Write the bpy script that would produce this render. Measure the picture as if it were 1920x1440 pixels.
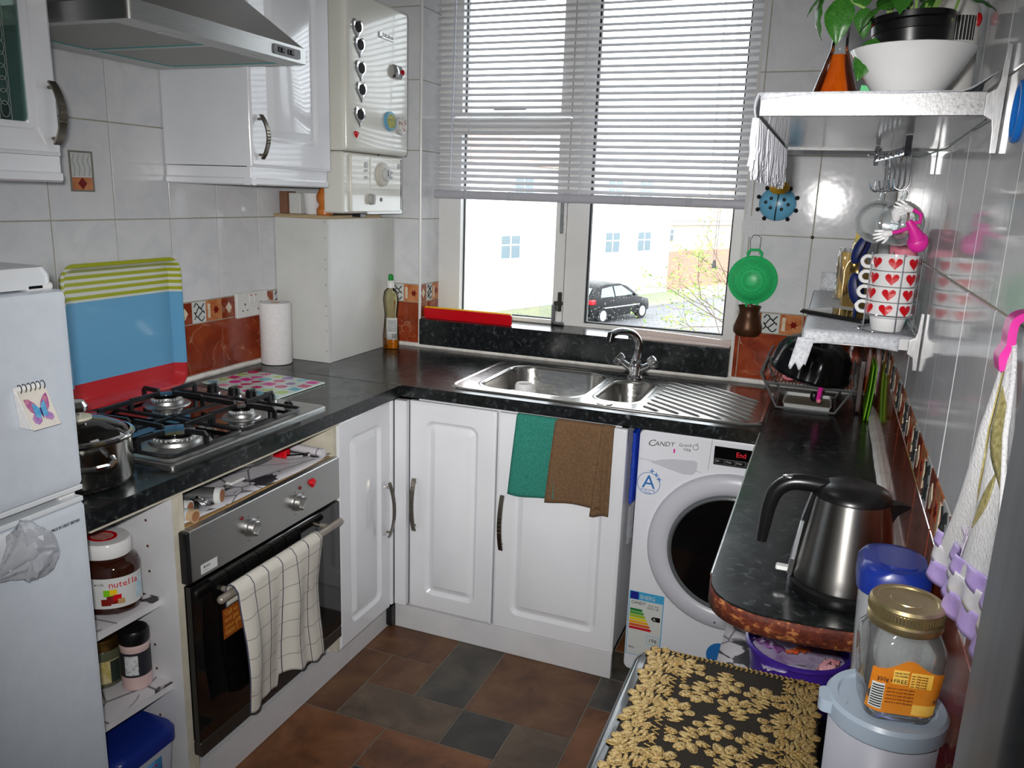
import bpy, bmesh, math, random
from mathutils import Vector, Matrix
for o in list(bpy.data.objects): bpy.data.objects.remove(o)
scene = bpy.context.scene
COL = scene.collection
rnd = random.Random(7)
PI = math.pi

# ------------------------------------------------------------------ camera
cam_d = bpy.data.cameras.new('camera')
cam = bpy.data.objects.new('camera', cam_d); COL.objects.link(cam)
CR = Vector((0.929272, 0.367888, 0.033345)); CU = Vector((-0.114248, 0.200393, 0.973031)); CF = Vector((-0.351284, 0.908021, -0.228250))
M = Matrix(((CR.x, CU.x, -CF.x, 1.9254), (CR.y, CU.y, -CF.y, -2.9689), (CR.z, CU.z, -CF.z, 1.5418), (0, 0, 0, 1)))
cam.matrix_world = M
cam_d.sensor_fit = 'HORIZONTAL'; cam_d.sensor_width = 36.0; cam_d.lens = 1505.98 / 1920 * 36
cam_d.clip_start = 0.02; cam_d.clip_end = 400
scene.camera = cam
# ------------------------------------------------------------------ sky, lights, exposure
wd = bpy.data.worlds.new('overcast_sky'); scene.world = wd; wd.use_nodes = True
bg = wd.node_tree.nodes['Background']; bg.inputs['Color'].default_value = (0.90, 0.95, 1.0, 1); bg.inputs['Strength'].default_value = 5.2
def area(name, loc, target, sx, sy, power, col=(1, 1, 1), portal=False):
    l = bpy.data.lights.new(name, 'AREA'); l.shape = 'RECTANGLE'; l.size = sx; l.size_y = sy; l.energy = power; l.color = col
    o = bpy.data.objects.new(name, l); COL.objects.link(o); o.location = loc
    o.rotation_euler = (Vector(target) - Vector(loc)).to_track_quat('-Z', 'Y').to_euler()
    if portal: l.cycles.is_portal = True
    return o
area('window_sky_portal', (0.99, 0.30, 1.72), (0.99, -1, 1.72), 1.30, 1.45, 1, portal=True)
# the camera's own built-in flash, just left of and above the lens
fl = bpy.data.lights.new('camera_flash', 'AREA'); fl.shape = 'RECTANGLE'; fl.size = 0.05; fl.size_y = 0.03; fl.energy = 9.0; fl.spread = math.radians(82); fl.color = (1.0, 0.98, 0.96)
flo = bpy.data.objects.new('camera_flash', fl); COL.objects.link(flo)
flo.matrix_world = Matrix.Translation(CR * -0.05 + CU * 0.045 + CF * 0.03) @ M
# added fill light, unseen above the frame, to lift the room
area('ceiling_fill_light', (1.1, -1.5, 2.40), (1.1, -1.5, 0), 0.35, 0.35, 1.2, (1.0, 0.98, 0.95))
vs = scene.view_settings; vs.view_transform = 'Standard'; vs.look = 'None'; vs.gamma = 1.0; vs.use_curve_mapping = False; vs.exposure = 0.32

# ------------------------------------------------------------------ helpers
def S(r, g, b):
    f = lambda c: (c / 12.92 if c <= 0.04045 else ((c + 0.055) / 1.055) ** 2.4)
    return (f(r / 255), f(g / 255), f(b / 255), 1)
MATS = {}
def mat(name, col, rough=0.5, metal=0.0, coat=0.0, trans=0.0, ior=1.45, alpha=1.0, emis=None, estr=0, spec=0.5, sss=0, aniso=0):
    m = bpy.data.materials.new(name); m.use_nodes = True
    b = m.node_tree.nodes['Principled BSDF']; i = b.inputs
    i['Base Color'].default_value = col; i['Roughness'].default_value = rough; i['Metallic'].default_value = metal
    i['Coat Weight'].default_value = coat; i['Coat Roughness'].default_value = 0.05
    i['Transmission Weight'].default_value = trans; i['IOR'].default_value = ior; i['Alpha'].default_value = alpha
    i['Specular IOR Level'].default_value = spec
    if aniso: i['Anisotropic'].default_value = aniso
    if sss: i['Subsurface Weight'].default_value = sss; i['Subsurface Radius'].default_value = (0.01, 0.01, 0.01)
    if emis: i['Emission Color'].default_value = emis; i['Emission Strength'].default_value = estr
    MATS[name] = m
    return m
def nodes(m):
    return m.node_tree.nodes, m.node_tree.links, m.node_tree.nodes['Principled BSDF']
def coords(m, scale=(1, 1, 1), rand=False):
    n, l, b = nodes(m)
    tc = n.new('ShaderNodeTexCoord'); mp = n.new('ShaderNodeMapping'); mp.inputs['Scale'].default_value = scale
    l.new(tc.outputs['Object'], mp.inputs['Vector'])
    if rand:
        oi = n.new('ShaderNodeObjectInfo'); mu = n.new('ShaderNodeMath'); mu.operation = 'MULTIPLY'; mu.inputs[1].default_value = 37.0
        cx = n.new('ShaderNodeCombineXYZ')
        l.new(oi.outputs['Random'], mu.inputs[0]); l.new(mu.outputs[0], cx.inputs[0]); l.new(mu.outputs[0], cx.inputs[1]); l.new(cx.outputs[0], mp.inputs['Location'])
    return mp.outputs['Vector']
def noise(m, vec, scale, detail=4, rough=0.6, dist=0.0):
    n, l, b = nodes(m); t = n.new('ShaderNodeTexNoise')
    t.inputs['Scale'].default_value = scale; t.inputs['Detail'].default_value = detail; t.inputs['Roughness'].default_value = rough; t.inputs['Distortion'].default_value = dist
    l.new(vec, t.inputs['Vector']); return t.outputs['Fac']
def ramp(m, fac, stops):
    n, l, b = nodes(m); r = n.new('ShaderNodeValToRGB'); e = r.color_ramp.elements
    e[0].position, e[0].color = stops[0]; e[1].position, e[1].color = stops[-1]
    for p, c in stops[1:-1]:
        x = e.new(p); x.color = c
    l.new(fac, r.inputs['Fac']); return r.outputs['Color']
def setcol(m, sock): nodes(m)[1].new(sock, nodes(m)[2].inputs['Base Color'])
def setrough(m, sock): nodes(m)[1].new(sock, nodes(m)[2].inputs['Roughness'])
def bump(m, fac, strength=0.1, dist=0.002):
    n, l, b = nodes(m); bp = n.new('ShaderNodeBump'); bp.inputs['Strength'].default_value = strength; bp.inputs['Distance'].default_value = dist
    l.new(fac, bp.inputs['Height']); l.new(bp.outputs['Normal'], b.inputs['Normal'])
def mixc(m, fac, a, b_, mode='MIX'):
    n, l, b = nodes(m); x = n.new('ShaderNodeMix'); x.data_type = 'RGBA'; x.blend_type = mode
    for s, v in ((x.inputs['Factor'], fac), (x.inputs[6], a), (x.inputs[7], b_)):
        if hasattr(v, 'is_output'): l.new(v, s)
        else: s.default_value = v
    return x.outputs[2]
def g(v): return (v, v, v, 1)
def noisy(name, c1, c2, scale, rough=0.5, lo=0.35, hi=0.65, metal=0, detail=5, sc=(1, 1, 1), rand=False, bmp=0, **k):
    m = mat(name, c1, rough, metal, **k); v = coords(m, sc, rand); f = noise(m, v, scale, detail)
    setcol(m, ramp(m, f, [(lo, c1), (hi, c2)]))
    if bmp: bump(m, f, bmp)
    return m

# --- materials
m_tile = mat('white_tile_glaze', S(205, 206, 210), 0.09, spec=.34)
v = coords(m_tile, (1, 1, 0.35), True)
setcol(m_tile, ramp(m_tile, noise(m_tile, v, 9, 6, 0.65, 0.6), [(0.30, S(204, 207, 211)), (0.52, S(217, 218, 221)), (0.75, S(224, 224, 226))]))
bump(m_tile, noise(m_tile, v, 16, 2), 0.10, 0.003)
m_grout = noisy('tile_grout', S(150, 143, 122), S(172, 166, 148), 60, 0.9)
m_red = mat('terracotta_marble_tile', S(130, 50, 28), 0.08, coat=0.3)
v = coords(m_red, (1, 1, 1), True)
base = ramp(m_red, noise(m_red, v, 11, 6, 0.6, 0.4), [(0.3, S(112, 42, 24)), (0.5, S(140, 56, 30)), (0.75, S(158, 76, 42))])
n_, l_, b_ = nodes(m_red)
vo = n_.new('ShaderNodeTexVoronoi'); vo.feature = 'DISTANCE_TO_EDGE'; vo.inputs['Scale'].default_value = 9
dn = n_.new('ShaderNodeTexNoise'); dn.inputs['Scale'].default_value = 6; l_.new(v, dn.inputs['Vector'])
av = n_.new('ShaderNodeVectorMath'); av.operation = 'MULTIPLY_ADD'; av.inputs[1].default_value = (.3, .3, .3); l_.new(dn.outputs['Color'], av.inputs[0]); l_.new(v, av.inputs[2]); l_.new(av.outputs[0], vo.inputs['Vector'])
vein = ramp(m_red, vo.outputs['Distance'], [(0.0, g(1)), (0.025, g(0))])
vm = n_.new('ShaderNodeMath'); vm.operation = 'MULTIPLY'; l_.new(vein, vm.inputs[0]); l_.new(ramp(m_red, noise(m_red, v, 14, 2), [(0.45, g(0)), (0.62, g(0.75))]), vm.inputs[1])
setcol(m_red, mixc(m_red, vm.outputs[0], base, S(196, 150, 118)))
m_orange_tile = noisy('orange_tile_glaze', S(176, 96, 52), S(206, 140, 92), 25, 0.12, rand=True)
m_cream = noisy('cream_tile_motif', S(206, 190, 160), S(222, 210, 188), 40, 0.15)
m_squig = mat('black_motif_glaze', S(38, 40, 40), 0.2)
m_whitemotif = mat('white_motif_glaze', S(205, 208, 206), 0.1)
m_diam = mat('dark_red_motif', S(120, 26, 20), 0.12)
m_top = mat('black_laminate', S(22, 24, 25), 0.22)
v = coords(m_top)
f1 = noise(m_top, v, 55, 3, 0.5, 0.8)
setcol(m_top, ramp(m_top, f1, [(0.40, S(17, 19, 20)), (0.60, S(30, 33, 34)), (0.70, S(62, 68, 70)), (0.80, S(90, 96, 98))]))
setrough(m_top, ramp(m_top, noise(m_top, v, 12, 4), [(0.3, g(0.16)), (0.7, g(0.30))]))
m_chip = mat('chipped_chipboard_edge', S(84, 30, 14), 0.7)
v = coords(m_chip, (1, 1, 1.6))
setcol(m_chip, ramp(m_chip, noise(m_chip, v, 38, 6, 0.7), [(0.38, S(64, 20, 10)), (0.55, S(98, 40, 20)), (0.63, S(176, 116, 66))]))
bump(m_chip, noise(m_chip, v, 60, 5), 0.6, 0.003)
m_white = noisy('white_gloss_vinyl', S(222, 224, 229), S(228, 230, 234), 4, 0.16, coat=0.4)
m_carc = noisy('white_melamine', S(205, 205, 208), S(214, 214, 216), 10, 0.4)
m_creamedge = noisy('cream_board_edge', S(188, 182, 164), S(204, 198, 182), 20, 0.55)
m_boiler = noisy('cream_white_enamel', S(216, 216, 206), S(221, 221, 212), 3, 0.22, coat=0.3)
m_boilgrey = mat('grey_enamel_side', S(172, 175, 176), 0.35)
m_boxpanel = noisy('white_painted_board', S(204, 206, 203), S(213, 214, 210), 6, 0.35)
m_ply = noisy('plywood_edge', S(150, 132, 104), S(188, 166, 128), 30, 0.7, sc=(.2, .2, 9))
m_steel = mat('brushed_steel', S(178, 178, 176), 0.28, 1.0)
v = coords(m_steel, (4, 4, 200)); f = noise(m_steel, v, 4, 3)
setcol(m_steel, ramp(m_steel, f, [(0.3, S(172, 172, 170)), (0.7, S(186, 186, 184))])); setrough(m_steel, ramp(m_steel, f, [(0.3, g(0.36)), (0.7, g(0.40))]))
m_sink = mat('satin_sink_steel', S(196, 194, 190), 0.20, 1.0)
v = coords(m_sink, (6, 120, 20)); setrough(m_sink, ramp(m_sink, noise(m_sink, v, 5, 4), [(0.3, g(0.14)), (0.7, g(0.28))]))
m_alu = noisy('brushed_aluminium', S(190, 190, 190), S(222, 222, 222), 60, 0.3, metal=1.0, sc=(8, 1, 1))
m_chrome = mat('chrome', S(215, 216, 218), 0.07, 1.0)
m_handle = mat('pewter_handle', S(128, 122, 112), 0.28, 1.0)
v = coords(m_handle, (1, 1, 1)); bump(m_handle, noise(m_handle, v, 260, 1), 0.25, 0.001)
m_blk = mat('black_plastic', S(16, 16, 17), 0.3)
m_blkgl = mat('black_glass', S(7, 7, 8), 0.06, coat=0.5)
m_iron = noisy('black_enamel_iron', S(12, 12, 13), S(24, 24, 25), 80, 0.35)
m_fridge = noisy('white_fridge_lacquer', S(200, 208, 218), S(206, 213, 222), 40, 0.30)
m_fridgetrim = mat('fridge_trim_plastic', S(214, 218, 222), 0.3)
m_wm = mat('white_appliance_enamel', S(222, 224, 230), 0.25)
m_wmring = mat('light_grey_plastic', S(196, 197, 205), 0.3)
m_upvc = noisy('white_upvc', S(214, 214, 212), S(222, 222, 220), 5, 0.3)
m_rubber = mat('black_rubber_seal', S(14, 14, 14), 0.6)
m_slat = mat('white_blind_slat', S(236, 236, 238), 0.4)
n_, l_, b_ = nodes(m_slat); tl_ = n_.new('ShaderNodeBsdfTranslucent'); tl_.inputs['Color'].default_value = (.8, .8, .82, 1); mx_ = n_.new('ShaderNodeMixShader'); mx_.inputs['Fac'].default_value = .36
l_.new(b_.outputs[0], mx_.inputs[1]); l_.new(tl_.outputs[0], mx_.inputs[2]); l_.new(mx_.outputs[0], n_['Material Output'].inputs['Surface'])
m_paint = noisy('white_wall_paint', S(214, 213, 208), S(222, 221, 217), 8, 0.7)
m_jamb = noisy('grey_white_gloss_paint', S(112, 114, 119), S(132, 134, 139), 12, 0.35, sc=(3, 3, .3))
m_caulk = noisy('grubby_white_sealant', S(200, 196, 188), S(224, 222, 216), 25, 0.5, lo=.3, hi=.55)
m_paper = noisy('white_paper', S(226, 224, 224), S(236, 235, 235), 90, 0.9, bmp=0.3)
m_pink = mat('pink_plastic', S(212, 40, 150), 0.35)
m_lpink = mat('light_pink_plastic', S(224, 128, 146), 0.35)
m_redp = mat('red_plastic', S(196, 8, 24), 0.3)
m_yel = mat('yellow_plastic', S(232, 190, 20), 0.35)
m_green = mat('green_plastic', S(40, 186, 104), 0.35)
m_lime = mat('lime_plastic', S(120, 190, 20), 0.4)
m_teal = mat('teal_plastic', S(40, 178, 148), 0.35)
m_navy = mat('navy_silicone', S(18, 30, 84), 0.45)
m_bluelid = mat('blue_plastic_lid', S(22, 44, 128), 0.3)
m_sky = mat('sky_blue_plastic', S(104, 172, 206), 0.3)
m_purple = mat('purple_plastic', S(62, 36, 136), 0.25)
m_orangewood = noisy('varnished_orange_wood', S(172, 92, 32), S(196, 116, 48), 14, 0.35, sc=(1, 1, .2))
m_wood = noisy('raw_board_edge', S(168, 132, 84), S(186, 150, 100), 20, 0.7)
m_gold = mat('gold_metal', S(206, 172, 104), 0.16, 1.0)
m_goldlid = noisy('pale_gold_lid', S(176, 160, 118), S(190, 174, 132), 40, 0.3, metal=0.9)
m_copper = noisy('dark_copper', S(66, 40, 24), S(86, 54, 32), 20, 0.4, metal=0.5)
m_ceram = mat('white_ceramic', S(226, 226, 226), 0.12, coat=0.4)
m_darkbrown = noisy('dark_brown_board', S(40, 24, 20), S(52, 32, 26), 12, 0.3)
def glassm(name, col=(1, 1, 1, 1), rough=0.0, tint=0.0, haze=0.0):
    m = bpy.data.materials.new(name); m.use_nodes = True; n = m.node_tree.nodes; l = m.node_tree.links
    for x in list(n): n.remove(x)
    o = n.new('ShaderNodeOutputMaterial'); t = n.new('ShaderNodeBsdfTransparent'); t.inputs['Color'].default_value = col
    gl = n.new('ShaderNodeBsdfGlossy'); gl.inputs['Roughness'].default_value = rough; gl.inputs['Color'].default_value = (1, 1, 1, 1)
    fr = n.new('ShaderNodeFresnel'); fr.inputs['IOR'].default_value = 1.45 + tint; mx = n.new('ShaderNodeMixShader')
    l.new(fr.outputs[0], mx.inputs['Fac']); l.new(t.outputs[0], mx.inputs[1]); l.new(gl.outputs[0], mx.inputs[2]); out = mx.outputs[0]
    if haze:
        df = n.new('ShaderNodeBsdfDiffuse'); df.inputs['Color'].default_value = (.85, .87, .87, 1); m2 = n.new('ShaderNodeMixShader'); m2.inputs['Fac'].default_value = haze
        l.new(out, m2.inputs[1]); l.new(df.outputs[0], m2.inputs[2]); out = m2.outputs[0]
    l.new(out, o.inputs['Surface'])
    return m
m_pane = glassm('window_glass', (.97, .98, .98, 1))
m_glass = glassm('clear_glass', (.95, .97, .97, 1), 0.03, 0.25, 0.07)
m_glassgreen = glassm('green_tinted_glass', (.55, .72, .68, 1), 0.02, 0.1)
m_drop = glassm('rain_drop_water', (.96, .97, .98, 1), 0.0, 0.3, 0.4)
m_glassc = glassm('bottle_glass', (.95, .97, .97, 1), 0.02, 0.1)
def translucent(name, col, rough=0.35, alpha=0.55):
    return mat(name, col, rough, alpha=alpha)
m_frost = translucent('frosted_clear_plastic', S(186, 188, 200), 0.4, 0.75)
m_clearpl = translucent('clear_plastic', S(206, 210, 214), 0.15, 0.35)
m_film = translucent('crumpled_clear_film', S(200, 203, 210), 0.12, 0.38)
m_silverlid = mat('grey_plastic_lid', S(150, 164, 178), 0.3)
m_liner = mat('floral_shelf_liner', S(206, 203, 208), 0.45)
v = coords(m_liner); n_, l_, b_ = nodes(m_liner)
blot = ramp(m_liner, noise(m_liner, v, 11, 2, 0.4, 1.2), [(0.60, g(0)), (0.63, g(1))])
wv = n_.new('ShaderNodeTexVoronoi'); wv.feature = 'DISTANCE_TO_EDGE'; wv.inputs['Scale'].default_value = 6; l_.new(v, wv.inputs['Vector'])
ln = ramp(m_liner, wv.outputs['Distance'], [(0.0, g(1)), (0.018, g(0))])
c = mixc(m_liner, blot, S(206, 203, 208), S(52, 50, 54)); setcol(m_liner, mixc(m_liner, ln, c, S(60, 58, 64)))

class MB:
    def __init__(s): s.v = []; s.f = []; s.m = []; s.T = None
    def add(s, vs, fs, mi=0):
        o = len(s.v)
        if s.T is not None: vs = [tuple(s.T @ Vector(p)) for p in vs]
        s.v += [tuple(p) for p in vs]; s.f += [tuple(i + o for i in q) for q in fs]; s.m += [mi] * len(fs); return s
    def box(s, x0, x1, y0, y1, z0, z1, mi=0, b=0.0):
        x0, x1 = sorted((x0, x1)); y0, y1 = sorted((y0, y1)); z0, z1 = sorted((z0, z1))
        b = min(b, (x1 - x0) * .49, (y1 - y0) * .49, (z1 - z0) * .49)
        if b <= 0:
            vs = [(x, y, z) for z in (z0, z1) for y in (y0, y1) for x in (x0, x1)]
            return s.add(vs, [(0, 2, 3, 1), (4, 5, 7, 6), (0, 1, 5, 4), (2, 6, 7, 3), (0, 4, 6, 2), (1, 3, 7, 5)], mi)
        X = ((x0, x0 + b), (x1, x1 - b)); Y = ((y0, y0 + b), (y1, y1 - b)); Z = ((z0, z0 + b), (z1, z1 - b))
        vs = []; ix = {}
        for a in (0, 1):
            for c in (0, 1):
                for d in (0, 1):
                    for k, p in enumerate(((X[a][0], Y[c][1], Z[d][1]), (X[a][1], Y[c][0], Z[d][1]), (X[a][1], Y[c][1], Z[d][0]))):
                        ix[(a, c, d, k)] = len(vs); vs.append(p)
        fs = []
        for a in (0, 1):
            fs.append([ix[(a, c, d, 0)] for c, d in ((0, 0), (1, 0), (1, 1), (0, 1))])
            fs.append([ix[(c, a, d, 1)] for c, d in ((0, 0), (1, 0), (1, 1), (0, 1))])
            fs.append([ix[(c, d, a, 2)] for c, d in ((0, 0), (1, 0), (1, 1), (0, 1))])
        for a in (0, 1):
            for c in (0, 1):
                fs.append([ix[(a, c, 0, 0)], ix[(a, c, 1, 0)], ix[(a, c, 1, 1)], ix[(a, c, 0, 1)]])
                fs.append([ix[(a, 0, c, 0)], ix[(a, 1, c, 0)], ix[(a, 1, c, 2)], ix[(a, 0, c, 2)]])
                fs.append([ix[(0, a, c, 1)], ix[(1, a, c, 1)], ix[(1, a, c, 2)], ix[(0, a, c, 2)]])
                for d in (0, 1): fs.append([ix[(a, c, d, k)] for k in (0, 1, 2)])
        return s.add(vs, fs, mi)
    def loft(s, loops, cap0=True, cap1=True, mi=0, closed=True):
        n = len(loops[0]); vs = [p for L in loops for p in L]; fs = []
        for k in range(len(loops) - 1):
            for i in range(n if closed else n - 1):
                j = (i + 1) % n; fs.append((k * n + i, k * n + j, (k + 1) * n + j, (k + 1) * n + i))
        if cap0: fs.append(tuple(range(n))[::-1])
        if cap1: fs.append(tuple((len(loops) - 1) * n + i for i in range(n)))
        return s.add(vs, fs, mi)
    def lathe(s, prof, c=(0, 0, 0), seg=28, mi=0, cap0=True, cap1=True, sq=1.0):
        loops = [[(c[0] + r * math.cos(2 * PI * i / seg), c[1] + r * sq * math.sin(2 * PI * i / seg), c[2] + z) for i in range(seg)] for r, z in prof]
        return s.loft(loops, cap0, cap1, mi)
    def cyl(s, p, q, r, seg=14, mi=0, r2=None):
        return s.tube([p, q], [r, r if r2 is None else r2], seg, mi)
    def tube(s, pts, r, seg=8, mi=0, closed=False, flat=None):
        pts = [Vector(p) for p in pts]; n = len(pts); rs = r if isinstance(r, (list, tuple)) else [r] * n
        loops = []; prev = None
        for i in range(n):
            if closed: t = pts[(i + 1) % n] - pts[i - 1]
            else: t = pts[min(i + 1, n - 1)] - pts[max(i - 1, 0)]
            t.normalize()
            if prev is None:
                a = Vector((0, 0, 1)) if abs(t.z) < 0.9 else Vector((1, 0, 0))
                u = t.cross(a).normalized()
            else:
                u = prev - t * prev.dot(t)
                if u.length < 1e-6: u = t.orthogonal()
                u.normalize()
            prev = u; w = t.cross(u)
            loops.append([tuple(pts[i] + (u * math.cos(2 * PI * k / seg) + w * math.sin(2 * PI * k / seg)) * rs[i]) for k in range(seg)])
        if closed: loops.append(loops[0]); return s.loft(loops, False, False, mi)
        return s.loft(loops, True, True, mi)
    def sweep(s, pts, sec, right, mi=0):
        """sweep a rectangular section (half widths a along 'right', b along normal) along pts"""
        pts = [Vector(p) for p in pts]; n = len(pts); R_ = Vector(right).normalized(); loops = []
        for i in range(n):
            t = (pts[min(i + 1, n - 1)] - pts[max(i - 1, 0)]).normalized(); nn = R_.cross(t).normalized(); a, b = sec
            loops.append([tuple(pts[i] + R_ * (x * a) + nn * (y * b)) for x, y in ((-1, -1), (1, -1), (1, 1), (-1, 1))])
        return s.loft(loops, True, True, mi)
    def sphere(s, c, r, seg=16, ring=10, mi=0, z0=-1.0, z1=1.0):
        rx, ry, rz = r if isinstance(r, (tuple, list)) else (r, r, r)
        a0 = math.asin(z0); a1 = math.asin(z1); loops = []
        for k in range(ring + 1):
            a = a0 + (a1 - a0) * k / ring; cr = max(math.cos(a), 1e-4)
            loops.append([(c[0] + rx * cr * math.cos(2 * PI * i / seg), c[1] + ry * cr * math.sin(2 * PI * i / seg), c[2] + rz * math.sin(a)) for i in range(seg)])
        return s.loft(loops, True, True, mi)
    def grid(s, fn, nu, nv, mi=0):
        vs = [fn(i / nu, j / nv) for j in range(nv + 1) for i in range(nu + 1)]
        fs = [(j * (nu + 1) + i, j * (nu + 1) + i + 1, (j + 1) * (nu + 1) + i + 1, (j + 1) * (nu + 1) + i) for j in range(nv) for i in range(nu)]
        return s.add(vs, fs, mi)
    def prism(s, poly, fn, d0, d1, mi=0):
        """poly 2D; fn(u,v,d)->3D"""
        return s.loft([[fn(u, w, d0) for u, w in poly], [fn(u, w, d1) for u, w in poly]], True, True, mi)
    def plate(s, outer, holes, fn, d0, d1, mi=0):
        bm = bmesh.new(); es = []; loops = [outer] + holes
        for L in loops:
            vv = [bm.verts.new((u, w, 0)) for u, w in L]
            es += [bm.edges.new((vv[i], vv[(i + 1) % len(vv)])) for i in range(len(vv))]
        bmesh.ops.triangle_fill(bm, use_beauty=True, edges=es)
        bm.verts.index_update(); co = [tuple(q.co)[:2] for q in bm.verts]; fs = [tuple(q.index for q in p.verts) for p in bm.faces]; bm.free()
        n = len(co)
        s.add([fn(u, w, d0) for u, w in co] + [fn(u, w, d1) for u, w in co], fs + [tuple(i + n for i in q) for q in fs], mi)
        for L in loops: s.loft([[fn(u, w, d0) for u, w in L], [fn(u, w, d1) for u, w in L]], False, False, mi)
        return s

def rr(x0, x1, y0, y1, r, n=5):
    out = []; r = min(r, (x1 - x0) / 2 - 1e-5, (y1 - y0) / 2 - 1e-5)
    for cx, cy, a in ((x1 - r, y1 - r, 0), (x0 + r, y1 - r, 90), (x0 + r, y0 + r, 180), (x1 - r, y0 + r, 270)):
        for k in range(n + 1):
            t = math.radians(a + 90 * k / n); out.append((cx + r * math.cos(t), cy + r * math.sin(t)))
    return out
def circ(cx, cy, r, n=24, ry=None): return [(cx + r * math.cos(2 * PI * i / n), cy + (ry or r) * math.sin(2 * PI * i / n)) for i in range(n)]
def heart(cx, cy, s, n=22):
    out = []
    for i in range(n):
        t = 2 * PI * i / n
        out.append((cx + s * math.sin(t) ** 3, cy + s * (13 * math.cos(t) - 5 * math.cos(2 * t) - 2 * math.cos(3 * t) - math.cos(4 * t)) / 16))
    return out
fXY = lambda z=0: (lambda u, w, d: (u, w, z + d))
fYZ = lambda x: (lambda u, w, d: (x + d, u, w))        # u along y, w along z, depth +x
fXZ = lambda y: (lambda u, w, d: (u, y - d, w))        # u along x, w along z, depth towards the room (-y)
fYZr = lambda x: (lambda u, w, d: (x - d, u, w))       # right wall: depth -x

def rootloc(o):
    v = Vector((0, 0, 0))
    while o is not None: v += o.location; o = o.parent
    return v
def build(name, mb, mats, parent=None, smooth=35, label=None, cat=None, group=None, kind=None, bev=None, solid=None, sub=0, loc=None):
    mats = mats if isinstance(mats, (list, tuple)) else [mats]
    off = rootloc(parent) if parent else (Vector(loc) if loc else Vector((0, 0, 0)))
    me = bpy.data.meshes.new(name); me.from_pydata([tuple(Vector(p) - off) for p in mb.v], [], mb.f)
    for m_ in mats: me.materials.append(m_)
    if len(mats) > 1: me.polygons.foreach_set('material_index', mb.m)
    bm = bmesh.new(); bm.from_mesh(me); bmesh.ops.recalc_face_normals(bm, faces=bm.faces); bm.to_mesh(me); bm.free()
    if smooth:
        me.polygons.foreach_set('use_smooth', [True] * len(me.polygons)); me.set_sharp_from_angle(angle=math.radians(smooth))
    o = bpy.data.objects.new(name, me); COL.objects.link(o)
    if parent: o.parent = parent
    elif loc: o.location = loc
    if solid:
        md = o.modifiers.new('thick', 'SOLIDIFY'); md.thickness = solid; md.offset = 0
    if bev:
        md = o.modifiers.new('bevel', 'BEVEL'); md.width = bev; md.segments = 3; md.limit_method = 'ANGLE'; md.angle_limit = math.radians(40)
    if sub:
        md = o.modifiers.new('sub', 'SUBSURF'); md.levels = sub; md.render_levels = sub
    tag(o, label, cat, group, kind); return o
def tag(o, label=None, cat=None, group=None, kind=None):
    if label: o['label'] = label
    if cat: o['category'] = cat
    if group: o['group'] = group
    if kind: o['kind'] = kind
    return o
def thing(name, loc, label, cat, group=None, kind=None):
    o = bpy.data.objects.new(name, None); COL.objects.link(o); o.location = loc; o.empty_display_size = 0.05
    return tag(o, label, cat, group, kind)
def copytree(o, parent=None, dloc=(0, 0, 0), rot=None, label=None):
    c = o.copy(); COL.objects.link(c)
    if parent: c.parent = parent
    else:
        c.location = o.location + Vector(dloc)
        if rot is not None: c.rotation_euler = rot
    if label: c['label'] = label
    for ch in [x for x in o.children]: copytree(ch, c)
    return c
def text(parent, name, body, size, org, right, up, m, align='LEFT', ext=0.0003, sx=1.0, label=None, shear=0):
    cu = bpy.data.curves.new(name, 'FONT'); cu.body = body; cu.size = size; cu.align_x = align; cu.extrude = ext; cu.resolution_u = 2; cu.shear = shear
    o = bpy.data.objects.new(name, cu); me0 = o.to_mesh(); me = me0.copy() if False else None
    vs = [tuple(q.co) for q in me0.vertices]; fs = [tuple(p.vertices) for p in me0.polygons]; o.to_mesh_clear(); bpy.data.objects.remove(o); bpy.data.curves.remove(cu)
    R_ = Vector(right).normalized(); U_ = Vector(up).normalized(); N_ = R_.cross(U_); O_ = Vector(org)
    mb = MB(); mb.add([tuple(O_ + R_ * (x * sx) + U_ * y + N_ * z) for x, y, z in vs], fs)
    return build(name, mb, m, parent, smooth=0, label=label)
def spl(pts, n=5):
    P = [Vector(p) for p in pts]; P = [P[0]] + P + [P[-1]]; out = []
    for i in range(1, len(P) - 2):
        for k in range(n):
            t = k / n; a, b, c, d = P[i - 1], P[i], P[i + 1], P[i + 2]
            out.append(tuple(.5 * ((2 * b) + (c - a) * t + (2 * a - 5 * b + 4 * c - d) * t * t + (3 * b - a - 3 * c + d) * t ** 3)))
    out.append(tuple(P[-2])); return out
W = 2.102; H = 0.91
# ================================================================== the room shell
def struct(name, mb, m, label, parent=None, **k): return build(name, mb, m, parent, label=label, kind='structure', **k)
GR = 0.0025
w_left = struct('wall_left', MB().box(-0.12, -GR, -3.7, 0.3, 0, 2.5), m_grout, 'left kitchen wall faced with pale marbled tiles', smooth=0)
w_right = struct('wall_right', MB().box(W + GR, W + 0.12, -2.42, 0.3, 0, 2.5), m_grout, 'right kitchen wall faced with glossy tiles', smooth=0)
bw = MB()
RX0, RX1, SZ, WT = 0.352, 1.630, 1.027, 2.42
bw.box(-0.12, RX0 - GR, GR, 0.30, 0, 2.5); bw.box(RX1 + GR, W + 0.12, GR, 0.30, 0, 2.5); bw.box(RX0 - GR, RX1 + GR, GR, 0.30, 0, SZ - 0.002); bw.box(RX0 - GR, RX1 + GR, GR, 0.30, WT, 2.5)
w_back = struct('wall_back', bw, m_grout, 'back kitchen wall around the window', smooth=0)
struct('ceiling', MB().box(-0.12, 2.6, -3.7, 0.3, 2.5, 2.6), m_paint, 'white painted kitchen ceiling', smooth=0)
struct('wall_front', MB().box(-0.12, 2.6, -3.82, -3.7, 0, 2.5), m_paint, 'painted wall behind the photographer', smooth=0)
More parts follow.
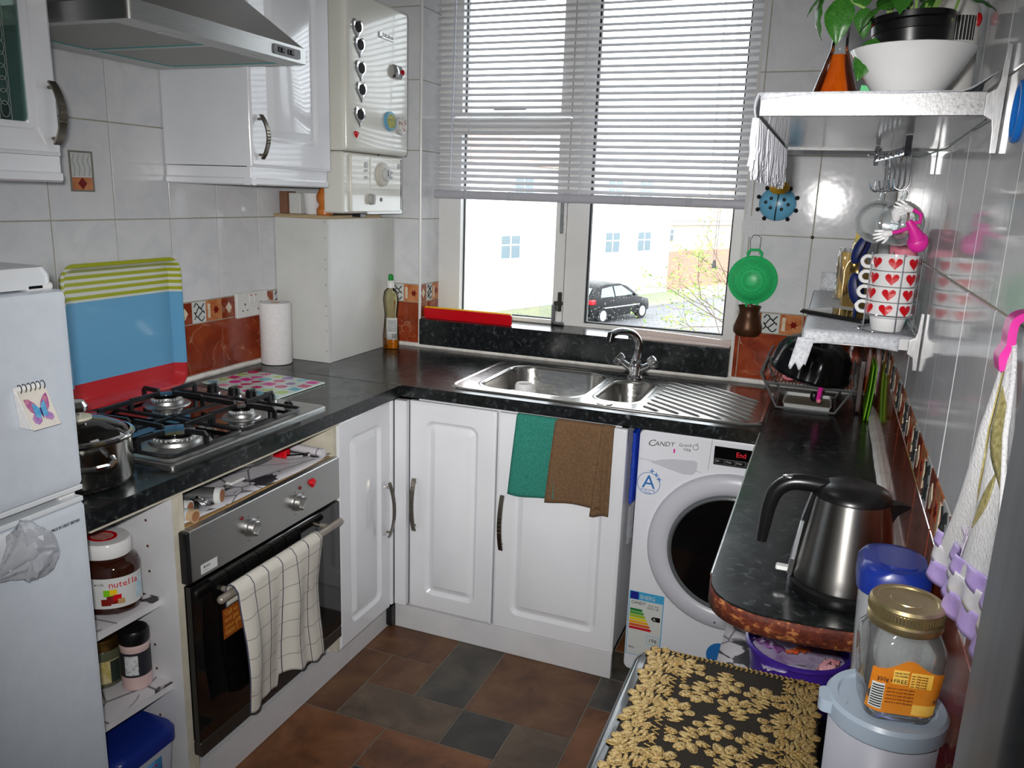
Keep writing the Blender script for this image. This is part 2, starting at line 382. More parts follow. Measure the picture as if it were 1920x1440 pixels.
struct('wall_hall', MB().box(2.45, 2.6, -3.7, -2.42, 0, 2.5), m_paint, 'painted side wall of the hall', smooth=0)
jb = MB().prism(rr(2.036, 2.62, -2.55, -2.425, 0.018, 4), fXY(), 0.0, 2.5)
struct('door_1', jb, m_jamb, 'light grey painted door frame at the right edge')

# ---- wall tiles (each one a piece of its wall)
TW, GAP = 0.2085, 0.0028
ROWS = [1.168, 1.4365, 1.705, 1.9735, 2.242, 2.4985]
_tm = {}
def tile_mesh(w, h, m, name):
    k = (round(w, 4), round(h, 4), m.name)
    if k not in _tm:
        mb = MB().box(-w / 2, w / 2, -h / 2, h / 2, -0.006, 0.0, 0, 0.0012)
        me = bpy.data.meshes.new(name); me.from_pydata(mb.v, [], mb.f); me.materials.append(m)
        bm = bmesh.new(); bm.from_mesh(me); bmesh.ops.recalc_face_normals(bm, faces=bm.faces); bm.to_mesh(me); bm.free(); _tm[k] = me
    return _tm[k]
ROT = {'L': Matrix(((0, 0, 1), (1, 0, 0), (0, 1, 0))).to_euler(), 'R': Matrix(((0, 0, -1), (-1, 0, 0), (0, 1, 0))).to_euler(), 'B': Matrix(((1, 0, 0), (0, 0, -1), (0, 1, 0))).to_euler()}
def tile(wall, side, u0, u1, z0, z1, m, name='wall_tile', plane=None):
    w, h = u1 - u0 - GAP, z1 - z0 - GAP
    if w < 0.004 or h < 0.004: return
    o = bpy.data.objects.new(name, tile_mesh(w, h, m, name)); COL.objects.link(o); o.parent = wall
    uc, zc = (u0 + u1) / 2, (z0 + z1) / 2
    j = rnd.uniform(-0.0005, 0.0003)
    if side == 'L': o.location = ((plane or 0) + j, uc, zc)
    elif side == 'R': o.location = ((plane if plane is not None else W) - j, uc, zc)
    else: o.location = (uc, (plane or 0) - j, zc)
    o.rotation_euler = ROT[side]
    o.rotation_euler.rotate_axis('X', rnd.uniform(-.0012, .0012)); o.rotation_euler.rotate_axis('Y', rnd.uniform(-.0012, .0012))
    return o
def squig(mb, fn, u0, u1, z0, z1, mi, d, n=4):
    r2 = random.Random(3)
    for k in range(n):
        zb = z0 + (z1 - z0) * (k + .5) / n; pts = []
        for i in range(7):
            t = i / 6; pts.append(fn(u0 + (u1 - u0) * t, zb + (z1 - z0) * (0.16 * math.sin(7 * t + 2.1 * k) + r2.uniform(-.05, .05)), d))
        mb.tube(pts, 0.0022, 4, mi)
def flatpoly(mb, fn, poly, d0, d1, mi): mb.prism(poly, fn, d0, d1, mi)
def border(wall, fn, u0, u1, z0, z1):
    """one patterned border tile = three glazed pieces"""
    w = (u1 - u0); a = u0 + GAP / 2
    pcs = [(0.0, .33, 0), (.33, .64, 1), (.64, 1.0, 2)]
    for p0, p1, k in pcs:
        x0, x1 = u0 + w * p0 + .0012, u0 + w * p1 - .0012
        if x1 - x0 < .006: continue
        mb = MB(); mb.prism([(x0, z0 + .0014), (x1, z0 + .0014), (x1, z1 - .0014), (x0, z1 - .0014)], fn, -0.006, 0.0, 0)
        zc, uc = (z0 + z1) / 2, (x0 + x1) / 2
        if k == 0:
            flatpoly(mb, fn, [(uc - .015, zc), (uc, zc - .02), (uc + .015, zc), (uc, zc + .02)], 0, .0008, 1); ms = [m_red, m_cream]
        elif k == 1:
            squig(mb, fn, x0 + .008, x1 - .008, z0 + .008, z1 - .008, 1, 0.0005); ms = [m_whitemotif, m_squig]
        else:
            flatpoly(mb, fn, [(x0 + .006, z0 + .012), (x0 + .018, z0 + .012), (x0 + .018, z1 - .012), (x0 + .006, z1 - .012)], 0, .0008, 1)
            cx = x1 - .026
            star = [(cx + (.016 if i % 2 == 0 else .008) * math.cos(PI * i / 6), zc + (.016 if i % 2 == 0 else .008) * math.sin(PI * i / 6)) for i in range(12)]
            flatpoly(mb, fn, star, 0, .0008, 2); ms = [m_orange_tile, m_cream, m_diam]
        build('border_tile', mb, ms, wall, smooth=0)
# left wall
y_ = -0.778
ys = [y_ + TW * k for k in range(-14, 3)] + [-0.19, 0.0]
ys = sorted(set([round(q, 4) for q in ys if q < -0.20])) + [-0.19, -0.0015]
for i in range(len(ys) - 1):
    for j in range(len(ROWS) - 1): tile(w_left, 'L', ys[i], ys[i + 1], ROWS[j], ROWS[j + 1], m_tile)
    tile(w_left, 'L', ys[i], ys[i + 1], 0.914, 1.094, m_red, 'terracotta_tile')
    border(w_left, fYZ(0.0), ys[i] + .001, ys[i + 1] - .001, 1.095, 1.167)
# right wall
y_ = -1.943
ys = sorted([y_ + TW * k for k in range(-2, 10)] + [-2.42, -0.0015])
ys = [q for q in ys if -2.421 <= q <= 0]
for i in range(len(ys) - 1):
    for j in range(len(ROWS) - 1): tile(w_right, 'R', ys[i], ys[i + 1], ROWS[j], ROWS[j + 1], m_tile)
    tile(w_right, 'R', ys[i], ys[i + 1], 0.914, 1.094, m_red, 'terracotta_tile')
    tile(w_right, 'R', ys[i], ys[i + 1], 0.735, 0.913, m_red, 'terracotta_tile')
    tile(w_right, 'R', ys[i], ys[i + 1], 0.55, 0.734, m_red, 'terracotta_tile')
    tile(w_right, 'R', ys[i], ys[i + 1], 0.28, 0.549, m_tile); tile(w_right, 'R', ys[i], ys[i + 1], 0.01, 0.279, m_tile)
    if ys[i + 1] - ys[i] > .05: border(w_right, fYZr(W), ys[i] + .001, ys[i + 1] - .001, 1.095, 1.167)
# back wall, left strip and right panel, and the two window reveals
for xs in ([0.0, 0.142, RX0], [RX1, 1.65, 1.858, 2.067, W]):
    for i in range(len(xs) - 1):
        for j in range(len(ROWS) - 1): tile(w_back, 'B', xs[i], xs[i + 1], ROWS[j], ROWS[j + 1], m_tile)
        tile(w_back, 'B', xs[i], xs[i + 1], 0.914, 1.094, m_red, 'terracotta_tile')
        if xs[i + 1] - xs[i] > .05: border(w_back, fXZ(0.0), xs[i] + .001, xs[i + 1] - .001, 1.095, 1.167)
for j in range(len(ROWS) - 1):
    tile(w_back, 'L', 0.0015, 0.178, ROWS[j], min(ROWS[j + 1], WT), m_tile, plane=RX0)
    tile(w_back, 'R', 0.0015, 0.178, ROWS[j], min(ROWS[j + 1], WT), m_tile, plane=RX1)
tile(w_back, 'L', 0.0015, 0.178, SZ + .002, 1.094, m_red, 'terracotta_tile', plane=RX0)
tile(w_back, 'R', 0.0015, 0.178, SZ + .002, 1.094, m_red, 'terracotta_tile', plane=RX1)
border(w_back, fYZ(RX0), 0.002, 0.176, 1.095, 1.167); border(w_back, fYZr(RX1), 0.002, 0.176, 1.095, 1.167)
# tile corner trims and sealant beads
struct('trim_1', MB().tube([(RX0, 0, 0.915), (RX0, 0, 2.45)], 0.006, 6), m_upvc, 'white corner trim at the left window reveal')
struct('trim_2', MB().tube([(RX1, 0, 0.915), (RX1, 0, 2.45)], 0.006, 6), m_upvc, 'white corner trim at the right window reveal')
def bead(name, pts, r, lab):
    P = [Vector(p) for p in pts]; q = []
    for a, b in zip(P[:-1], P[1:]):
        n = max(2, int((b - a).length / .05))
        for i in range(n): q.append(a + (b - a) * (i / n) + Vector((rnd.uniform(-.001, .001), rnd.uniform(-.001, .001), rnd.uniform(-.001, .001))))
    q.append(P[-1]); struct(name, MB().tube(q, r, 6), m_caulk, lab)
bead('trim_3', [(0.004, -1.90, 0.916), (0.004, -0.49, 0.916)], 0.012, 'white sealant bead along the left worktop')
bead('trim_4', [(W - .004, -1.73, 0.916), (W - .004, -0.01, 0.916)], 0.013, 'grubby sealant bead along the right worktop')
bead('trim_5', [(0.24, -0.006, 0.915), (W - .02, -0.006, 0.915)], 0.012, 'white sealant bead below the window upstand')
# decorative inset tile on the left wall
mb = MB(); fn = fYZ(0.0)
mb.plate([(-1.335, 1.513), (-1.259, 1.513), (-1.259, 1.621), (-1.335, 1.621)], [[(-1.330, 1.518), (-1.264, 1.518), (-1.264, 1.616), (-1.330, 1.616)]], fn, 0, .002, 0)
mb.prism([(-1.330, 1.553), (-1.264, 1.553), (-1.264, 1.616), (-1.330, 1.616)], fn, 0, .0008, 1)
mb.prism([(-1.330, 1.518), (-1.264, 1.518), (-1.264, 1.551), (-1.330, 1.551)], fn, 0, .0008, 2)
mb.prism([(-1.311, 1.535), (-1.297, 1.5185), (-1.283, 1.535), (-1.297, 1.5505)], fn, 0, .0016, 3)
for k in range(4):
    yy = -1.322 + .016 * k
    mb.tube([(.001, yy, 1.554), (.0012, yy + .004, 1.575), (.0012, yy - .003, 1.595), (.001, yy + .004, 1.612)], .0022, 5, 4)
build('decor_tile', mb, [mat('decor_frame', S(122, 116, 106), .3), m_whitemotif, m_orange_tile, m_diam, m_boilgrey], w_left, smooth=0, label='small picture tile with twigs above a red diamond')
# black upstand below the window, and the sill
struct('trim_6', MB().box(RX0 + .007, RX1 - .007, -0.018, 0.0, 0.922, SZ + .002).box(RX0 + .002, RX1 - .002, 0.0, 0.18, SZ - .002, SZ + .002), m_top, 'black laminate upstand and sill under the window', bev=.002)

# ---- floor: modular stone pattern
m_fgrout = noisy('floor_grout', S(104, 98, 88), S(122, 116, 104), 60, 0.8)
floor = struct('floor', MB().box(-0.12, 2.6, -3.7, 0.3, -0.1, -0.0015), m_fgrout, 'kitchen floor of mixed brown and slate stone tiles', smooth=0)
def stone(name, a, b_, c_):
    m = mat(name, a, 0.42); v = coords(m, (1, 1, 1), True)
    f = noise(m, v, 7, 7, 0.62, 0.5)
    setcol(m, ramp(m, f, [(0.28, a), (0.5, b_), (0.74, c_)])); bump(m, noise(m, v, 45, 6, .7), 0.35, 0.004)
    return m
st = {'b': stone('brown_stone', S(64, 42, 30), S(100, 68, 46), S(122, 88, 60)), 'o': stone('rust_stone', S(78, 46, 28), S(118, 74, 44), S(140, 96, 62)),
      's': stone('slate_stone', S(54, 52, 50), S(76, 72, 66), S(98, 88, 76)), 'd': stone('dark_slate_stone', S(44, 43, 42), S(60, 58, 55), S(78, 72, 64)), 'g': stone('grey_brown_stone', S(66, 54, 44), S(94, 78, 64), S(116, 100, 84))}
FX, FY, FM = 0.516, -0.637, 0.1722
FT = [(0, 0, 2, 1, 'b'), (0, 1, 1, 2, 'b'), (1, 1, 1, 1, 'b'), (2, 0, 1, 2, 's'), (1, 2, 2, 1, 'g'), (3, 0, 2, 2, 'b'), (3, 2, 1, 1, 'd'), (4, 2, 1, 2, 'g'), (0, 3, 2, 2, 'o'), (2, 3, 2, 1, 'o'),
      (2, 4, 1, 1, 'd'), (5, 0, 1, 1, 's'), (5, 1, 1, 2, 'o'), (3, 4, 2, 2, 'b'), (5, 3, 2, 1, 'g'), (6, 0, 2, 2, 'b'), (6, 2, 2, 1, 's'), (0, 5, 1, 2, 's'), (1, 5, 2, 2, 'b'), (5, 4, 2, 2, 'o'), (7, 3, 1, 2, 'd')]
occ = set()
for i, j, a, b_, c_ in FT:
    for x in range(a):
        for y in range(b_): occ.add((i + x, j + y))
for j in range(-2, 18):
    for i in range(-3, 12):
        if (i, j) not in occ: FT.append((i, j, 1, 1, rnd.choice('bosgd'))); occ.add((i, j))
_fm = {}
for i, j, a, b_, c_ in FT:
    k = (a, b_, c_)
    if k not in _fm:
        mb = MB().box(-a * FM / 2 + .0024, a * FM / 2 - .0024, -b_ * FM / 2 + .0024, b_ * FM / 2 - .0024, -0.003, 0, 0, .0008)
        me = bpy.data.meshes.new('floor_tile'); me.from_pydata(mb.v, [], mb.f); me.materials.append(st[c_])
        bm = bmesh.new(); bm.from_mesh(me); bmesh.ops.recalc_face_normals(bm, faces=bm.faces); bm.to_mesh(me); bm.free(); _fm[k] = me
    o = bpy.data.objects.new('floor_tile', _fm[k]); COL.objects.link(o); o.parent = floor
    o.location = (FX + (i + a / 2) * FM, FY - (j + b_ / 2) * FM, 0)

# ---- window
win = thing('window_1', (0.99, 0.19, SZ), 'white plastic double window with top opener and raindrops', 'window', kind='structure')
del win['category']
fy0, fy1 = 0.17, 0.235
mb = MB()
mb.plate([(RX0, SZ + .002), (RX1, SZ + .002), (RX1, WT), (RX0, WT)], [[(.395, SZ + .012), (.925, SZ + .012), (.925, WT - .05), (.395, WT - .05)], [(1.012, SZ + .016), (1.572, SZ + .016), (1.572, WT - .05), (1.012, WT - .05)]], fXZ(fy1), 0, fy1 - fy0)
build('frame', mb, m_upvc, win, bev=.004)
def sash(x0, x1, z0, z1, fw, name):
    mb = MB(); mb.plate([(x0, z0), (x1, z0), (x1, z1), (x0, z1)], [[(x0 + fw, z0 + fw * .22), (x1 - fw * .7, z0 + fw * .22), (x1 - fw * .7, z1 - fw), (x0 + fw, z1 - fw)]], fXZ(.228), 0, .068)
    o = build(name, mb, m_upvc, win, bev=.005)
    mb = MB(); e = .006
    X0, X1, Z0, Z1 = x0 + fw, x1 - fw * .7, z0 + fw * .22, z1 - fw
    mb.plate([(X0 - e, Z0 - e), (X1 + e, Z0 - e), (X1 + e, Z1 + e), (X0 - e, Z1 + e)], [[(X0 + e * .6, Z0 + e * .6), (X1 - e * .6, Z0 + e * .6), (X1 - e * .6, Z1 - e * .6), (X0 + e * .6, Z1 - e * .6)]], fXZ(.205), 0, .012)
    build('rubber_seal', mb, m_rubber, o, smooth=0)
    build('pane', MB().box(X0, X1, .2, .204, Z0, Z1), m_pane, o, smooth=0)
    return (X0, X1, Z0, Z1), o
pl, s1 = sash(.397, .923, SZ + .006, 1.845, .06, 'casement')
pt, s2 = sash(.397, .923, 1.852, WT - .052, .06, 'top_opener')
mb = MB(); e = .007
mb.plate([(1.012, SZ + .014), (1.572, SZ + .014), (1.572, WT - .05), (1.012, WT - .05)], [[(1.012 + e, SZ + .014 + e), (1.572 - e, SZ + .014 + e), (1.572 - e, WT - .05 - e), (1.012 + e, WT - .05 - e)]], fXZ(.208), 0, .02)
build('rubber_seal', mb, m_rubber, win, smooth=0)
fp = build('pane', MB().box(1.012, 1.572, .2, .204, SZ + .014, WT - .05), m_pane, win, smooth=0)
# casement stay, peg and handles
mb = MB().box(.905, .922, .148, .160, 1.085, 1.165, 0, .003).box(.892, .93, .14, .152, 1.112, 1.128, 0, .003)
build('window_latch', mb, mat('pewter_grey_metal', S(90, 88, 84), .35, .9), win)
build('lever_handle', MB().box(.885, .902, .135, .160, 1.032, 1.115, 0, .004).box(.885, .94, .135, .15, 1.032, 1.044, 0, .003), m_alu, win)
build('lever_handle', MB().box(.903, .918, .14, .160, 1.40, 1.53, 0, .004), m_alu, win)
build('lever_handle', MB().box(.60, .74, .14, .158, 1.872, 1.886, 0, .004), m_boilgrey, win)
# raindrops on the outside of the panes
mb = MB(); r2 = random.Random(11)
for (X0, X1, Z0, Z1), n in ((pl, 260), ((1.02, 1.565, SZ + .03, 1.75), 620)):
    for k in range(n):
        x = r2.uniform(X0 + .01, X1 - .01); z = Z0 + (min(Z1, 1.55) - Z0) * r2.random() ** 1.7; r = r2.uniform(.0010, .0026)
        mb.sphere((x, .2042, z), (r, r * .6, r * 1.15), 6, 3)
build('raindrops', mb, m_drop, win, kind='stuff')

# ---- venetian blind
bl = thing('venetian_blind', (1.0, 0.07, 1.53), 'white slatted venetian blind half lowered over the window', 'blind')
bx0, bx1, by = 0.388, 1.622, 0.075
build('head_rail', MB().box(bx0, bx1, by - .018, by + .018, 2.375, 2.41, 0, .003), m_slat, bl)
mb = MB(); ta = math.radians(31); N = 5; loops = []
for side in (1, -1):
    pass
prof = []
for k in range(N + 1):
    t = (k / N - .5); a = t * .027; prof.append((a, .0022 * (1 - 4 * t * t)))
prof2 = prof + [(a, b_ - .0007) for a, b_ in reversed(prof)]
sec = [(a * math.cos(ta) - b_ * math.sin(ta), a * math.sin(ta) + b_ * math.cos(ta)) for a, b_ in prof2]
mb.loft([[(bx0, p, q) for p, q in sec], [(bx1, p, q) for p, q in sec]])
sm = None; nsl = 34; pitch = 0.0238
for k in range(nsl):
    z = 1.566 + pitch * k
    if sm is None:
        o = build('slat', mb, m_slat, None); sm = o.data; o.parent = bl; o.location = (-1.0, by - .07, z - 1.53)
    else:
        o = bpy.data.objects.new('slat', sm); COL.objects.link(o); o.parent = bl; o.location = (-1.0, by - .07, z - 1.53)
    o.rotation_euler.y = rnd.uniform(-.0012, .0012)
    if k == 0: o.rotation_euler.y = .001
rl = build('bottom_rail', MB().loft([[(x, by + p, 1.541 + q) for p, q in rr(-.017, .017, -.019, .014, .009, 3)] for x in (bx0 - .006, bx1 + .004)]), mat('grey_white_rail', S(176, 176, 184), .35), bl)
for x in (.53, .72, .95, 1.19, 1.42):
    build('rail_clip', MB().box(x - .012, x + .012, by - .020, by + .018, 1.521, 1.557, 0, .003), m_clearpl, rl)
for x in (.53, 1.0, 1.49):
    build('ladder_cord', MB().tube([(x, by - .014, 1.55), (x, by - .014, 2.38)], .0011, 5), m_slat, bl); build('ladder_cord', MB().tube([(x, by + .014, 1.55), (x, by + .014, 2.38)], .0011, 5), m_slat, bl)
build('tilt_wand', MB().tube([(.462, by - .03, 1.585), (.478, by - .03, 2.37)], .0038, 6), mat('clear_wand_plastic', S(198, 202, 214), .2), bl)
pc = build('pull_cord', MB().tube([(1.535, by - .022, 1.335), (1.537, by - .024, 1.6), (1.55, by - .022, 2.37)], .0011, 5).tube([(1.527, by - .022, 1.335), (1.53, by - .024, 1.6), (1.544, by - .022, 2.37)], .0011, 5), m_slat, bl)
build('tassel', MB().lathe([(.002, .03), (.005, .028), (.0085, .003), (.008, 0)], (1.531, by - .022, 1.308), 10), mat('grey_tassel', S(168, 168, 174), .4), pc)

# ================================================================== outdoors
m_asph = noisy('wet_asphalt', S(84, 84, 86), S(104, 104, 106), 3, 0.6)
m_render = noisy('white_render', S(225, 225, 222), S(236, 236, 234), 2, 0.9)
m_grass = noisy('grass_verge', S(112, 116, 92), S(128, 132, 106), 5, 0.95)
m_brick = mat('red_brick', S(170, 84, 56), 0.9)
n_, l_, b_ = nodes(m_brick); br = n_.new('ShaderNodeTexBrick'); br.inputs['Color1'].default_value = S(170, 118, 98); br.inputs['Color2'].default_value = S(156, 104, 84); br.inputs['Mortar'].default_value = S(186, 160, 140); br.inputs['Scale'].default_value = 1.0
br.inputs['Brick Width'].default_value = 0.225; br.inputs['Row Height'].default_value = .075; br.inputs['Mortar Size'].default_value = .01
tcb = n_.new('ShaderNodeTexCoord'); l_.new(tcb.outputs['UV'], br.inputs['Vector']); l_.new(br.outputs['Color'], b_.inputs['Base Color'])
m_tanroof = noisy('tan_roof_tiles', S(168, 148, 120), S(190, 170, 140), 3, 0.9)
m_redroof = noisy('red_roof_tiles', S(168, 128, 112), S(184, 146, 130), 3, 0.9)
ZR = -3.0; u = Vector((.3595, .9331, 0)); nrm = Vector((.9331, -.3595, 0))
def SV(s, t, z): p = Vector((-12, 22, 0)) + u * s + nrm * t; return (p.x, p.y, z)
def strip(mb, s0, s1, t0, t1, z0, z1, mi=0):
    vs = [SV(s, t, z) for z in (z0, z1) for t in (t0, t1) for s in (s0, s1)]
    return mb.add(vs, [(0, 2, 3, 1), (4, 5, 7, 6), (0, 1, 5, 4), (2, 6, 7, 3), (0, 4, 6, 2), (1, 3, 7, 5)], mi)
struct('street_ground', strip(MB(), -60, 120, -50, 60, ZR - .3, ZR), m_asph, 'wet grey road outside the window', smooth=0)
struct('grass_strip', strip(MB(), -60, 17.3, .3, 2.6, ZR, ZR + .08), m_grass, 'grass strip in front of the white house', smooth=0)
struct('street_kerb', strip(MB(), -60, 60, 2.6, 2.75, ZR, ZR + .1), mat('kerb_stone', S(150, 146, 138), .9), 'stone kerb beyond the parked car', smooth=0)
for k, s in enumerate((4, 9.4, 14.8)):
    build('road_line', strip(MB(), s, s + 2.6, 9.1 - .1 * k, 9.22 - .1 * k, ZR, ZR + .006), mat('road_paint_%d' % k, S(222, 222, 218), .7), None, smooth=0, label=['nearest white dash painted on the road', 'middle white dash painted on the road', 'farthest white dash painted on the road'][k], cat='road marking', group='white dashes along the road')
build('yellow_line', strip(MB(), -40, 3.5, 2.85, 2.95, ZR, ZR + .005), mat('yellow_road_paint', S(214, 182, 90), .7), None, smooth=0, label='thin yellow line painted beside the kerb', cat='road marking')
m_wpane = mat('house_window_pane', S(110, 124, 130), .15); m_wfr = mat('house_window_frame', S(232, 232, 232), .6)
def house_window(parent, s, z, w, h, t=0.0):
    f = build('window', strip(MB(), s - w / 2, s + w / 2, t, t + .06, z - h / 2, z + h / 2), m_wfr, parent, smooth=0)
    for a, b2, c, d in ((-.46, -.04, .12, .46), (.04, .46, .12, .46), (-.46, -.04, -.46, .06), (.04, .46, -.46, .06)):
        build('pane', strip(MB(), s + w * a, s + w * b2, t + .02, t + .075, z + h * c, z + h * d), m_wpane, f, smooth=0)
hs = thing('white_house', SV(8, 0, ZR), 'white rendered house with a long red tiled roof across the road', 'house')
build('wall', strip(MB(), -14, 17.4, -9, 0, ZR, 2.75), m_render, hs, smooth=0)
build('plinth', strip(MB(), -14, 17.4, 0, .05, ZR, ZR + .45), mat('grey_render', S(176, 176, 172), .9), hs, smooth=0)
mb = MB(); mb.prism([(.35, 2.7), (-4.5, 4.7), (-9.4, 2.7)], lambda a, z, d: SV(d, a, z), -14.3, 8.6)
build('roof', mb, m_redroof, hs, smooth=0)
for s, z in ((5.5, -.45), (12.4, -.4), (15.0, -.4), (6.2, 1.9), (12.4, 1.95), (14.9, 1.95), (0.8, -.5)):
    house_window(hs, s, z, 1.15, .95)
build('drain_pipe', MB().tube([SV(9.6, .08, ZR), SV(9.6, .08, 2.7)], .05, 8), mat('dark_pipe', S(60, 58, 56), .6), hs)
bwl = MB(); strip(bwl, 17.4, 60, -.25, 0, ZR, -.95)
brick = build('brick_garden_wall', bwl, m_brick, None, smooth=0, label='red brick wall beside the white house', cat='wall')
uv = brick.data.uv_layers.new(name='UVMap')
for p in brick.data.polygons:
    for li in p.loop_indices:
        c_ = brick.data.vertices[brick.data.loops[li].vertex_index].co; uv.data[li].uv = ((Vector(c_) - Vector((-12, 22, 0))).dot(u), c_.z)
struct('pavement', strip(MB(), 17.4, 60, 0, 2.6, ZR, ZR + .1), mat('pavement_slabs', S(146, 142, 136), .9), 'pale pavement before the brick wall', smooth=0)
h2 = thing('tan_house', SV(26, -10, ZR), 'cream house with tan roof behind the brick wall', 'house')
build('wall', strip(MB(), 19, 48, -14, -6, ZR, .4), mat('cream_render', S(214, 204, 180), .9), h2, smooth=0)
build('roof', MB().prism([(-5.5, .35), (-10, 2.6), (-14.5, .35)], lambda a, z, d: SV(d, a, z), 18, 49), m_tanroof, h2, smooth=0)
build('eaves_board', strip(MB(), 18.4, 48, -5.9, -5.75, .05, .35), m_wfr, h2, smooth=0)
house_window(h2, 22.5, -.6, .9, .8, -6); house_window(h2, 27, -.6, .9, .8, -6)
# parked car
car = thing('parked_car', (-6.05, 27.4, ZR), 'black hatchback car parked on the road outside', 'car')
m_car = mat('black_car_paint', S(9, 9, 11), .3, spec=.25); m_cglass = mat('car_glass', S(120, 134, 136), .08); m_tyre = mat('tyre_rubber', S(20, 20, 20), .8); m_wheel = mat('wheel_silver', S(190, 192, 194), .3, .6)
cang = math.atan2(.93, .367)
CT = Matrix.Translation((-6.05, 27.4, ZR)) @ Matrix.Rotation(cang, 4, 'Z')
def carpart(name, fn, m, parent=None, **k):
    mb = MB(); mb.T = CT; fn(mb); return build(name, mb, m, parent or car, **k)
def body(mb):
    secs = [(-2.02, .45, .62, .70), (-1.98, .32, .92, .80), (-1.7, .26, .98, .84), (-.6, .24, .95, .85), (.7, .24, .93, .85), (1.3, .26, .84, .83), (1.85, .32, .72, .78), (2.02, .42, .62, .66)]
    mb.loft([[(x, -w, z0), (x, -w * 1.0, (z0 + z1) * .5), (x, -w * .94, z1), (x, w * .94, z1), (x, w, (z0 + z1) * .5), (x, w, z0)] for x, z0, z1, w in secs])
carpart('body', body, m_car, smooth=50)
def cabin(mb):
    secs = [(-1.90, .93, .94, .74), (-1.45, .93, 1.34, .66), (-.9, .93, 1.42, .64), (.0, .93, 1.42, .64), (.45, .92, 1.30, .66), (1.12, .90, .91, .76)]
    mb.loft([[(x, -.78, z0), (x, -w, z1), (x, w, z1), (x, .78, z0)] for x, z0, z1, w in secs])
carpart('cabin', cabin, m_car, smooth=40)
for sy in (-1, 1):
    carpart('side_window', lambda mb: mb.prism([(-1.35, .97), (-1.2, 1.28), (-.55, 1.34), (-.5, .97)], lambda a, z, d: (a, sy * (.775 - (z - .95) * .29 + d), z), .004, .02), m_cglass, smooth=0)
    carpart('side_window', lambda mb: mb.prism([(-.42, .97), (-.45, 1.34), (.05, 1.34), (.75, .97)], lambda a, z, d: (a, sy * (.775 - (z - .95) * .29 + d), z), .004, .02), m_cglass, smooth=0)
    carpart('rub_strip', lambda mb: mb.box(-1.3, 1.1, sy * .845, sy * .862, .56, .60), m_boilgrey, smooth=0)
    carpart('tail_light', lambda mb: mb.box(-2.0, -1.72, sy * .70, sy * .86, .74, .92, 0, .03), m_redp)
    carpart('door_mirror', lambda mb: mb.sphere((.62, sy * .9, 1.0), (.06, .09, .06), 8, 6), m_car)
    for x in (-1.28, 1.28):
        t = carpart('wheel', lambda mb: mb.cyl((x, sy * .70, .30), (x, sy * .87, .30), .30, 20), m_tyre)
        carpart('wheel_trim', lambda mb: mb.cyl((x, sy * .865, .30), (x, sy * .885, .30), .20, 16), m_wheel, t)
carpart('windscreen', lambda mb: mb.prism([(-.58, .95), (-.54, 1.27), (.54, 1.27), (.58, .95)], lambda a, z, d: (1.12 - (z - .91) * 1.70 + d, a, z), .01, .04), m_cglass, smooth=0)
carpart('rear_window', lambda mb: mb.prism([(-.56, 1.0), (-.5, 1.30), (.5, 1.30), (.56, 1.0)], lambda a, z, d: (-1.83 + (z - .98) * 1.05 - d, a, z), .03, .06), m_cglass, smooth=0)
carpart('bumper', lambda mb: mb.box(-2.10, -1.95, -.78, .78, .36, .58, 0, .05), m_blk)
# tree with young leaves beside the pane
tr = thing('street_tree', (1.5, 7.0, ZR), 'slender tree with fresh green leaves outside the window', 'tree')
mb = MB(); r2 = random.Random(5); tips = []
def branch(p, d, L, r, lev):
    pts = [p]; 
    for k in range(4):
        d = (d + Vector((r2.uniform(-.2, .2), r2.uniform(-.2, .2), r2.uniform(-.1, .18)))).normalized(); pts.append(pts[-1] + d * L / 4)
    mb.tube(pts, [r * (1 - .15 * i) for i in range(5)], 5)
    if lev == 0: tips.extend(pts[1:]); return
    for k in range(3):
        q = pts[2 + k % 3]; e = (d + Vector((r2.uniform(-.9, .9), r2.uniform(-.9, .9), r2.uniform(-.5, .7)))).normalized(); branch(q, e, L * .62, r * .5, lev - 1)
mb.tube([(1.5, 7.0, ZR), (1.45, 7.0, -1.4), (1.25, 7.0, -.15)], [.08, .06, .035], 7)
for s in ((-1, .1, .95), (-.8, -.3, .45), (-.5, .4, 1.3), (-1, .2, .7), (-1, -.1, .12)): branch(Vector((1.25, 7.0, -.15)), Vector(s).normalized(), .95, .014, 2)
build('branches', mb, noisy('bark', S(96, 84, 70), S(120, 106, 90), 12, .9), tr)
mb = MB()
for p in tips:
    for k in range(4):
        c = Vector(p) + Vector((r2.uniform(-.08, .08), r2.uniform(-.08, .08), r2.uniform(-.08, .08))); a = Vector((r2.uniform(-1, 1), r2.uniform(-1, 1), r2.uniform(-.6, .6))).normalized(); b2 = a.orthogonal().normalized(); L = r2.uniform(.018, .034)
        mb.add([tuple(c - a * L), tuple(c + b2 * L * .45), tuple(c + a * L), tuple(c - b2 * L * .45)], [(0, 1, 2, 3)])
build('leaves', mb, noisy('fresh_leaves', S(112, 148, 56), S(146, 172, 84), 8, .6), tr, kind='stuff', smooth=0)
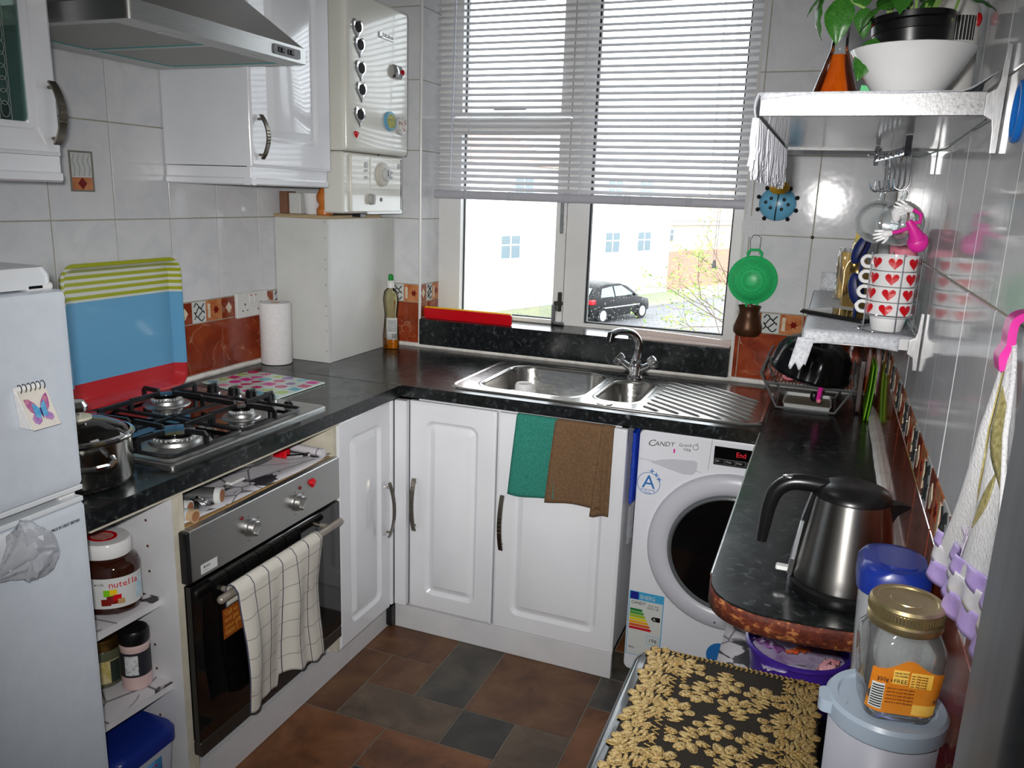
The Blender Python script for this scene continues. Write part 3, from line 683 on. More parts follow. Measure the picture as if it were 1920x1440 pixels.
# ================================================================== cabinets and worktops
def lp(fn, x0, x1, z0, z1, ins, d, r): return [fn(a, b_, d) for a, b_ in rr(x0 + ins, x1 - ins, z0 + ins, z1 - ins, r)]
def panel_door(parent, fn, u0, u1, z0, z1, fr=0.062, th=0.02, panel=True, name='door'):
    mb = MB(); A = lambda ins, d, r: lp(fn, u0, u1, z0, z1, ins, d, r)
    L = [A(0, -th, .002), A(0, -.006, .002), A(.002, -.003, .003), A(.006, -.002, .004), A(.008, 0, .005)]
    if panel:
        L += [A(fr, 0, .03), A(fr + .004, -.004, .028), A(fr + .010, -.0095, .024), A(fr + .015, -.0105, .02), A(fr + .034, -.0015, .004), A(fr + .036, -.0005, .003)]
    mb.loft(L); return build(name, mb, m_white, parent, smooth=28)
def bow_handle(parent, fn, u, z0, z1, w=.0075, out=.030):
    n = 14; pts = []
    for k in range(n + 1):
        t = k / n; pts.append(fn(u, z0 + (z1 - z0) * t, .010 + (out - .010) * math.sin(PI * t) ** .8))
    R_ = Vector(fn(1, 0, 0)) - Vector(fn(0, 0, 0))
    mb = MB().sweep(pts, (w, .0022), R_)
    for t in (.09, .91):
        z = z0 + (z1 - z0) * t; build('handle_post', MB().cyl(fn(u, z, 0), fn(u, z, .010 + (out - .010) * math.sin(PI * t) ** .8), .004, 8), m_handle, parent)
    for k in range(5, 10):
        for j in (-1, 0, 1):
            t = k / n; mb.sphere(fn(u + j * w * .6, z0 + (z1 - z0) * t, .0125 + (out - .010) * math.sin(PI * t) ** .8), .0018, 6, 4)
    return build('handle', mb, m_handle, parent, smooth=50)
# worktops
def wtop(name, poly, holes, label, edge=None):
    mb = MB().plate(poly, holes, fXY(), H - .038, H)
    return build(name, mb, m_top, None, smooth=30, label=label, cat='worktop', bev=.005, loc=(poly[0][0], poly[0][1], H - .038))
DL, DB, DR = 0.632, 0.657, 1.795
SX0, SX1, SY0, SY1 = .775, 1.800, -.615, -.108
wtop('worktop', [(0.004, -1.905), (DL, -1.905), (DL, -.6585), (0.004, -.6585)], [], 'black speckled worktop under the gas hob on the left')
wtop('worktop', [(.004, -DB), (W - .004, -DB), (W - .004, -.002), (.004, -.002)], [rr(SX0 + .02, SX1 - .02, SY0 + .02, SY1 - .02, .05)], 'black speckled worktop holding the steel sink')
# right worktop with chipped rounded end
_ec = [p[:2] for p in spl([(DR, -1.625, 0), (DR + .004, -1.665, 0), (DR + .020, -1.702, 0), (DR + .050, -1.728, 0), (DR + .10, -1.742, 0), (DR + .20, -1.738, 0), (W - .004, -1.715, 0)], 4)]
rend = [(DR, -.6585)] + _ec + [(W - .004, -.6585)]
wr = thing('worktop', (DR, -1.2, H - .038), 'black worktop under the kettle with a chipped rounded end', 'worktop')
build('top', MB().plate(rend, [], fXY(), H - .0375, H), m_top, wr, bev=.004)
ep = _ec; mb = MB()
out = [(x - .0016 * max(0, 1 - k / 12), y - .0016 * min(1, k / 6)) for k, (x, y) in enumerate(ep)]
mb.loft([[(x, y, z) for x, y in out] for z in (H - .036, H - .012, H - .003)], False, False, closed=False)
build('chipped_edge', mb, m_chip, wr, solid=.002, label='bare brown chipped edge')
build('edge_highlight', MB().tube([(DR - .001, -.66, H - .004), (DR - .001, -1.625, H - .004)], .003, 6), m_alu, wr)  # bright tube stands in for the highlight along the rolled edge
build('joint_strip', MB().box(.26, DL - .004, -.6592, -.6578, H - .002, H + .0012), m_alu, bpy.data.objects['worktop'])
build('edge_highlight', MB().tube([(DL - .002, -1.02, H - .003), (DL - .002, -.66, H - .003)], .0018, 6), m_alu, bpy.data.objects['worktop'])  # highlight on the left rolled edge, modelled as a bright tube

# base units on the left run: open end shelves, oven housing, corner unit
FXl = .600
eu = thing('open_shelf_unit', (.3, -1.77, 0), 'open white end shelf unit beside the fridge with floral shelf liner', 'shelf unit')
sp = build('side_panel', MB().box(.02, FXl, -1.655, -1.637, .03, H - .04), m_carc, eu, smooth=0)
build('panel_edge', MB().box(FXl, FXl + .002, -1.655, -1.637, .03, H - .04), m_creamedge, sp, smooth=0)
for x in (.18, .52):
    for k in range(9):
        if k in (4,): continue
        build('peg_hole', MB().cyl((x, -1.6552, .27 + .064 * k), (x, -1.6562, .27 + .064 * k), .0035, 8), mat('hole_brown_%d' % (k + int(x * 100)), S(92, 62, 46), .8) if 'hole_brown' not in MATS else MATS['hole_brown'], sp)
build('side_panel', MB().box(.02, FXl - .02, -1.898, -1.88, .03, H - .04), m_carc, eu, smooth=0)
build('back_panel', MB().box(.02, .03, -1.88, -1.655, .03, H - .04), m_carc, eu, smooth=0)
build('bottom_board', MB().box(.03, FXl - .02, -1.88, -1.655, .10, .118), m_carc, eu, smooth=0)
build('top_rail', MB().box(FXl - .02, FXl + .012, -1.88, -1.64, H - .054, H - .039), m_creamedge, eu, smooth=0)
def liner_shelf(x1, z, poly):
    b = build('shelf', MB().prism(poly, fXY(), z - .018, z), m_carc, eu, smooth=0)
    build('shelf_liner', MB().prism([(x + (.002 if x > .3 else 0), y) for x, y in poly], fXY(), z, z + .0015), m_liner, b, smooth=0)
liner_shelf(.56, .592, [(.03, -1.88), (.545, -1.88), (.552, -1.656), (.03, -1.656)])
liner_shelf(.56, .372, [(.03, -1.88), (.548, -1.88), (.566, -1.656), (.03, -1.656)])
ou = thing('oven_housing', (.3, -1.33, 0), 'white built-in oven housing with an open shelf above the oven', 'cabinet')
build('side_panel', MB().box(.02, FXl, -1.636, -1.62, .10, H - .04), m_creamedge, ou, smooth=0)
build('side_panel', MB().box(.02, FXl, -1.012, -.996, .10, H - .04), m_creamedge, ou, smooth=0)
build('back_panel', MB().box(.02, .03, -1.62, -1.012, .10, H - .04), m_carc, ou, smooth=0)
build('top_rail', MB().box(FXl - .02, FXl + .012, -1.637, -1.0, H - .054, H - .039), m_creamedge, ou, smooth=0)
sb = build('shelf', MB().box(.03, .588, -1.62, -1.012, .742, .758), m_wood, ou, smooth=0)
ln = MB()
def lfn(a, b_):
    y = -1.617 + .602 * b_; x = .04 + .553 * a + .006 * math.sin(b_ * 9); z = .760 + .0015 * math.sin(a * 8 + b_ * 5)
    if a > .9: z += .03 * (a - .9) * 10 * .35 * (.6 + .4 * math.sin(b_ * 6 + 1))
    return (x, y, z)
build('shelf_liner', ln.grid(lfn, 14, 18), m_liner, sb, solid=.0008)
build('plinth', MB().box(.50, .577, -1.635, -.642, .002, .10), m_carc, ou, smooth=0)
bc = thing('corner_base_cabinet', (.3, -.82, 0), 'white corner base cabinet with a narrow raised-panel door', 'cabinet')
build('carcass', MB().box(.02, .578, -.993, -.66, .10, H - .04), m_carc, bc, smooth=0)
d_ = panel_door(bc, fYZ(FXl + .002), -.992, -.675, .094, .857)
bow_handle(d_, fYZ(FXl + .002), -.702, .375, .575)
build('corner_post', MB().box(.578, .606, -.674, -.660, .10, .857, 0, .003).box(.606, .652, -.660, -.632, .10, .857, 0, .003), m_white, bc)
su = thing('sink_base_cabinet', (1.03, -.34, 0), 'white base cabinet with two raised-panel doors under the sink', 'cabinet')
build('carcass', MB().box(.66, 1.404, -.618, -.02, .095, .42).box(.66, .68, -.618, -.02, .42, .865).box(1.385, 1.404, -.618, -.02, .42, .865).box(.66, 1.404, -.618, -.60, .80, .865), m_carc, su, smooth=0)
d1 = panel_door(su, fXZ(-.641), .655, .974, .094, .857); bow_handle(d1, fXZ(-.641), .680, .392, .585)
d2 = panel_door(su, fXZ(-.641), .980, 1.407, .090, .857); bow_handle(d2, fXZ(-.641), 1.008, .385, .580)
build('plinth', MB().box(.60, 1.405, -.639, -.62, .002, .092), m_carc, su, smooth=0)
build('plinth_end', MB().box(.577, .60, -.665, -.642, .012, .088), m_blk, su, smooth=0)
# wall cabinets
def pelmet(parent, x1, y0, y1, z0, z1):
    build('pelmet', MB().loft([[(x1 + a, y0 - s, z) for a, z in ((-.02, z0), (0.0, z0), (.006, z0 + .004), (.007, z0 + .018), (.001, z0 + .022), (.001, z1), (-.02, z1))] for s in (0, y0 - y1)]), m_white, parent, smooth=30)
gc = thing('glass_wall_cabinet', (.17, -1.83, 1.53), 'white wall cabinet with an etched glass door above the fridge', 'cabinet')
build('carcass', MB().box(.004, .31, -2.04, -2.02, 1.6, 2.33).box(.004, .31, -1.652, -1.634, 1.6, 2.33).box(.004, .016, -2.04, -1.634, 1.6, 2.33).box(.004, .31, -2.04, -1.634, 1.595, 1.613).box(.004, .31, -2.04, -1.634, 2.315, 2.333), m_carc, gc, smooth=0)
build('inner_shelf', MB().box(.016, .30, -2.02, -1.652, 1.86, 1.878), m_creamedge, gc, smooth=0)
mb = MB(); fn = fYZ(.332); u0, u1, z0, z1 = -2.04, -1.630, 1.593, 2.333
def ring(ins, d, r): return lp(fn, u0, u1, z0, z1, ins, d, r)
mb.loft([ring(.066, -.02, .012), ring(0, -.02, .002), ring(0, -.006, .002), ring(.006, -.002, .004), ring(.008, 0, .005), ring(.05, 0, .02), ring(.053, -.004, .02), ring(.06, -.005, .016), ring(.066, -.009, .012), ring(.066, -.02, .012)], False, False)
gd = build('door', mb, m_white, gc, smooth=28)
build('glass_pane', MB().box(.316, .320, u0 + .062, u1 - .062, z0 + .062, z1 - .062), m_glassgreen, gd, smooth=0)
mb = MB(); ye = -1.745
for k in range(26):
    zc = 1.68 + .024 * k
    mb.tube([(.3205, ye + .010 * math.cos(a * PI / 6), zc + .016 * math.sin(a * PI / 6)) for a in range(12)], .0006, 4, closed=True)
mb.tube([(.3205, ye - .013, 1.66), (.3205, ye - .013, 2.27)], .0006, 4).tube([(.3205, ye + .013, 1.66), (.3205, ye + .013, 2.27)], .0006, 4)
build('etched_band', mb, mat('etched_glass_lines', S(150, 160, 156), .6), gd, label='etched band of interlaced loops')
bow_handle(gd, fYZ(.332), -1.650, 1.617, 1.745, .009, .036)
pelmet(gc, .326, -1.634, -2.04, 1.537, 1.592)
# glassware inside the glass cabinet
for k, (yy, xx) in enumerate(((-1.70, .22), (-1.755, .17), (-1.79, .24))):
    o = build('tumbler', MB().lathe([(.026, 0), (.030, .002), (.036, .085), (.0345, .085), (.029, .006), (.0, .006)], (xx, yy, 1.6135), 20, cap1=False), m_glass, None, loc=(xx, yy, 1.6135),
              label=['glass tumbler nearest the handle inside the glass cabinet', 'glass tumbler at the back inside the glass cabinet', 'glass tumbler farthest left inside the glass cabinet'][k], cat='glass', group='tumblers in the glass cabinet')
wc = thing('wall_cabinet', (.17, -.8, 1.545), 'white wall cabinet with raised-panel door between hood and boiler', 'cabinet')
build('carcass', MB().box(.004, .312, -.998, -.604, 1.6, 2.33), m_white, wc, smooth=0, bev=.002)
d3 = panel_door(wc, fYZ(.334), -1.003, -.600, 1.598, 2.333, .075); bow_handle(d3, fYZ(.334), -.968, 1.622, 1.745, .0075, .034)
pelmet(wc, .322, -.612, -1.001, 1.546, 1.598)
mb = MB().loft([[(x, -.996 - a, z) for a, z in ((-.015, 1.546), (0, 1.546), (.004, 1.55), (.004, 1.564), (0, 1.568), (0, 1.598), (-.015, 1.598))] for x in (.006, .3285)])
build('pelmet', mb, m_white, wc, smooth=30)
build('base_board', MB().box(.006, .312, -.985, -.612, 1.583, 1.597), m_carc, wc, smooth=0)

# extractor hood
hd = thing('extractor_hood', (.26, -1.3, 1.871), 'brushed steel cooker hood above the gas hob', 'hood')
hx, hy0, hy1 = .530, -1.610, -.999
mb = MB()
mb.loft([[(a, b_, z) for a, b_ in q] for q, z in ((rr(.004, hx, hy0, hy1, .012), 1.871), (rr(.004, hx, hy0, hy1, .012), 1.911), (rr(.006, hx - .006, hy0 + .006, hy1 - .006, .012), 1.915), (rr(.008, .27, -1.43, -1.17, .01), 2.14))], False, True)
build('canopy', mb, m_steel, hd, smooth=40)
build('chimney', MB().box(.006, .262, -1.425, -1.175, 2.14, 2.49, 0, .004), m_steel, hd)
m_filt = noisy('grey_filter_mesh', S(150, 152, 146), S(166, 168, 160), 300, .5, metal=.6)
mb = MB().plate(rr(.006, hx - .003, hy0 + .003, hy1 - .003, .01), [rr(.08, .46, hy0 + .03, -1.305, .006), rr(.08, .46, -1.295, hy1 - .03, .006)], fXY(1.871), 0, .006)
build('under_panel', mb, mat('grey_white_metal', S(188, 190, 186), .35, .3), hd, smooth=0)
for a, b_ in ((hy0 + .03, -1.305), (-1.295, hy1 - .03)):
    f_ = build('grease_filter', MB().box(.08, .46, a, b_, 1.874, 1.883), m_filt, hd, smooth=0)
    build('filter_trim', MB().plate(rr(.08, .46, a, b_, .006), [rr(.085, .455, a + .005, b_ - .005, .004)], fXY(1.8725), 0, .002), mat('teal_film_edge%d' % int(a * -100), S(60, 150, 152), .3), f_, smooth=0)
    build('filter_catch', MB().box(.465, .48, (a + b_) / 2 - .03, (a + b_) / 2 + .03, 1.8685, 1.872, 0, .001), m_boilgrey, f_)
sw = build('switch_panel', MB().loft([[(hx - .001 + d, a, b_) for a, b_ in rr(-1.145, -1.035, 1.879, 1.903, r)] for d, r in ((0, .006), (.004, .006), (.005, .005))]), mat('grey_switch_plastic', S(104, 106, 108), .35), hd)
for yy in (-1.117, -1.078): build('slider_switch', MB().box(hx + .003, hx + .007, yy - .013, yy + .013, 1.884, 1.897, 0, .001).box(hx + .006, hx + .010, yy - .004, yy + .006, 1.885, 1.896, 0, .001), m_blk, sw)

# boxed-in pipes in the corner
pb = thing('pipe_boxing', (.115, -.24, H), 'tall white boxed-in pipe casing standing on the corner worktop', 'boxing')
build('front_panel', MB().box(.004, .2305, -.482, -.470, H + .001, 1.437), m_boxpanel, pb, smooth=0)
build('side_panel', MB().box(.2185, .2315, -.4695, -.004, H + .001, 1.437), m_boxpanel, pb, smooth=0)
tb = build('top_board', MB().box(.004, .243, -.487, -.13, 1.438, 1.450), m_ply, pb, smooth=0)
for k in range(9):
    build('screw', MB().sphere((.221, -.4822, .955 + .0565 * k + (.02 if k % 3 else 0)), (.0035, .002, .0035), 8, 6), m_boilgrey, pb)
build('corner_angle', MB().box(.2295, .2335, -.484, -.468, H + .001, 1.437), m_whitemotif, pb, smooth=0)

# boiler
bo = thing('gas_boiler', (.18, -.33, 1.46), 'white wall-hung gas boiler with round dial and fridge magnets', 'boiler')
mb = MB(); fn = fYZ(0)
mb.loft([[fn(a, b_, d) for a, b_ in rr(-.545 + i, -.118 - i, 1.672 + i, 2.19 - i, r)] for d, i, r in ((.006, 0, .006), (.335, 0, .008), (.352, .002, .01), (.359, .007, .012), (.361, .014, .012))])
build('casing', mb, m_boiler, bo, smooth=40)
build('lower_casing', MB().box(.258, .34, -.541, -.128, 1.462, 1.670, 0, .006), m_boiler, bo)
cp = build('control_panel', MB().loft([[(x, a, b_) for a, b_ in rr(-.503 + i, -.160 - i, 1.468 + i, 1.662 - i, .006)] for x, i in ((.341, 0), (.348, 0), (.350, .002))]), m_boiler, bo)
build('panel_seam', MB().box(.342, .3505, -.160, -.156, 1.475, 1.660), m_blk, cp, smooth=0)
build('timer_plate', MB().box(.350, .3525, -.383, -.165, 1.547, 1.657, 0, .001), m_boiler, cp)
ft = lambda u, w, d: (.3525 + d, u, w)
tmr = build('timer_dial', MB().loft([[ft(a, b_, d) for a, b_ in circ(-.302, 1.601, r, 32)] for r, d in ((.043, 0), (.042, .008), (.038, .011), (.026, .012))]), mat('beige_dial', S(202, 198, 186), .4), cp)
build('timer_face', MB().loft([[ft(a, b_, d) for a, b_ in circ(-.292, 1.602, r, 28)] for r, d in ((.024, .012), (.024, .018), (.021, .020))]), m_whitemotif, tmr)
build('timer_hand', MB().box(.3725, .375, -.2935, -.2905, 1.595, 1.618), m_blk, tmr, smooth=0)
kn = build('temperature_knob', MB().loft([[(.350 + d, a, b_) for a, b_ in circ(-.383, 1.512, r, 24)] for r, d in ((.020, 0), (.019, .012), (.016, .015))]).box(.363, .370, -.386, -.380, 1.494, 1.530), mat('grey_knob', S(172, 172, 168), .35), cp)
build('gauge', MB().cyl((.350, -.306, 1.511), (.352, -.306, 1.511), .0075, 14), mat('dark_gauge', S(70, 70, 72), .4), cp)
for yy, zz, r in ((-.409, 1.631, .010), (-.18, 1.635, .011)): build('badge', MB().cyl((.350, yy, zz), (.3535, yy, zz), r, 16), m_boilgrey, cp)
for yy, zz in ((-.41, 1.588), (-.231, 1.611), (-.231, 1.592), (-.41, 1.611)): build('button', MB().box(.350, .3545, yy - .007, yy + .007, zz - .004, zz + .004), m_boilgrey, cp, smooth=0)
build('label_strip', MB().box(.345, .352, -.40, -.15, 1.459, 1.468), m_whitemotif, bo, smooth=0)
build('drain_valve', MB().box(.30, .335, -.425, -.39, 1.448, 1.462), m_blk, bo, smooth=0)
build('keyhole', MB().cyl((.336, -.30, 1.6715), (.339, -.30, 1.6695), .004, 8), m_blk, bo)
# magnets on the boiler
def hm(y, z, lab):
    t = thing('heart_magnet', (.362, y, z), lab, 'magnet', 'silver heart magnets on the boiler')
    mb = MB(); f_ = fYZ(.3615); mb.loft([[f_(a, b_, d) for a, b_ in heart(y, z, s)] for s, d in ((.037, 0), (.037, .002), (.034, .0035), (.030, .004))])
    build('heart_frame', mb, m_chrome, t); build('photo_disc', MB().prism(circ(y + .002, z + .004, .0185, 20, .0175), fYZ(.3615), .004, .006), mat('photo_disc_%d' % int(z * 1000), S(34, 32, 32), .7, spec=.2), t)
for (y, z), lab in zip(((-.477, 2.071), (-.464, 2.017), (-.459, 1.943), (-.455, 1.874), (-.468, 1.792)), ('topmost silver heart photo magnet on the boiler', 'second silver heart photo magnet from the boiler top', 'middle silver heart photo magnet on the boiler', 'fourth silver heart photo magnet from the boiler top', 'lowest silver heart photo magnet, above the small red heart')): hm(y, z, lab)
build('red_heart_magnet', MB().loft([[fYZ(.3615)(a, b_, d) for a, b_ in heart(-.492, 1.73, s)] for s, d in ((.0125, 0), (.0125, .003), (.008, .008))]), m_redp, None, loc=(.362, -.492, 1.73), label='small glossy red heart magnet low on the boiler front', cat='magnet')
lm = thing('lettered_magnet', (.362, -.285, 2.07), 'grey letter magnet reading a name on the boiler', 'magnet')
build('lettered_bar', MB().box(.3615, .3645, -.330, -.232, 2.069, 2.073), m_steel, lm)
text(lm, 'letters', 'BORCELLE', .022, (.3630, -.312, 2.073), (0, 1, -.06), (0, .06, 1), m_steel, ext=.0012, sx=.75)
build('lettered_star', MB().prism(circ(-.326, 2.079, .012, 5), fYZ(.3615), 0, .003), m_steel, lm)
cm = thing('clip_magnet', (.362, -.217, 1.97), 'silver metal clip magnet with a red dot on the boiler', 'magnet')
build('clip', MB().loft([[(.3615 + .004 + .008 * math.sin(PI * t), -.250 + .066 * s, 1.946 + .046 * t) for t in [k / 8 for k in range(9)]] for s in (0, 1)], False, False, closed=False), m_chrome, cm, solid=.0015)
build('red_dot', MB().sphere((.370, -.178, 1.972), (.006, .007, .011), 10, 8), m_redp, cm)
m_badge = noisy('blue_yellow_print', S(214, 196, 90), S(70, 120, 60), 120, .35); m_badge2 = noisy('red_grey_print', S(226, 222, 214), S(140, 40, 34), 90, .35, lo=.5, hi=.62)
for y, z, mm, rim, lab in ((-.263, 1.792, m_badge, m_sky, 'round souvenir magnet with a blue rim and yellow picture'), (-.178, 1.784, m_badge2, m_whitemotif, 'round white souvenir magnet with red and grey picture')):
    t = thing('round_magnet', (.362, y, z), lab, 'magnet')
    build('disc', MB().loft([[fYZ(.3615)(a, b_, d) for a, b_ in circ(y, z, r, 24, r * .85)] for r, d in ((.040, 0), (.040, .006), (.037, .008))]), rim, t)
    build('picture', MB().prism(circ(y, z, .031, 24, .026), fYZ(.3615), .008, .0088), mm, t)
# things on top of the boxing
mill = build('pepper_mill', MB().lathe([(.026, 0), (.030, .004), (.030, .022), (.022, .032), (.021, .038), (.029, .050), (.030, .068), (.022, .085), (.012, .10), (.012, .125)], (.205, -.455, 1.450), 24), m_orangewood, None, loc=(.205, -.455, 1.45), label='turned orange wood pepper mill on top of the boxing', cat='pepper mill')
build('white_mug', MB().lathe([(.024, 0), (.027, .003), (.034, .075), (.032, .075), (.025, .006), (0, .006)], (.135, -.43, 1.450), 24, cap1=False), m_ceram, None, loc=(.135, -.43, 1.45), label='white tapered mug on the boxing under the wall cabinet', cat='mug')
build('small_box', MB().box(.045, .095, -.45, -.40, 1.4505, 1.525, 0, .002), m_boxpanel, None, loc=(.07, -.425, 1.45), label='small pale box on the boxing beside the mug', cat='box')
build('brown_box', MB().box(.010, .042, -.46, -.40, 1.4505, 1.53, 0, .002), noisy('brown_card', S(120, 84, 62), S(132, 94, 70), 9, .8), None, loc=(.026, -.43, 1.45), label='small brown card box against the wall on the boxing', cat='box')

# double socket
so = thing('double_socket', (.005, -.63, 1.13), 'white double plug socket on the left wall', 'socket')
build('face_plate', MB().loft([[(x, a, b_) for a, b_ in rr(-.714 + i, -.546 - i, 1.087 + i, 1.176 - i, .006)] for x, i in ((.0008, 0), (.008, 0), (.011, .003))]), m_upvc, so)
for yc in (-.672, -.588):
    for dy, dz, w, h in ((0, .016, .0035, .008), (-.012, -.006, .006, .0035), (.012, -.006, .006, .0035)): build('pin_slot', MB().box(.0105, .0116, yc + dy - w / 2 - .001, yc + dy + w / 2 + .001, 1.118 + dz - h / 2, 1.118 + dz + h / 2), m_blk, so, smooth=0)
for yc in (-.642, -.618):
    r_ = build('rocker_switch', MB().box(.0105, .0145, yc - .009, yc + .009, 1.137, 1.168, 0, .002), m_upvc, so); build('switch_mark', MB().box(.0142, .0149, yc - .005, yc + .005, 1.163, 1.166), m_redp, r_, smooth=0)
# kitchen roll
pr_ = thing('kitchen_roll', (.063, -.572, H), 'white kitchen paper roll standing by the pipe boxing', 'kitchen roll')
build('paper', MB().lathe([(.020, .002), (.054, .002), (.0565, .006), (.0565, .222), (.054, .226), (.020, .226), (.019, .226), (.019, .002)], (.063, -.572, H), 40, cap0=False, cap1=False), m_paper, pr_)
build('cardboard_core', MB().lathe([(.0188, .003), (.0188, .225), (.0175, .225), (.0175, .003)], (.063, -.572, H), 24, cap0=False, cap1=False), noisy('core_card', S(150, 116, 80), S(164, 130, 92), 30, .9), pr_)
# washing-up liquid
wl = thing('washing_up_bottle', (.270, -.094, H), 'clear washing-up liquid bottle with green cap and amber liquid', 'bottle')
B0 = (.272, -.10, H)
build('bottle', MB().lathe([(.0, .001), (.030, .001), (.036, .008), (.0365, .05), (.031, .10), (.028, .14), (.033, .18), (.035, .205), (.030, .235), (.014, .250), (.013, .258)], B0, 28, sq=.68, cap1=False), glassm('clear_yellowish_plastic', (.93, .92, .74, 1), .05, .1), wl)
build('liquid', MB().lathe([(.0, .003), (.034, .003), (.035, .010), (.0352, .045), (.0, .045)], B0, 28, sq=.67), mat('amber_liquid', S(226, 140, 10), .1, trans=.6), wl)
build('collar', MB().lathe([(.0155, .250), (.0155, .276), (.013, .280)], B0, 20), m_upvc, wl)
build('cap', MB().lathe([(.010, .280), (.011, .284), (.010, .302), (.004, .306)], B0, 16), mat('green_cap', S(16, 140, 50), .35), wl)
mb = MB().loft([[(.272 + .0368 * math.cos(a), -.10 - .68 * .0372 * math.sin(a), H + z) for a in [math.radians(20 + 10 * k) for k in range(9)]] for z in (.04, .13)], False, False, closed=False)
lb = build('label', mb, m_whitemotif, wl, solid=.0006)
mb = MB()
for k in range(11):
    a = math.radians(30 + 3 * k); a2 = a + math.radians(1.6)
    mb.add([(.272 + .0378 * math.cos(t), -.10 - .68 * .0384 * math.sin(t), H + z) for t, z in ((a, .046), (a2, .046), (a2, .066), (a, .066))], [(0, 1, 2, 3)])
for k in range(8):
    z = .075 + .006 * k
    mb.add([(.272 + .0378 * math.cos(t), -.10 - .68 * .0384 * math.sin(t), H + q) for q in (z, z + .002) for t in [math.radians(30 + 10 * i) for i in range(7)]], [(i, i + 1, i + 8, i + 7) for i in range(6)])
build('label_print', mb, m_squig, lb, smooth=0)
# ================================================================== appliances
# fridge freezer
fr = thing('fridge_freezer', (.35, -2.22, 0), 'white fridge freezer in the left foreground', 'fridge')
FY0, FY1, FXF = -2.50, -1.925, .662
build('cabinet_body', MB().box(.03, FXF - .065, FY0, FY1, .02, 1.355, 0, .006), m_fridge, fr)
build('top_cover', MB().loft([[(a, b_, z) for a, b_ in rr(.03, FXF - .02 - i, FY0 + i, FY1 + .0 - i, .03)] for z, i in ((1.356, 0), (1.378, 0), (1.392, .006), (1.394, .02))]), m_fridgetrim, fr, smooth=50)
def fdoor(z0, z1, name):
    mb = MB(); fn = fYZ(FXF)
    mb.loft([[fn(a, b_, d) for a, b_ in rr(FY0 + i, FY1 - i, z0 + i, z1 - i, r)] for d, i, r in ((-.062, 0, .004), (-.012, 0, .006), (-.003, .003, .008), (0, .012, .012))])
    return build(name, mb, m_fridge, fr, smooth=45)
fd = fdoor(.984, 1.352, 'freezer_door')
fd2 = fdoor(.05, .952, 'fridge_door')
build('door_trim', MB().box(FXF - .05, FXF - .002, FY0 + .004, FY1 - .003, .952, .962).box(FXF - .055, FXF - .002, FY0 + .003, FY1 - .002, .975, .985), m_fridgetrim, fr, bev=.002)
build('hinge', MB().box(FXF - .05, FXF - .018, FY1 - .04, FY1 - .006, .961, .976, 0, .002), m_upvc, fr)
build('top_hinge', MB().box(FXF - .06, FXF - .02, FY1 - .06, FY1 - .008, 1.352, 1.364, 0, .003), m_upvc, fr)
mb = MB(); 
def grip(a, b_):
    y = FY1 - .115 - .30 * a; z = .950 - .060 * b_ * (1 - (a - .3) ** 2)
    return (FXF + .0012 + .004 * math.sin(PI * b_), y, z)
build('grip_recess', mb.grid(grip, 12, 6), m_fridgetrim, fd2, solid=.001)
text(fd2, 'lettering', 'MADE IN GREAT BRITAIN', .0085, (FXF + .0005, FY1 - .078, .916), (0, 1, 0), (0, 0, 1), m_squig, sx=.62)
# spiral notepad with butterfly
Xn = FXF + .001
NY, NZ = -.033, .026
npd = thing('butterfly_notepad', (Xn, -2.018, 1.14), 'small spiral notepad with a purple and blue butterfly', 'notepad')
def npfn(u, w, d): return (Xn + .004 + d + .024 * (1.172 - w) / .075, u + NY, w + NZ)      # splayed front cover
cov = build('cover', MB().prism([(-2.006, 1.097), (-1.953, 1.097), (-1.960, 1.164), (-2.012, 1.164)], npfn, 0, .0015), noisy('cream_card', S(214, 208, 198), S(222, 217, 208), 20, .8), npd, smooth=0)
build('pages', MB().add([(x, y + NY, z + NZ) for x, y, z in ((Xn, -2.014, 1.170), (Xn, -1.962, 1.170), (Xn, -1.956, 1.100), (Xn, -2.008, 1.100), (Xn + .026, -2.006, 1.098), (Xn + .026, -1.955, 1.098))], [(0, 1, 2, 3), (3, 2, 5, 4), (0, 4, 5, 1), (0, 3, 4), (1, 5, 2)]), m_paper, npd, smooth=0)
mb = MB()
for k in range(6):
    y = NY - 2.006 + .0088 * k
    mb.tube([(Xn + .004 + .007 * math.cos(a), y + .0008 * a, NZ + 1.166 + .008 * math.sin(a)) for a in [math.radians(-60 + 30 * j) for j in range(10)]], .0009, 5)
build('spiral_binding', mb, m_squig, npd)
def wing(c, col, poly, nm, d=.0016): build(nm, MB().prism(poly, npfn, d, d + .0006), col, cov, smooth=0)
m_b1 = noisy('butterfly_purple', S(150, 60, 140), S(196, 130, 150), 150, .6); m_b2 = noisy('butterfly_blue', S(74, 150, 200), S(110, 180, 214), 120, .6); m_b3 = noisy('butterfly_lilac', S(150, 100, 170), S(182, 140, 190), 140, .6); m_b4 = mat('butterfly_body', S(56, 30, 96), .6)
bc_ = (-1.9825, 1.126)
def wp(pts): return [(bc_[0] + x * 1.15, bc_[1] + z * 1.2) for x, z in pts]
wing(0, m_b1, wp([(0, .002), (-.006, .012), (-.014, .019), (-.021, .020), (-.020, .012), (-.016, .002), (-.011, -.002)]), 'wing'); wing(0, m_b1, wp([(0, .002), (.004, .012), (.011, .020), (.017, .023), (.018, .014), (.016, .004), (.011, -.002)]), 'wing')
wing(0, m_b3, wp([(0, 0), (-.011, -.002), (-.016, -.008), (-.014, -.015), (-.008, -.018), (-.002, -.014)]), 'wing'); wing(0, m_b3, wp([(0, 0), (.011, -.002), (.017, -.007), (.019, -.012), (.014, -.016), (.005, -.012)]), 'wing')
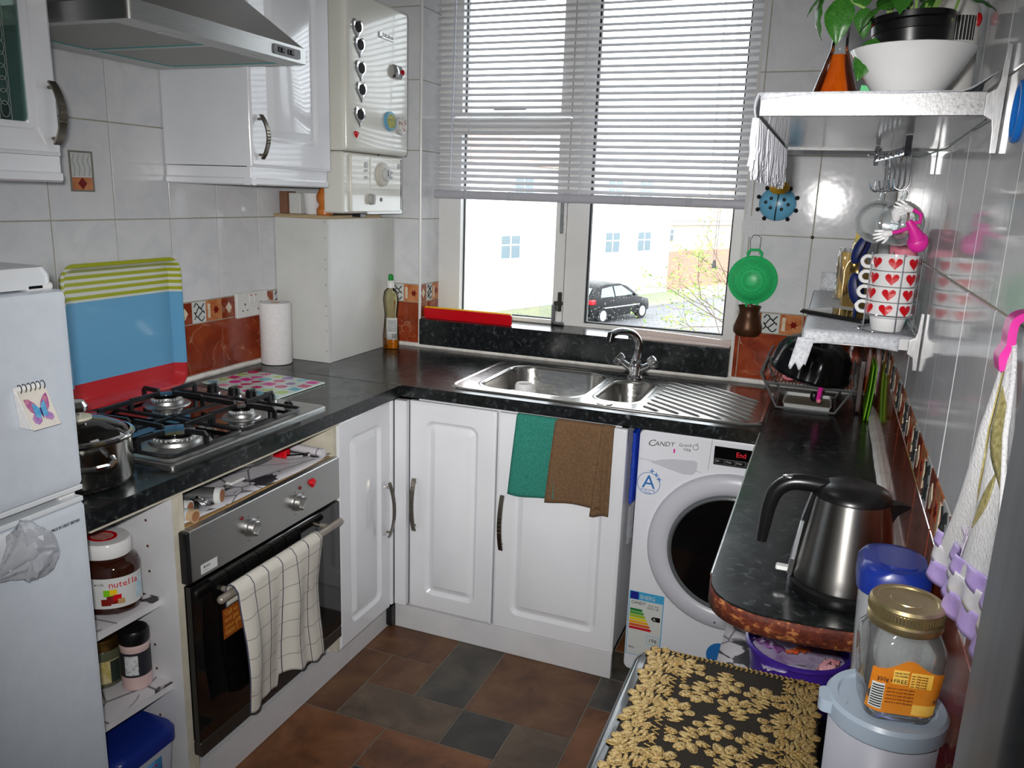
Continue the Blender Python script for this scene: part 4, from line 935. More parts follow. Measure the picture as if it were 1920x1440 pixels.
wing(0, m_b2, wp([(0, .002), (-.004, .008), (-.011, .013), (-.011, .003), (-.009, -.008), (-.002, -.009)]), 'wing', .0023); wing(0, m_b2, wp([(0, .002), (.004, .010), (.010, .014), (.010, .004), (.010, -.008), (.003, -.008)]), 'wing', .0023)
wing(0, m_b4, wp([(-.001, .005), (.001, .005), (.0016, -.004), (.001, -.011), (-.001, -.004)]), 'butterfly_body', .003)
# crumpled film hanging at the fridge grip
mb = MB(); r2 = random.Random(21)
def crump(a, b_):
    th = 2 * PI * a; e = .5 + .5 * math.cos(PI * (b_ - .5)); q = math.sin(13 * a + 5 * b_) * .18 + math.sin(29 * a - 11 * b_) * .12 + r2.uniform(-.10, .10)
    R_ = (.045 * math.sin(PI * (b_ * .92 + .04)) + .004) * (1 + q)
    return (FXF + .030 + R_ * .55 * math.cos(th), -2.075 + .11 * (b_ - .5) + .006 * math.sin(9 * b_), .893 + .035 * math.sin(2.5 * b_) - .02 * b_ + R_ * math.sin(th))
mb.grid(crump, 26, 16)
build('plastic_bag', mb, m_film, None, smooth=15, solid=.0005, loc=(FXF + .03, -2.02, .9), label='crumpled clear plastic bag hanging from the fridge grip', cat='plastic bag')

# built-in oven
ov = thing('built_in_oven', (.36, -1.33, .16), 'built-in steel and black glass electric oven', 'oven')
OX = .622; OY0, OY1 = -1.628, -1.016
build('oven_body', MB().box(.06, OX - .022, -1.618, -1.014, .16, .735), m_blk, ov, smooth=0)
pn = build('control_panel', MB().loft([[(x, a, b_) for a, b_ in rr(OY0 + i, OY1 - i, .632 + i, .762 - i, .003)] for x, i in ((OX - .022, 0), (OX - .002, 0), (OX, .002))]), m_steel, ov)
build('panel_end_cap', MB().box(OX - .023, OX + .001, OY0 - .014, OY0 - .0005, .632, .762, 0, .002), m_blk, pn)
dr = build('oven_door', MB().loft([[(x, a, b_) for a, b_ in rr(OY0 - .006 + i, OY1 - i, .205 + i, .622 - i, .003)] for x, i in ((OX - .03, 0), (OX - .003, 0), (OX - .001, .002))]), m_blkgl, ov)
build('inner_window', MB().prism(rr(OY0 + .10, OY1 - .09, .27, .52, .02), fYZ(OX - .001), 0, .0006), mat('oven_window_glass', S(4, 4, 4), .04), dr)
build('bottom_trim', MB().box(OX - .03, OX - .001, OY0 - .006, OY1, .166, .203, 0, .002), mat('dark_steel_trim', S(74, 70, 66), .4, .6), ov)
hb = build('door_handle', MB().tube([(OX + .034, -1.575, .572), (OX + .034, -1.07, .582)], .011, 12).cyl((OX - .002, -1.53, .573), (OX + .034, -1.53, .573), .007, 8).cyl((OX - .002, -1.115, .581), (OX + .034, -1.115, .581), .007, 8).sphere((OX + .034, -1.575, .572), .011, 10, 6).sphere((OX + .034, -1.07, .582), .011, 10, 6), noisy('satin_handle_grey', S(150, 142, 132), S(160, 152, 142), 9, .35, metal=.4), dr)
for yy in (-1.418, -1.225):
    k_ = build('knob', MB().loft([[(OX + d, a, b_) for a, b_ in circ(yy, .691, r, 24)] for r, d in ((.0245, 0), (.0245, .004), (.021, .006), (.020, .018), (.018, .020))]), m_steel, pn)
    build('knob_grip', MB().loft([[(OX + .019 + d, yy + a * .72 - b_ * .69, .691 + a * .69 + b_ * .72) for a, b_ in rr(-.017, .017, -w, w, .003, 3)] for d, w in ((0, .0075), (.010, .006), (.012, .005))]), m_steel, k_)
    for k in range(5):
        a = math.radians(30 + 75 * k); build('dial_mark', MB().box(OX, OX + .0005, yy + .034 * math.cos(a) - .003, yy + .034 * math.cos(a) + .003, .691 + .034 * math.sin(a) - .0008, .691 + .034 * math.sin(a) + .0008), m_squig, pn, smooth=0)
for yy in (-1.452, -1.211): build('indicator_lamp', MB().cyl((OX, yy, .729), (OX + .003, yy, .729), .0048, 12), mat('red_lamp_%d' % int(-yy * 1000), S(110, 14, 12), .2), pn)
st1 = build('rating_sticker', MB().box(OX, OX + .0006, -1.600, -1.545, .641, .665), m_whitemotif, pn, smooth=0)
text(st1, 'print', 'BUSH', .009, (OX + .0008, -1.592, .654), (0, 1, 0), (0, 0, 1), m_squig); text(st1, 'print', '---------', .006, (OX + .0008, -1.592, .646), (0, 1, 0), (0, 0, 1), m_squig)
st2 = build('warning_sticker', MB().box(OX - .001, OX + .0004, -1.535, -1.44, .435, .515), mat('orange_sticker', S(150, 76, 22), .5), dr, smooth=0)
for k, s in enumerate(('Call us', 'and get', 'your gift', '0800 5')): text(st2, 'print', s, .017, (OX + .0005, -1.530, .497 - .018 * k), (0, 1, 0), (0, 0, 1), mat('sticker_yellow_%d' % k, S(196, 140, 60), .5))
build('oven_heart_magnet', MB().loft([[fYZ(OX + .0005)(a, b_, d) for a, b_ in [(-1.156 + (p + 1.156) * 1.0, q) for p, q in heart(-1.156, .727, s)]] for s, d in ((.014, 0), (.014, .003), (.009, .009))]), m_redp, None, loc=(OX, -1.156, .727), label='glossy red heart magnet on the oven control panel', cat='magnet')
# tea towel on the oven handle
m_towel = mat('checked_cotton', S(208, 204, 194), .95); n_, l_, b_ = nodes(m_towel)
tcn = n_.new('ShaderNodeTexCoord'); sx = n_.new('ShaderNodeSeparateXYZ'); l_.new(tcn.outputs['UV'], sx.inputs[0])
def lines(sock, freq, w):
    a = n_.new('ShaderNodeMath'); a.operation = 'MULTIPLY'; a.inputs[1].default_value = freq; l_.new(sock, a.inputs[0])
    f = n_.new('ShaderNodeMath'); f.operation = 'FRACT'; l_.new(a.outputs[0], f.inputs[0]); c = n_.new('ShaderNodeMath'); c.operation = 'LESS_THAN'; c.inputs[1].default_value = w; l_.new(f.outputs[0], c.inputs[0]); return c.outputs[0]
mx = n_.new('ShaderNodeMath'); mx.operation = 'MAXIMUM'; l_.new(lines(sx.outputs[0], 6.2, .055), mx.inputs[0])
l2 = n_.new('ShaderNodeMath'); l2.operation = 'MULTIPLY'; l2.inputs[1].default_value = .55; l_.new(lines(sx.outputs[1], 8.0, .05), l2.inputs[0]); l_.new(l2.outputs[0], mx.inputs[1])
vv_ = coords(m_towel); stn = ramp(m_towel, noise(m_towel, vv_, 14, 3), [(.70, g(0)), (.76, g(.8))])
cc = mixc(m_towel, mx.outputs[0], S(208, 204, 194), S(72, 74, 92)); setcol(m_towel, mixc(m_towel, stn, cc, S(150, 108, 80))); bump(m_towel, noise(m_towel, vv_, 400, 2), .4, .001)
def tow(a, b_):
    # a: width along the handle; b_: 0 behind hem -> over the bar -> front hem
    yL = -1.545 + .36 * a; bow = math.sin(a * 11 + .6) * .011 + math.sin(a * 23) * .005
    back = .05; Lf = (.345 + .045 * a) if a < .44 else (.330 + .075 * (a - .44)); Lf += .004 * math.sin(a * 31); s = b_ * (back + .03 + Lf)
    zt = .5825 + .010 * (yL + 1.3) * .2
    if s < back: x, z = OX + .019, zt - (back - s)
    elif s < back + .03:
        t = (s - back) / .03 * PI; x, z = OX + .034 - .0145 * math.cos(t), zt + .0125 * math.sin(t)
    else:
        q = s - back - .03; x, z = OX + .0495 + .004 + bow * min(1, q * 7) + .012 * math.sin(q * 9 + a * 4) * min(1, q * 4), zt - q
    sq = 1 - .18 * max(0, min(1, (z - .35) / .24)) * (a - .35)
    return (x, yL * 1.0 + .02 * (1 - a) * b_, z)
tb_ = MB().grid(tow, 44, 60)
tw = build('tea_towel', tb_, m_towel, None, smooth=60, solid=.0025, loc=(OX + .05, -1.36, .4), label='cream tea towel with dark checks hung over the oven handle', cat='towel')
uv = tw.data.uv_layers.new(name='UVMap'); NU = 45
for p in tw.data.polygons:
    for li in p.loop_indices:
        i = tw.data.loops[li].vertex_index; uv.data[li].uv = ((i % NU) / 44, (i // NU) / 60)
# clutter on the shelf above the oven
def roll(name, p, q, r, m, lab, capm=None):
    t = thing(name, p, lab, 'roll', 'rolls of foil and film above the oven')
    build('roll_body', MB().cyl(p, q, r, 20), m, t); d = (Vector(q) - Vector(p)).normalized()
    c0 = Vector(q); build('tube_end', MB().lathe([(r * 1.08, -.022), (r * 1.08, .0015), (r * .86, .0015), (r * .80, -.02)], (0, 0, 0), 20, cap0=False, cap1=False) if False else MB().cyl(tuple(c0 - d * .014), tuple(c0 + d * .001), r * 1.06, 20), capm or m_whitemotif, t)
    build('cardboard_core', MB().cyl(tuple(c0 + d * .0005), tuple(c0 + d * .0022), r * .80, 18), noisy('core_brown_' + str(int(q[1] * -1000)), S(140, 92, 60), S(156, 106, 72), 20, .9), t)
m_foil = noisy('aluminium_foil', S(150, 152, 154), S(200, 202, 204), 30, .25, metal=.9, bmp=.4)
roll('foil_roll', (.33, -1.560, .782), (.568, -1.458, .783), .0205, m_foil, 'foil roll with a white end cap lying above the oven')
roll('film_roll', (.30, -1.600, .777), (.545, -1.543, .778), .016, noisy('grey_film', S(150, 156, 158), S(170, 176, 178), 9, .3), 'short white-capped roll tucked behind the foil roll')
roll('baking_roll', (.42, -1.602, .7775), (.597, -1.582, .7785), .0155, noisy('pale_baking_paper', S(186, 196, 200), S(198, 206, 210), 9, .5), 'pale baking paper roll at the front above the oven', noisy('pale_card_end', S(178, 150, 118), S(190, 162, 128), 9, .8))
mb = MB(); r2 = random.Random(4)
mb.grid(lambda a, b_: (.50 + .05 * a, -1.540 + .075 * b_, .766 + .020 * math.sin(PI * a) * math.sin(PI * b_) + r2.uniform(-.004, .004)), 10, 12)
build('foil_scrap', mb, m_chrome, None, smooth=0, solid=.0004, loc=(.52, -1.56, .765), label='crumpled scrap of shiny foil beside the foil rolls', cat='foil')
build('glass_dish', MB().lathe([(.11, 0), (.14, .012), (.158, .045), (.155, .046), (.137, .016), (.0, .006)], (.345, -1.19, .762), 40, cap1=False), m_glass, None, loc=(.345, -1.19, .762), label='round glass dish on the shelf above the oven', cat='dish')
kt = thing('table_knife', (.50, -1.40, .767), 'knife with a white handle lying above the oven', 'knife')
build('handle', MB().box(.492, .515, -1.360, -1.305, .7655, .774, 0, .003), m_upvc, kt); build('blade', MB().box(.499, .508, -1.44, -1.36, .7670, .7685), m_steel, kt, smooth=0)
build('skewer', MB().tube([(.53, -1.33, .770), (.585, -1.09, .7725)], .0012, 5), m_steel, None, loc=(.52, -1.41, .77), label='thin metal skewer lying on the liner above the oven', cat='skewer')
ck = thing('corkscrew', (.46, -1.09, .763), 'red and steel corkscrew lying at the back above the oven', 'corkscrew')
build('body', MB().box(.44, .50, -1.11, -1.085, .7625, .79, 0, .004), m_redp, ck); build('lever', MB().tube([(.505, -1.11, .770), (.54, -1.085, .772), (.545, -1.06, .770)], .008, 8), m_chrome, ck)
build('paper_scroll', MB().lathe([(.012, 0), (.012, .09)], (0, 0, 0), 12) if False else MB().cyl((.47, -1.035, .776), (.585, -1.04, .776), .0125, 14), m_liner, None, loc=(.53, -1.04, .776), label='rolled-up end of floral paper by the right post', cat='paper')

# gas hob
hob = thing('gas_hob', (.335, -1.33, H), 'steel gas hob with black pan supports', 'hob')
hx0, hx1, hy0, hy1 = .088, .588, -1.632, -1.024
build('hob_plate', MB().loft([[(a, b_, z) for a, b_ in rr(hx0 + i, hx1 - i, hy0 + i, hy1 - i, .012)] for z, i in ((H, 0), (H + .006, 0), (H + .009, .004), (H + .010, .012))]), m_steel, hob, smooth=40)
build('black_tray', MB().loft([[(a, b_, z) for a, b_ in rr(hx0 + .02, hx1 - .035, hy0 + .03, -1.125, .012)] for z in (H + .0098, H + .0112)]), m_blkgl, hob)
BU = [(.475, -1.505, .050), (.460, -1.245, .030), (.185, -1.235, .038), (.195, -1.505, .038)]
for x, y, r in BU:
    b0 = build('burner', MB().lathe([(r * 1.75, 0), (r * 1.65, .004), (r * 1.25, .006), (r * 1.2, .014), (r * 1.02, .018), (r * 1.0, .024)], (x, y, H + .0108), 32), m_steel, hob)
    mb = MB()
    for k in range(26):
        a = 2 * PI * k / 26; mb.box(-.0012, .0012, -.0012, .0012, 0, .006) if False else mb.cyl((x + r * 1.03 * math.cos(a), y + r * 1.03 * math.sin(a), H + .026), (x + r * 1.03 * math.cos(a), y + r * 1.03 * math.sin(a), H + .033), .0022, 5)
    build('flame_ring', mb, m_boilgrey, b0); build('burner_cap', MB().lathe([(r * .98, .024), (r * 1.0, .028), (r * .96, .034), (r * .5, .0365)], (x, y, H + .0108), 28), m_blkgl, b0)
for k, (ya, yb) in enumerate(((-1.620, -1.372), (-1.366, -1.122))):
    sp_ = build('pan_support', MB().tube([(p, q, H + .021) for p, q in rr(.102, .572, ya, yb, .02, 3)], .005, 6, closed=True), m_iron, hob)
    for x, y, r in BU:
        if not (ya < y < yb): continue
        for dx, dy in ((1, 0), (-1, 0), (0, 1), (0, -1)):
            ex = .572 if dx > 0 else .102; ey = yb if dy > 0 else ya
            if dx: far = ex if abs(ex - x) < .14 else x + dx * .132
            px, py = (far, y) if dx else (x, ey)
            ix, iy = x + dx * r * .75, y + dy * r * .75
            mb = MB(); mb.sweep([(px, py, H + .020), (px, py, H + .044), (px - dx * .004, py - dy * .004, H + .049), (ix, iy, H + .047), (ix, iy, H + .040)], (.0038, .006), (dy, dx, 0)); build('support_finger', mb, m_iron, sp_)
    mb = MB(); mb.sweep([(.337, ya, H + .024), (.337, yb, H + .024)], (.004, .004), (1, 0, 0)); build('centre_bar', mb, m_iron, sp_)
for k, x in enumerate((.205, .285, .350, .415)):
    kb = build('knob', MB().lathe([(.022, 0), (.022, .004), (.0175, .006), (.0165, .024), (.014, .027)], (x, -1.068, H + .010), 20).box(x - .004, x + .004, -1.084, -1.052, H + .034, H + .041, 0, .002), m_blk, hob); build('knob_ring', MB().lathe([(.0225, .0), (.0225, .0045), (.0215, .005)], (x, -1.068, H + .0102), 20), m_chrome, kb)
build('spark_button', MB().lathe([(.014, 0), (.013, .012), (.009, .016)], (.50, -1.088, H + .010), 16), m_blk, hob)
# saucepan
ps = thing('saucepan', (.475, -1.775, H), 'steel saucepan with a glass lid beside the fridge', 'saucepan')
PC = (.478, -1.778, H + .001); pr2 = .105
build('pot_body', MB().lathe([(.0, 0), (pr2 * .9, 0), (pr2 * .97, .006), (pr2, .016), (pr2, .098), (pr2 * 1.03, .104), (pr2 * 1.06, .106), (pr2 * 1.06, .108), (pr2 * .97, .105), (pr2 * .97, .012), (0, .008)], PC, 48, cap0=False, cap1=False), mat('polished_pan_steel', S(190, 186, 180), .14, 1.0), ps)
lid = build('lid_glass', MB().lathe([(pr2 * .98, .107), (pr2 * .85, .122), (pr2 * .55, .135), (pr2 * .2, .142), (0.001, .143)], PC, 40, cap0=False), glassm('smoked_lid_glass', (.42, .34, .27, 1), .03, .2), ps)
build('lid_rim', MB().lathe([(pr2 * .97, .106), (pr2 * 1.03, .107), (pr2 * 1.03, .111), (pr2 * .965, .113)], PC, 40, cap0=False, cap1=False), m_chrome, lid)
build('lid_knob', MB().lathe([(.010, .143), (.010, .152), (.022, .158), (.024, .168), (.018, .178), (.004, .181)], PC, 24), m_chrome, lid); build('lid_washer', MB().lathe([(.030, .140), (.030, .145), (.012, .147)], PC, 24), mat('cream_washer', S(206, 202, 184), .5), lid)
ha = math.radians(-32); hd2 = Vector((math.cos(ha), math.sin(ha), 0)); hp = Vector((-math.sin(ha), math.cos(ha), 0)); hc = Vector(PC) + Vector((0, 0, .072))
build('side_handle', MB().tube([tuple(hc + hd2 * (pr2 * .98 + o) + hp * w + Vector((0, 0, z))) for o, w, z in ((0, -.045, .004), (.018, -.046, 0), (.030, -.034, -.004), (.034, 0, -.006), (.030, .034, -.004), (.018, .046, 0), (0, .045, .004))], .0065, 8), m_chrome, ps)
build('side_handle', MB().tube([tuple(hc - hd2 * (pr2 * .98 + o) + hp * w + Vector((0, 0, z))) for o, w, z in ((0, -.045, .004), (.018, -.046, 0), (.030, -.034, -.004), (.034, 0, -.006), (.030, .034, -.004), (.018, .046, 0), (0, .045, .004))], .0065, 8), m_chrome, ps)
# striped tray against the wall
ty = thing('striped_tray', (.03, -1.24, H), 'large tray with lime stripes, blue centre and red band leaning on wall', 'tray')
lean = math.radians(4)
def trf(u, w, d): return (.014 + (w - .925) * -.012 + .034 + d - .034 * 0, u, w)
def tray(z0, z1, y0=-1.445, y1=-1.032): return None
m_tr = mat('striped_melamine', S(110, 170, 206), .25, coat=.3); n_, l_, b_ = nodes(m_tr); tcn = n_.new('ShaderNodeTexCoord'); sx = n_.new('ShaderNodeSeparateXYZ'); l_.new(tcn.outputs['Object'], sx.inputs[0])
r_ = n_.new('ShaderNodeValToRGB'); r_.color_ramp.interpolation = 'CONSTANT'; mr = n_.new('ShaderNodeMapRange'); mr.inputs['From Min'].default_value = 0; mr.inputs['From Max'].default_value = .42; l_.new(sx.outputs[2], mr.inputs['Value']); l_.new(mr.outputs[0], r_.inputs['Fac'])
lime, wht, blu, rdc = S(166, 172, 30), S(212, 216, 206), S(104, 168, 208), S(190, 44, 50)
stops = [(0, rdc), (.205, blu), (.735, wht), (.752, lime), (.777, wht), (.797, lime), (.822, wht), (.842, lime), (.867, wht), (.886, lime), (.908, wht), (.926, lime), (.946, wht), (.962, lime)]
e = r_.color_ramp.elements; e[0].position, e[0].color = stops[0]; e[1].position, e[1].color = stops[-1]
for p, c_ in stops[1:-1]: q = e.new(p); q.color = c_
l_.new(r_.outputs['Color'], b_.inputs['Base Color'])
TU0, TU1, TZ0, TZ1 = -1.452, -1.030, .925, 1.327
mb = MB(); P_ = lambda i, d, r: [trf(a, b2, d) for a, b2 in rr(TU0 + i, TU1 - i, TZ0 + i, TZ1 - i, r, 7)]
mb.loft([P_(.018, -.004, .03), P_(.0, .026, .045), P_(.002, .029, .043), P_(.010, .027, .036), P_(.026, .0, .024), P_(.034, -.001, .018)], True, True)
build('tray_body', mb, m_tr, ty, smooth=40)
# burgundy mat behind the pan
mb = MB(); mb.loft([[(.03 + d, a, b_) for a, b_ in circ(-1.56, 1.005, r, 32)] for r, d in ((.088, 0), (.09, .004), (.09, .012), (.078, .016), (.074, .012), (.04, .012))])
build('burgundy_pot_lid', mb, mat('burgundy_enamel', S(116, 14, 26), .3), None, loc=(.03, -1.56, .915), label='burgundy round lid leaning behind the saucepan by the tray', cat='lid')
# glass chopping board with coloured print
gb = thing('printed_glass_board', (.24, -.88, H), 'glass worktop saver printed with bright kitchen shapes', 'chopping board')
c0, c1, c2, c3 = Vector((.060, -.955, 0)), Vector((.400, -1.038, 0)), Vector((.405, -.766, 0)), Vector((.088, -.742, 0))
def bil(s, t): return (c0 * (1 - s) + c1 * s) * (1 - t) + (c3 * (1 - s) + c2 * s) * t
build('glass_plate', MB().prism([(q.x, q.y) for q in (c0, c1, c2, c3)], fXY(H), .001, .006), noisy('white_backed_glass', S(200, 216, 208), S(206, 222, 214), 3, .06), gb, smooth=0, bev=.001)
cols = [m_pink, mat('print_teal', S(90, 176, 196), .2), mat('print_lime', S(160, 200, 80), .2), mat('print_violet', S(140, 100, 170), .2), mat('print_magenta', S(196, 36, 110), .2), mat('print_rose', S(222, 120, 160), .2)]
r2 = random.Random(12)
for i in range(6):
    for j in range(5):
        q = bil((i + .5) / 6 + r2.uniform(-.02, .02), (j + .5) / 5 + r2.uniform(-.02, .02)); k = r2.randrange(4); s = .020
        if k == 0: poly = circ(q.x, q.y, s, 16)
        elif k == 1: poly = [(q.x - s, q.y - s * .8), (q.x + s, q.y - s), (q.x + s, q.y + s * .8), (q.x - s, q.y + s)]
        elif k == 2: poly = [(q.x + s * (1.1 if a % 2 == 0 else .6) * math.cos(a * PI / 8), q.y + s * (1.1 if a % 2 == 0 else .6) * math.sin(a * PI / 8)) for a in range(16)]
        else: poly = [(q.x - s, q.y - .004), (q.x - .004, q.y + s * .5), (q.x + s, q.y + s), (q.x + s * .7, q.y - .003), (q.x, q.y - s)]
        build('printed_shape', MB().prism(poly, fXY(H), .006, .0063), cols[r2.randrange(6)], gb, smooth=0)
# items on the open end shelves
nj = thing('hazelnut_spread_jar', (.455, -1.735, .5935), 'large jar of chocolate spread with a white lid', 'jar')
J0 = (.462, -1.727, .5937)
build('jar', MB().lathe([(0, 0), (.070, 0), (.080, .006), (.084, .018), (.0835, .085), (.084, .108), (.078, .120), (.058, .131), (.057, .134)], J0, 40, sq=.78), mat('chocolate_spread_glass', S(48, 20, 12), .06, coat=.6), nj)
ld = build('lid', MB().lathe([(.063, .132), (.0645, .135), (.0645, .161), (.061, .166), (.052, .167), (.0, .165)], J0, 40, sq=.85, cap1=False), m_ceram, nj)
build('lid_seal', MB().plate(circ(J0[0], J0[1], .034, 28, .029), [circ(J0[0], J0[1], .025, 24, .021)], fXY(J0[2] + .1655), 0, .0012), m_redp, ld); build('lid_seal_centre', MB().prism(circ(J0[0], J0[1], .024, 24, .02), fXY(J0[2] + .1655), 0, .0010), noisy('foil_seal', S(170, 90, 80), S(196, 150, 140), 60, .4), ld)
def onjar(a, z, o=.0): return (J0[0] + (.0846 + o) * math.cos(a), J0[1] + (.0846 + o) * .78 * math.sin(a), J0[2] + z)
A0, A1 = math.radians(-150), math.radians(28)
lb = build('label', MB().grid(lambda a, b_: onjar(A0 + (A1 - A0) * a, .022 + .072 * b_), 30, 2), m_whitemotif, nj)
def jartext(s, size, a_c, z, m, adv):
    for i, ch in enumerate(s):
        a = a_c + (i - (len(s) - 1) / 2) * adv; p = onjar(a, z, .0008); t = Vector((-math.sin(a) * 1.0, math.cos(a) * .78, 0)).normalized()
        if ch != ' ': text(lb, 'lettering', ch, size, p, t, (0, 0, 1), m, 'CENTER', .0003)
jartext('nutella', .021, math.radians(-18), .072, m_redp, math.radians(7.6)); jartext('START THE DAY with', .009, math.radians(-84), .078, m_squig, math.radians(3.6))
for k in range(4): jartext('enjoy your spread', .006, math.radians(-100), .064 - .008 * k, m_boilgrey, math.radians(2.3))
build('label_panel', MB().grid(lambda a, b_: onjar(math.radians(4) + math.radians(20) * a, .034 + .048 * b_, .0006), 4, 2), noisy('pale_blue_table', S(150, 196, 220), S(206, 220, 228), 90, .5), lb)
for k, (a, z, r, c_) in enumerate(((-46, .072, .010, m_lime), (-38, .075, .008, m_yel), (-40, .052, .012, m_diam), (-32, .058, .009, m_redp), (-26, .046, .008, m_wood), (-50, .046, .010, m_diam))):
    build('label_picture', MB().grid(lambda p, q: onjar(math.radians(a) + r / .07 * (p - .5) * 2 * .9, z * .82 + r * (q - .5) * 1.6, .0007 + .0001 * k), 3, 2), c_, lb)
gj = thing('gold_lid_jar', (.45, -1.775, .3735), 'squat glass jar with gold lid and yellow label', 'jar')
G0 = (.415, -1.714, .3737)
build('jar', MB().lathe([(0, 0), (.040, 0), (.045, .006), (.045, .080), (.038, .092), (.036, .096)], G0, 28), mat('herb_filled_glass', S(84, 86, 66), .1, coat=.5), gj)
build('lid', MB().lathe([(.041, .094), (.042, .096), (.042, .118), (.039, .121), (.0, .120)], G0, 30, cap1=False), mat('bronze_gold_lid', S(128, 96, 52), .3, .9), gj)
gl_ = build('label', MB().grid(lambda a, b_: (G0[0] + .0455 * math.cos(-2.2 + 2.3 * a), G0[1] + .0455 * math.sin(-2.2 + 2.3 * a), G0[2] + .014 + .058 * b_), 20, 2), noisy('yellow_olive_label', S(176, 160, 84), S(208, 196, 150), 70, .6), gj)
build('barcode', MB().grid(lambda a, b_: (G0[0] + .046 * math.cos(-1.9 + .35 * a), G0[1] + .046 * math.sin(-1.9 + .35 * a), G0[2] + .020 + .03 * b_), 4, 1), m_whitemotif, gl_)
build('label_patch', MB().grid(lambda a, b_: (G0[0] + .046 * math.cos(-.4 + .5 * a), G0[1] + .046 * math.sin(-.4 + .5 * a), G0[2] + .014 + .056 * b_), 5, 1), mat('dark_olive_print', S(40, 50, 44), .5), gl_)
gk = thing('black_cap_grinder', (.49, -1.70, .3735), 'salt grinder with a black cap and pink salt', 'grinder')
K0 = (.497, -1.694, .3737)
build('glass_body', MB().lathe([(0, 0), (.031, 0), (.034, .004), (.034, .030), (.033, .034), (.033, .105), (.034, .112), (.031, .118)], K0, 28), mat('pink_salt_glass', S(204, 176, 172), .15, coat=.5), gk)
build('label', MB().lathe([(.0338, .036), (.0338, .098)], K0, 28, cap0=False, cap1=False), mat('charcoal_label', S(36, 36, 44), .5), gk)
build('label_panel', MB().grid(lambda a, b_: (K0[0] + .0343 * math.cos(-1.5 + .9 * a), K0[1] + .0343 * math.sin(-1.5 + .9 * a), K0[2] + .042 + .05 * b_), 6, 1), noisy('white_label_print', S(206, 208, 210), S(150, 156, 160), 160, .6, lo=.5, hi=.6), gk)
build('cap', MB().lathe([(.033, .116), (.0345, .119), (.0345, .142), (.031, .149), (.022, .150), (0, .147)], K0, 28, cap1=False), m_blk, gk)
def blue_tub(name, c, sx, sy, h, label, lh=.035, group=None, m_body=None, lab2=True):
    t = thing(name, c, label, 'container', group)
    x0, x1, y0, y1 = c[0] - sx, c[0] + sx, c[1] - sy, c[1] + sy
    build('tub', MB().loft([[(a, b_, c[2] + z) for a, b_ in rr(x0 + i, x1 - i, y0 + i, y1 - i, .03)] for z, i in ((0, .012), (.004, .008), (h, 0))], True, False), m_body or m_frost, t, solid=.0012)
    l_ = build('lid', MB().loft([[(a, b_, c[2] + h + z) for a, b_ in rr(x0 - .005 + i, x1 + .005 - i, y0 - .005 + i, y1 + .005 - i, .034)] for z, i in ((-lh * .55, 0), (lh * .15, 0), (lh * .45, .006), (lh * .5, .016), (lh * .5, .03))], False, True), m_bluelid, t, smooth=45)
    build('lid_flap', MB().loft([[(a, b_, c[2] + h + lh * .5 + z) for a, b_ in rr(x0 + sx * .5, x1 - .014, y0 + .016, y1 - .016, .015)] for z in (0, .0015)]), m_bluelid, l_)
    return t
ft_ = blue_tub('food_storage_tub', (.482, -1.757, .1185), .105, .088, .145, 'blue-lidded food storage tub on the bottom shelf')
lbx = build('label', MB().box(.40, .5715, -1.852, -1.851, .148, .222) if False else MB().grid(lambda a, b_: (.5915 - .0 * a + .0015, -1.83 + .10 * a, .145 + .085 * b_), 2, 2), noisy('blue_label', S(50, 130, 190), S(96, 170, 214), 12, .4), ft_, solid=.0006)
build('label_logo', MB().prism(circ(-1.800, .212, .014, 18), fYZ(.5938), 0, .0008), m_redp, lbx); text(lbx, 'lettering', 'keep it', .014, (.594, -1.783, .214), (0, 1, 0), (0, 0, 1), m_redp); text(lbx, 'lettering', 'handy', .014, (.594, -1.783, .203), (0, 1, 0), (0, 0, 1), m_redp); text(lbx, 'lettering', 'Food Storage', .0155, (.594, -1.828, .182), (0, 1, 0), (0, 0, 1), m_whitemotif); text(lbx, 'lettering', 'Suitable for all', .011, (.594, -1.828, .166), (0, 1, 0), (0, 0, 1), m_whitemotif)
# ================================================================== sink, tap, washing machine
sk = thing('kitchen_sink', (1.29, -.36, H), 'stainless steel one and a half bowl sink with drainer', 'sink')
hb1 = rr(.858, 1.222, -.556, -.155, .085, 8); hb2 = rr(1.262, 1.405, -.535, -.215, .06, 8)
top = MB().plate(rr(SX0 + .012, SX1 - .012, SY0 + .012, SY1 - .012, .055, 8), [hb1, hb2], fXY(H), .001, .0035)
top.loft([[(a, b_, H + z) for a, b_ in rr(SX0 + i, SX1 - i, SY0 + i, SY1 - i, .062, 8)] for i, z in ((0, .0006), (.002, .004), (.006, .0062), (.010, .0055), (.016, .0032))], False, False)
tp = build('sink_top', top, m_sink, sk, smooth=40)
def bowl(x0, x1, y0, y1, r, dep, name):
    mb = MB(); P = lambda i, z, rad: [(a, b_, H + z) for a, b_ in rr(x0 + i, x1 - i, y0 + i, y1 - i, rad, 8)]
    mb.loft([P(-.012, .0035, r), P(-.006, .0058, r), P(0, .004, r), P(.004, -.006, r), P(.012, -dep * .75, r * .9), P(.03, -dep * .97, r * .8), P(.05, -dep, r * .6)], False, True)
    b = build(name, mb, m_sink, sk, smooth=60)
    cx, cy = (x0 + x1) / 2, (y0 + y1) / 2
    build('waste', MB().lathe([(.04, .0012), (.038, .003), (.03, .002), (.028, .0)], (cx, cy, H - dep), 24), m_chrome, b)
bowl(.858, 1.222, -.556, -.155, .085, .165, 'main_bowl'); bowl(1.262, 1.405, -.535, -.215, .06, .12, 'half_bowl')
mb = MB()
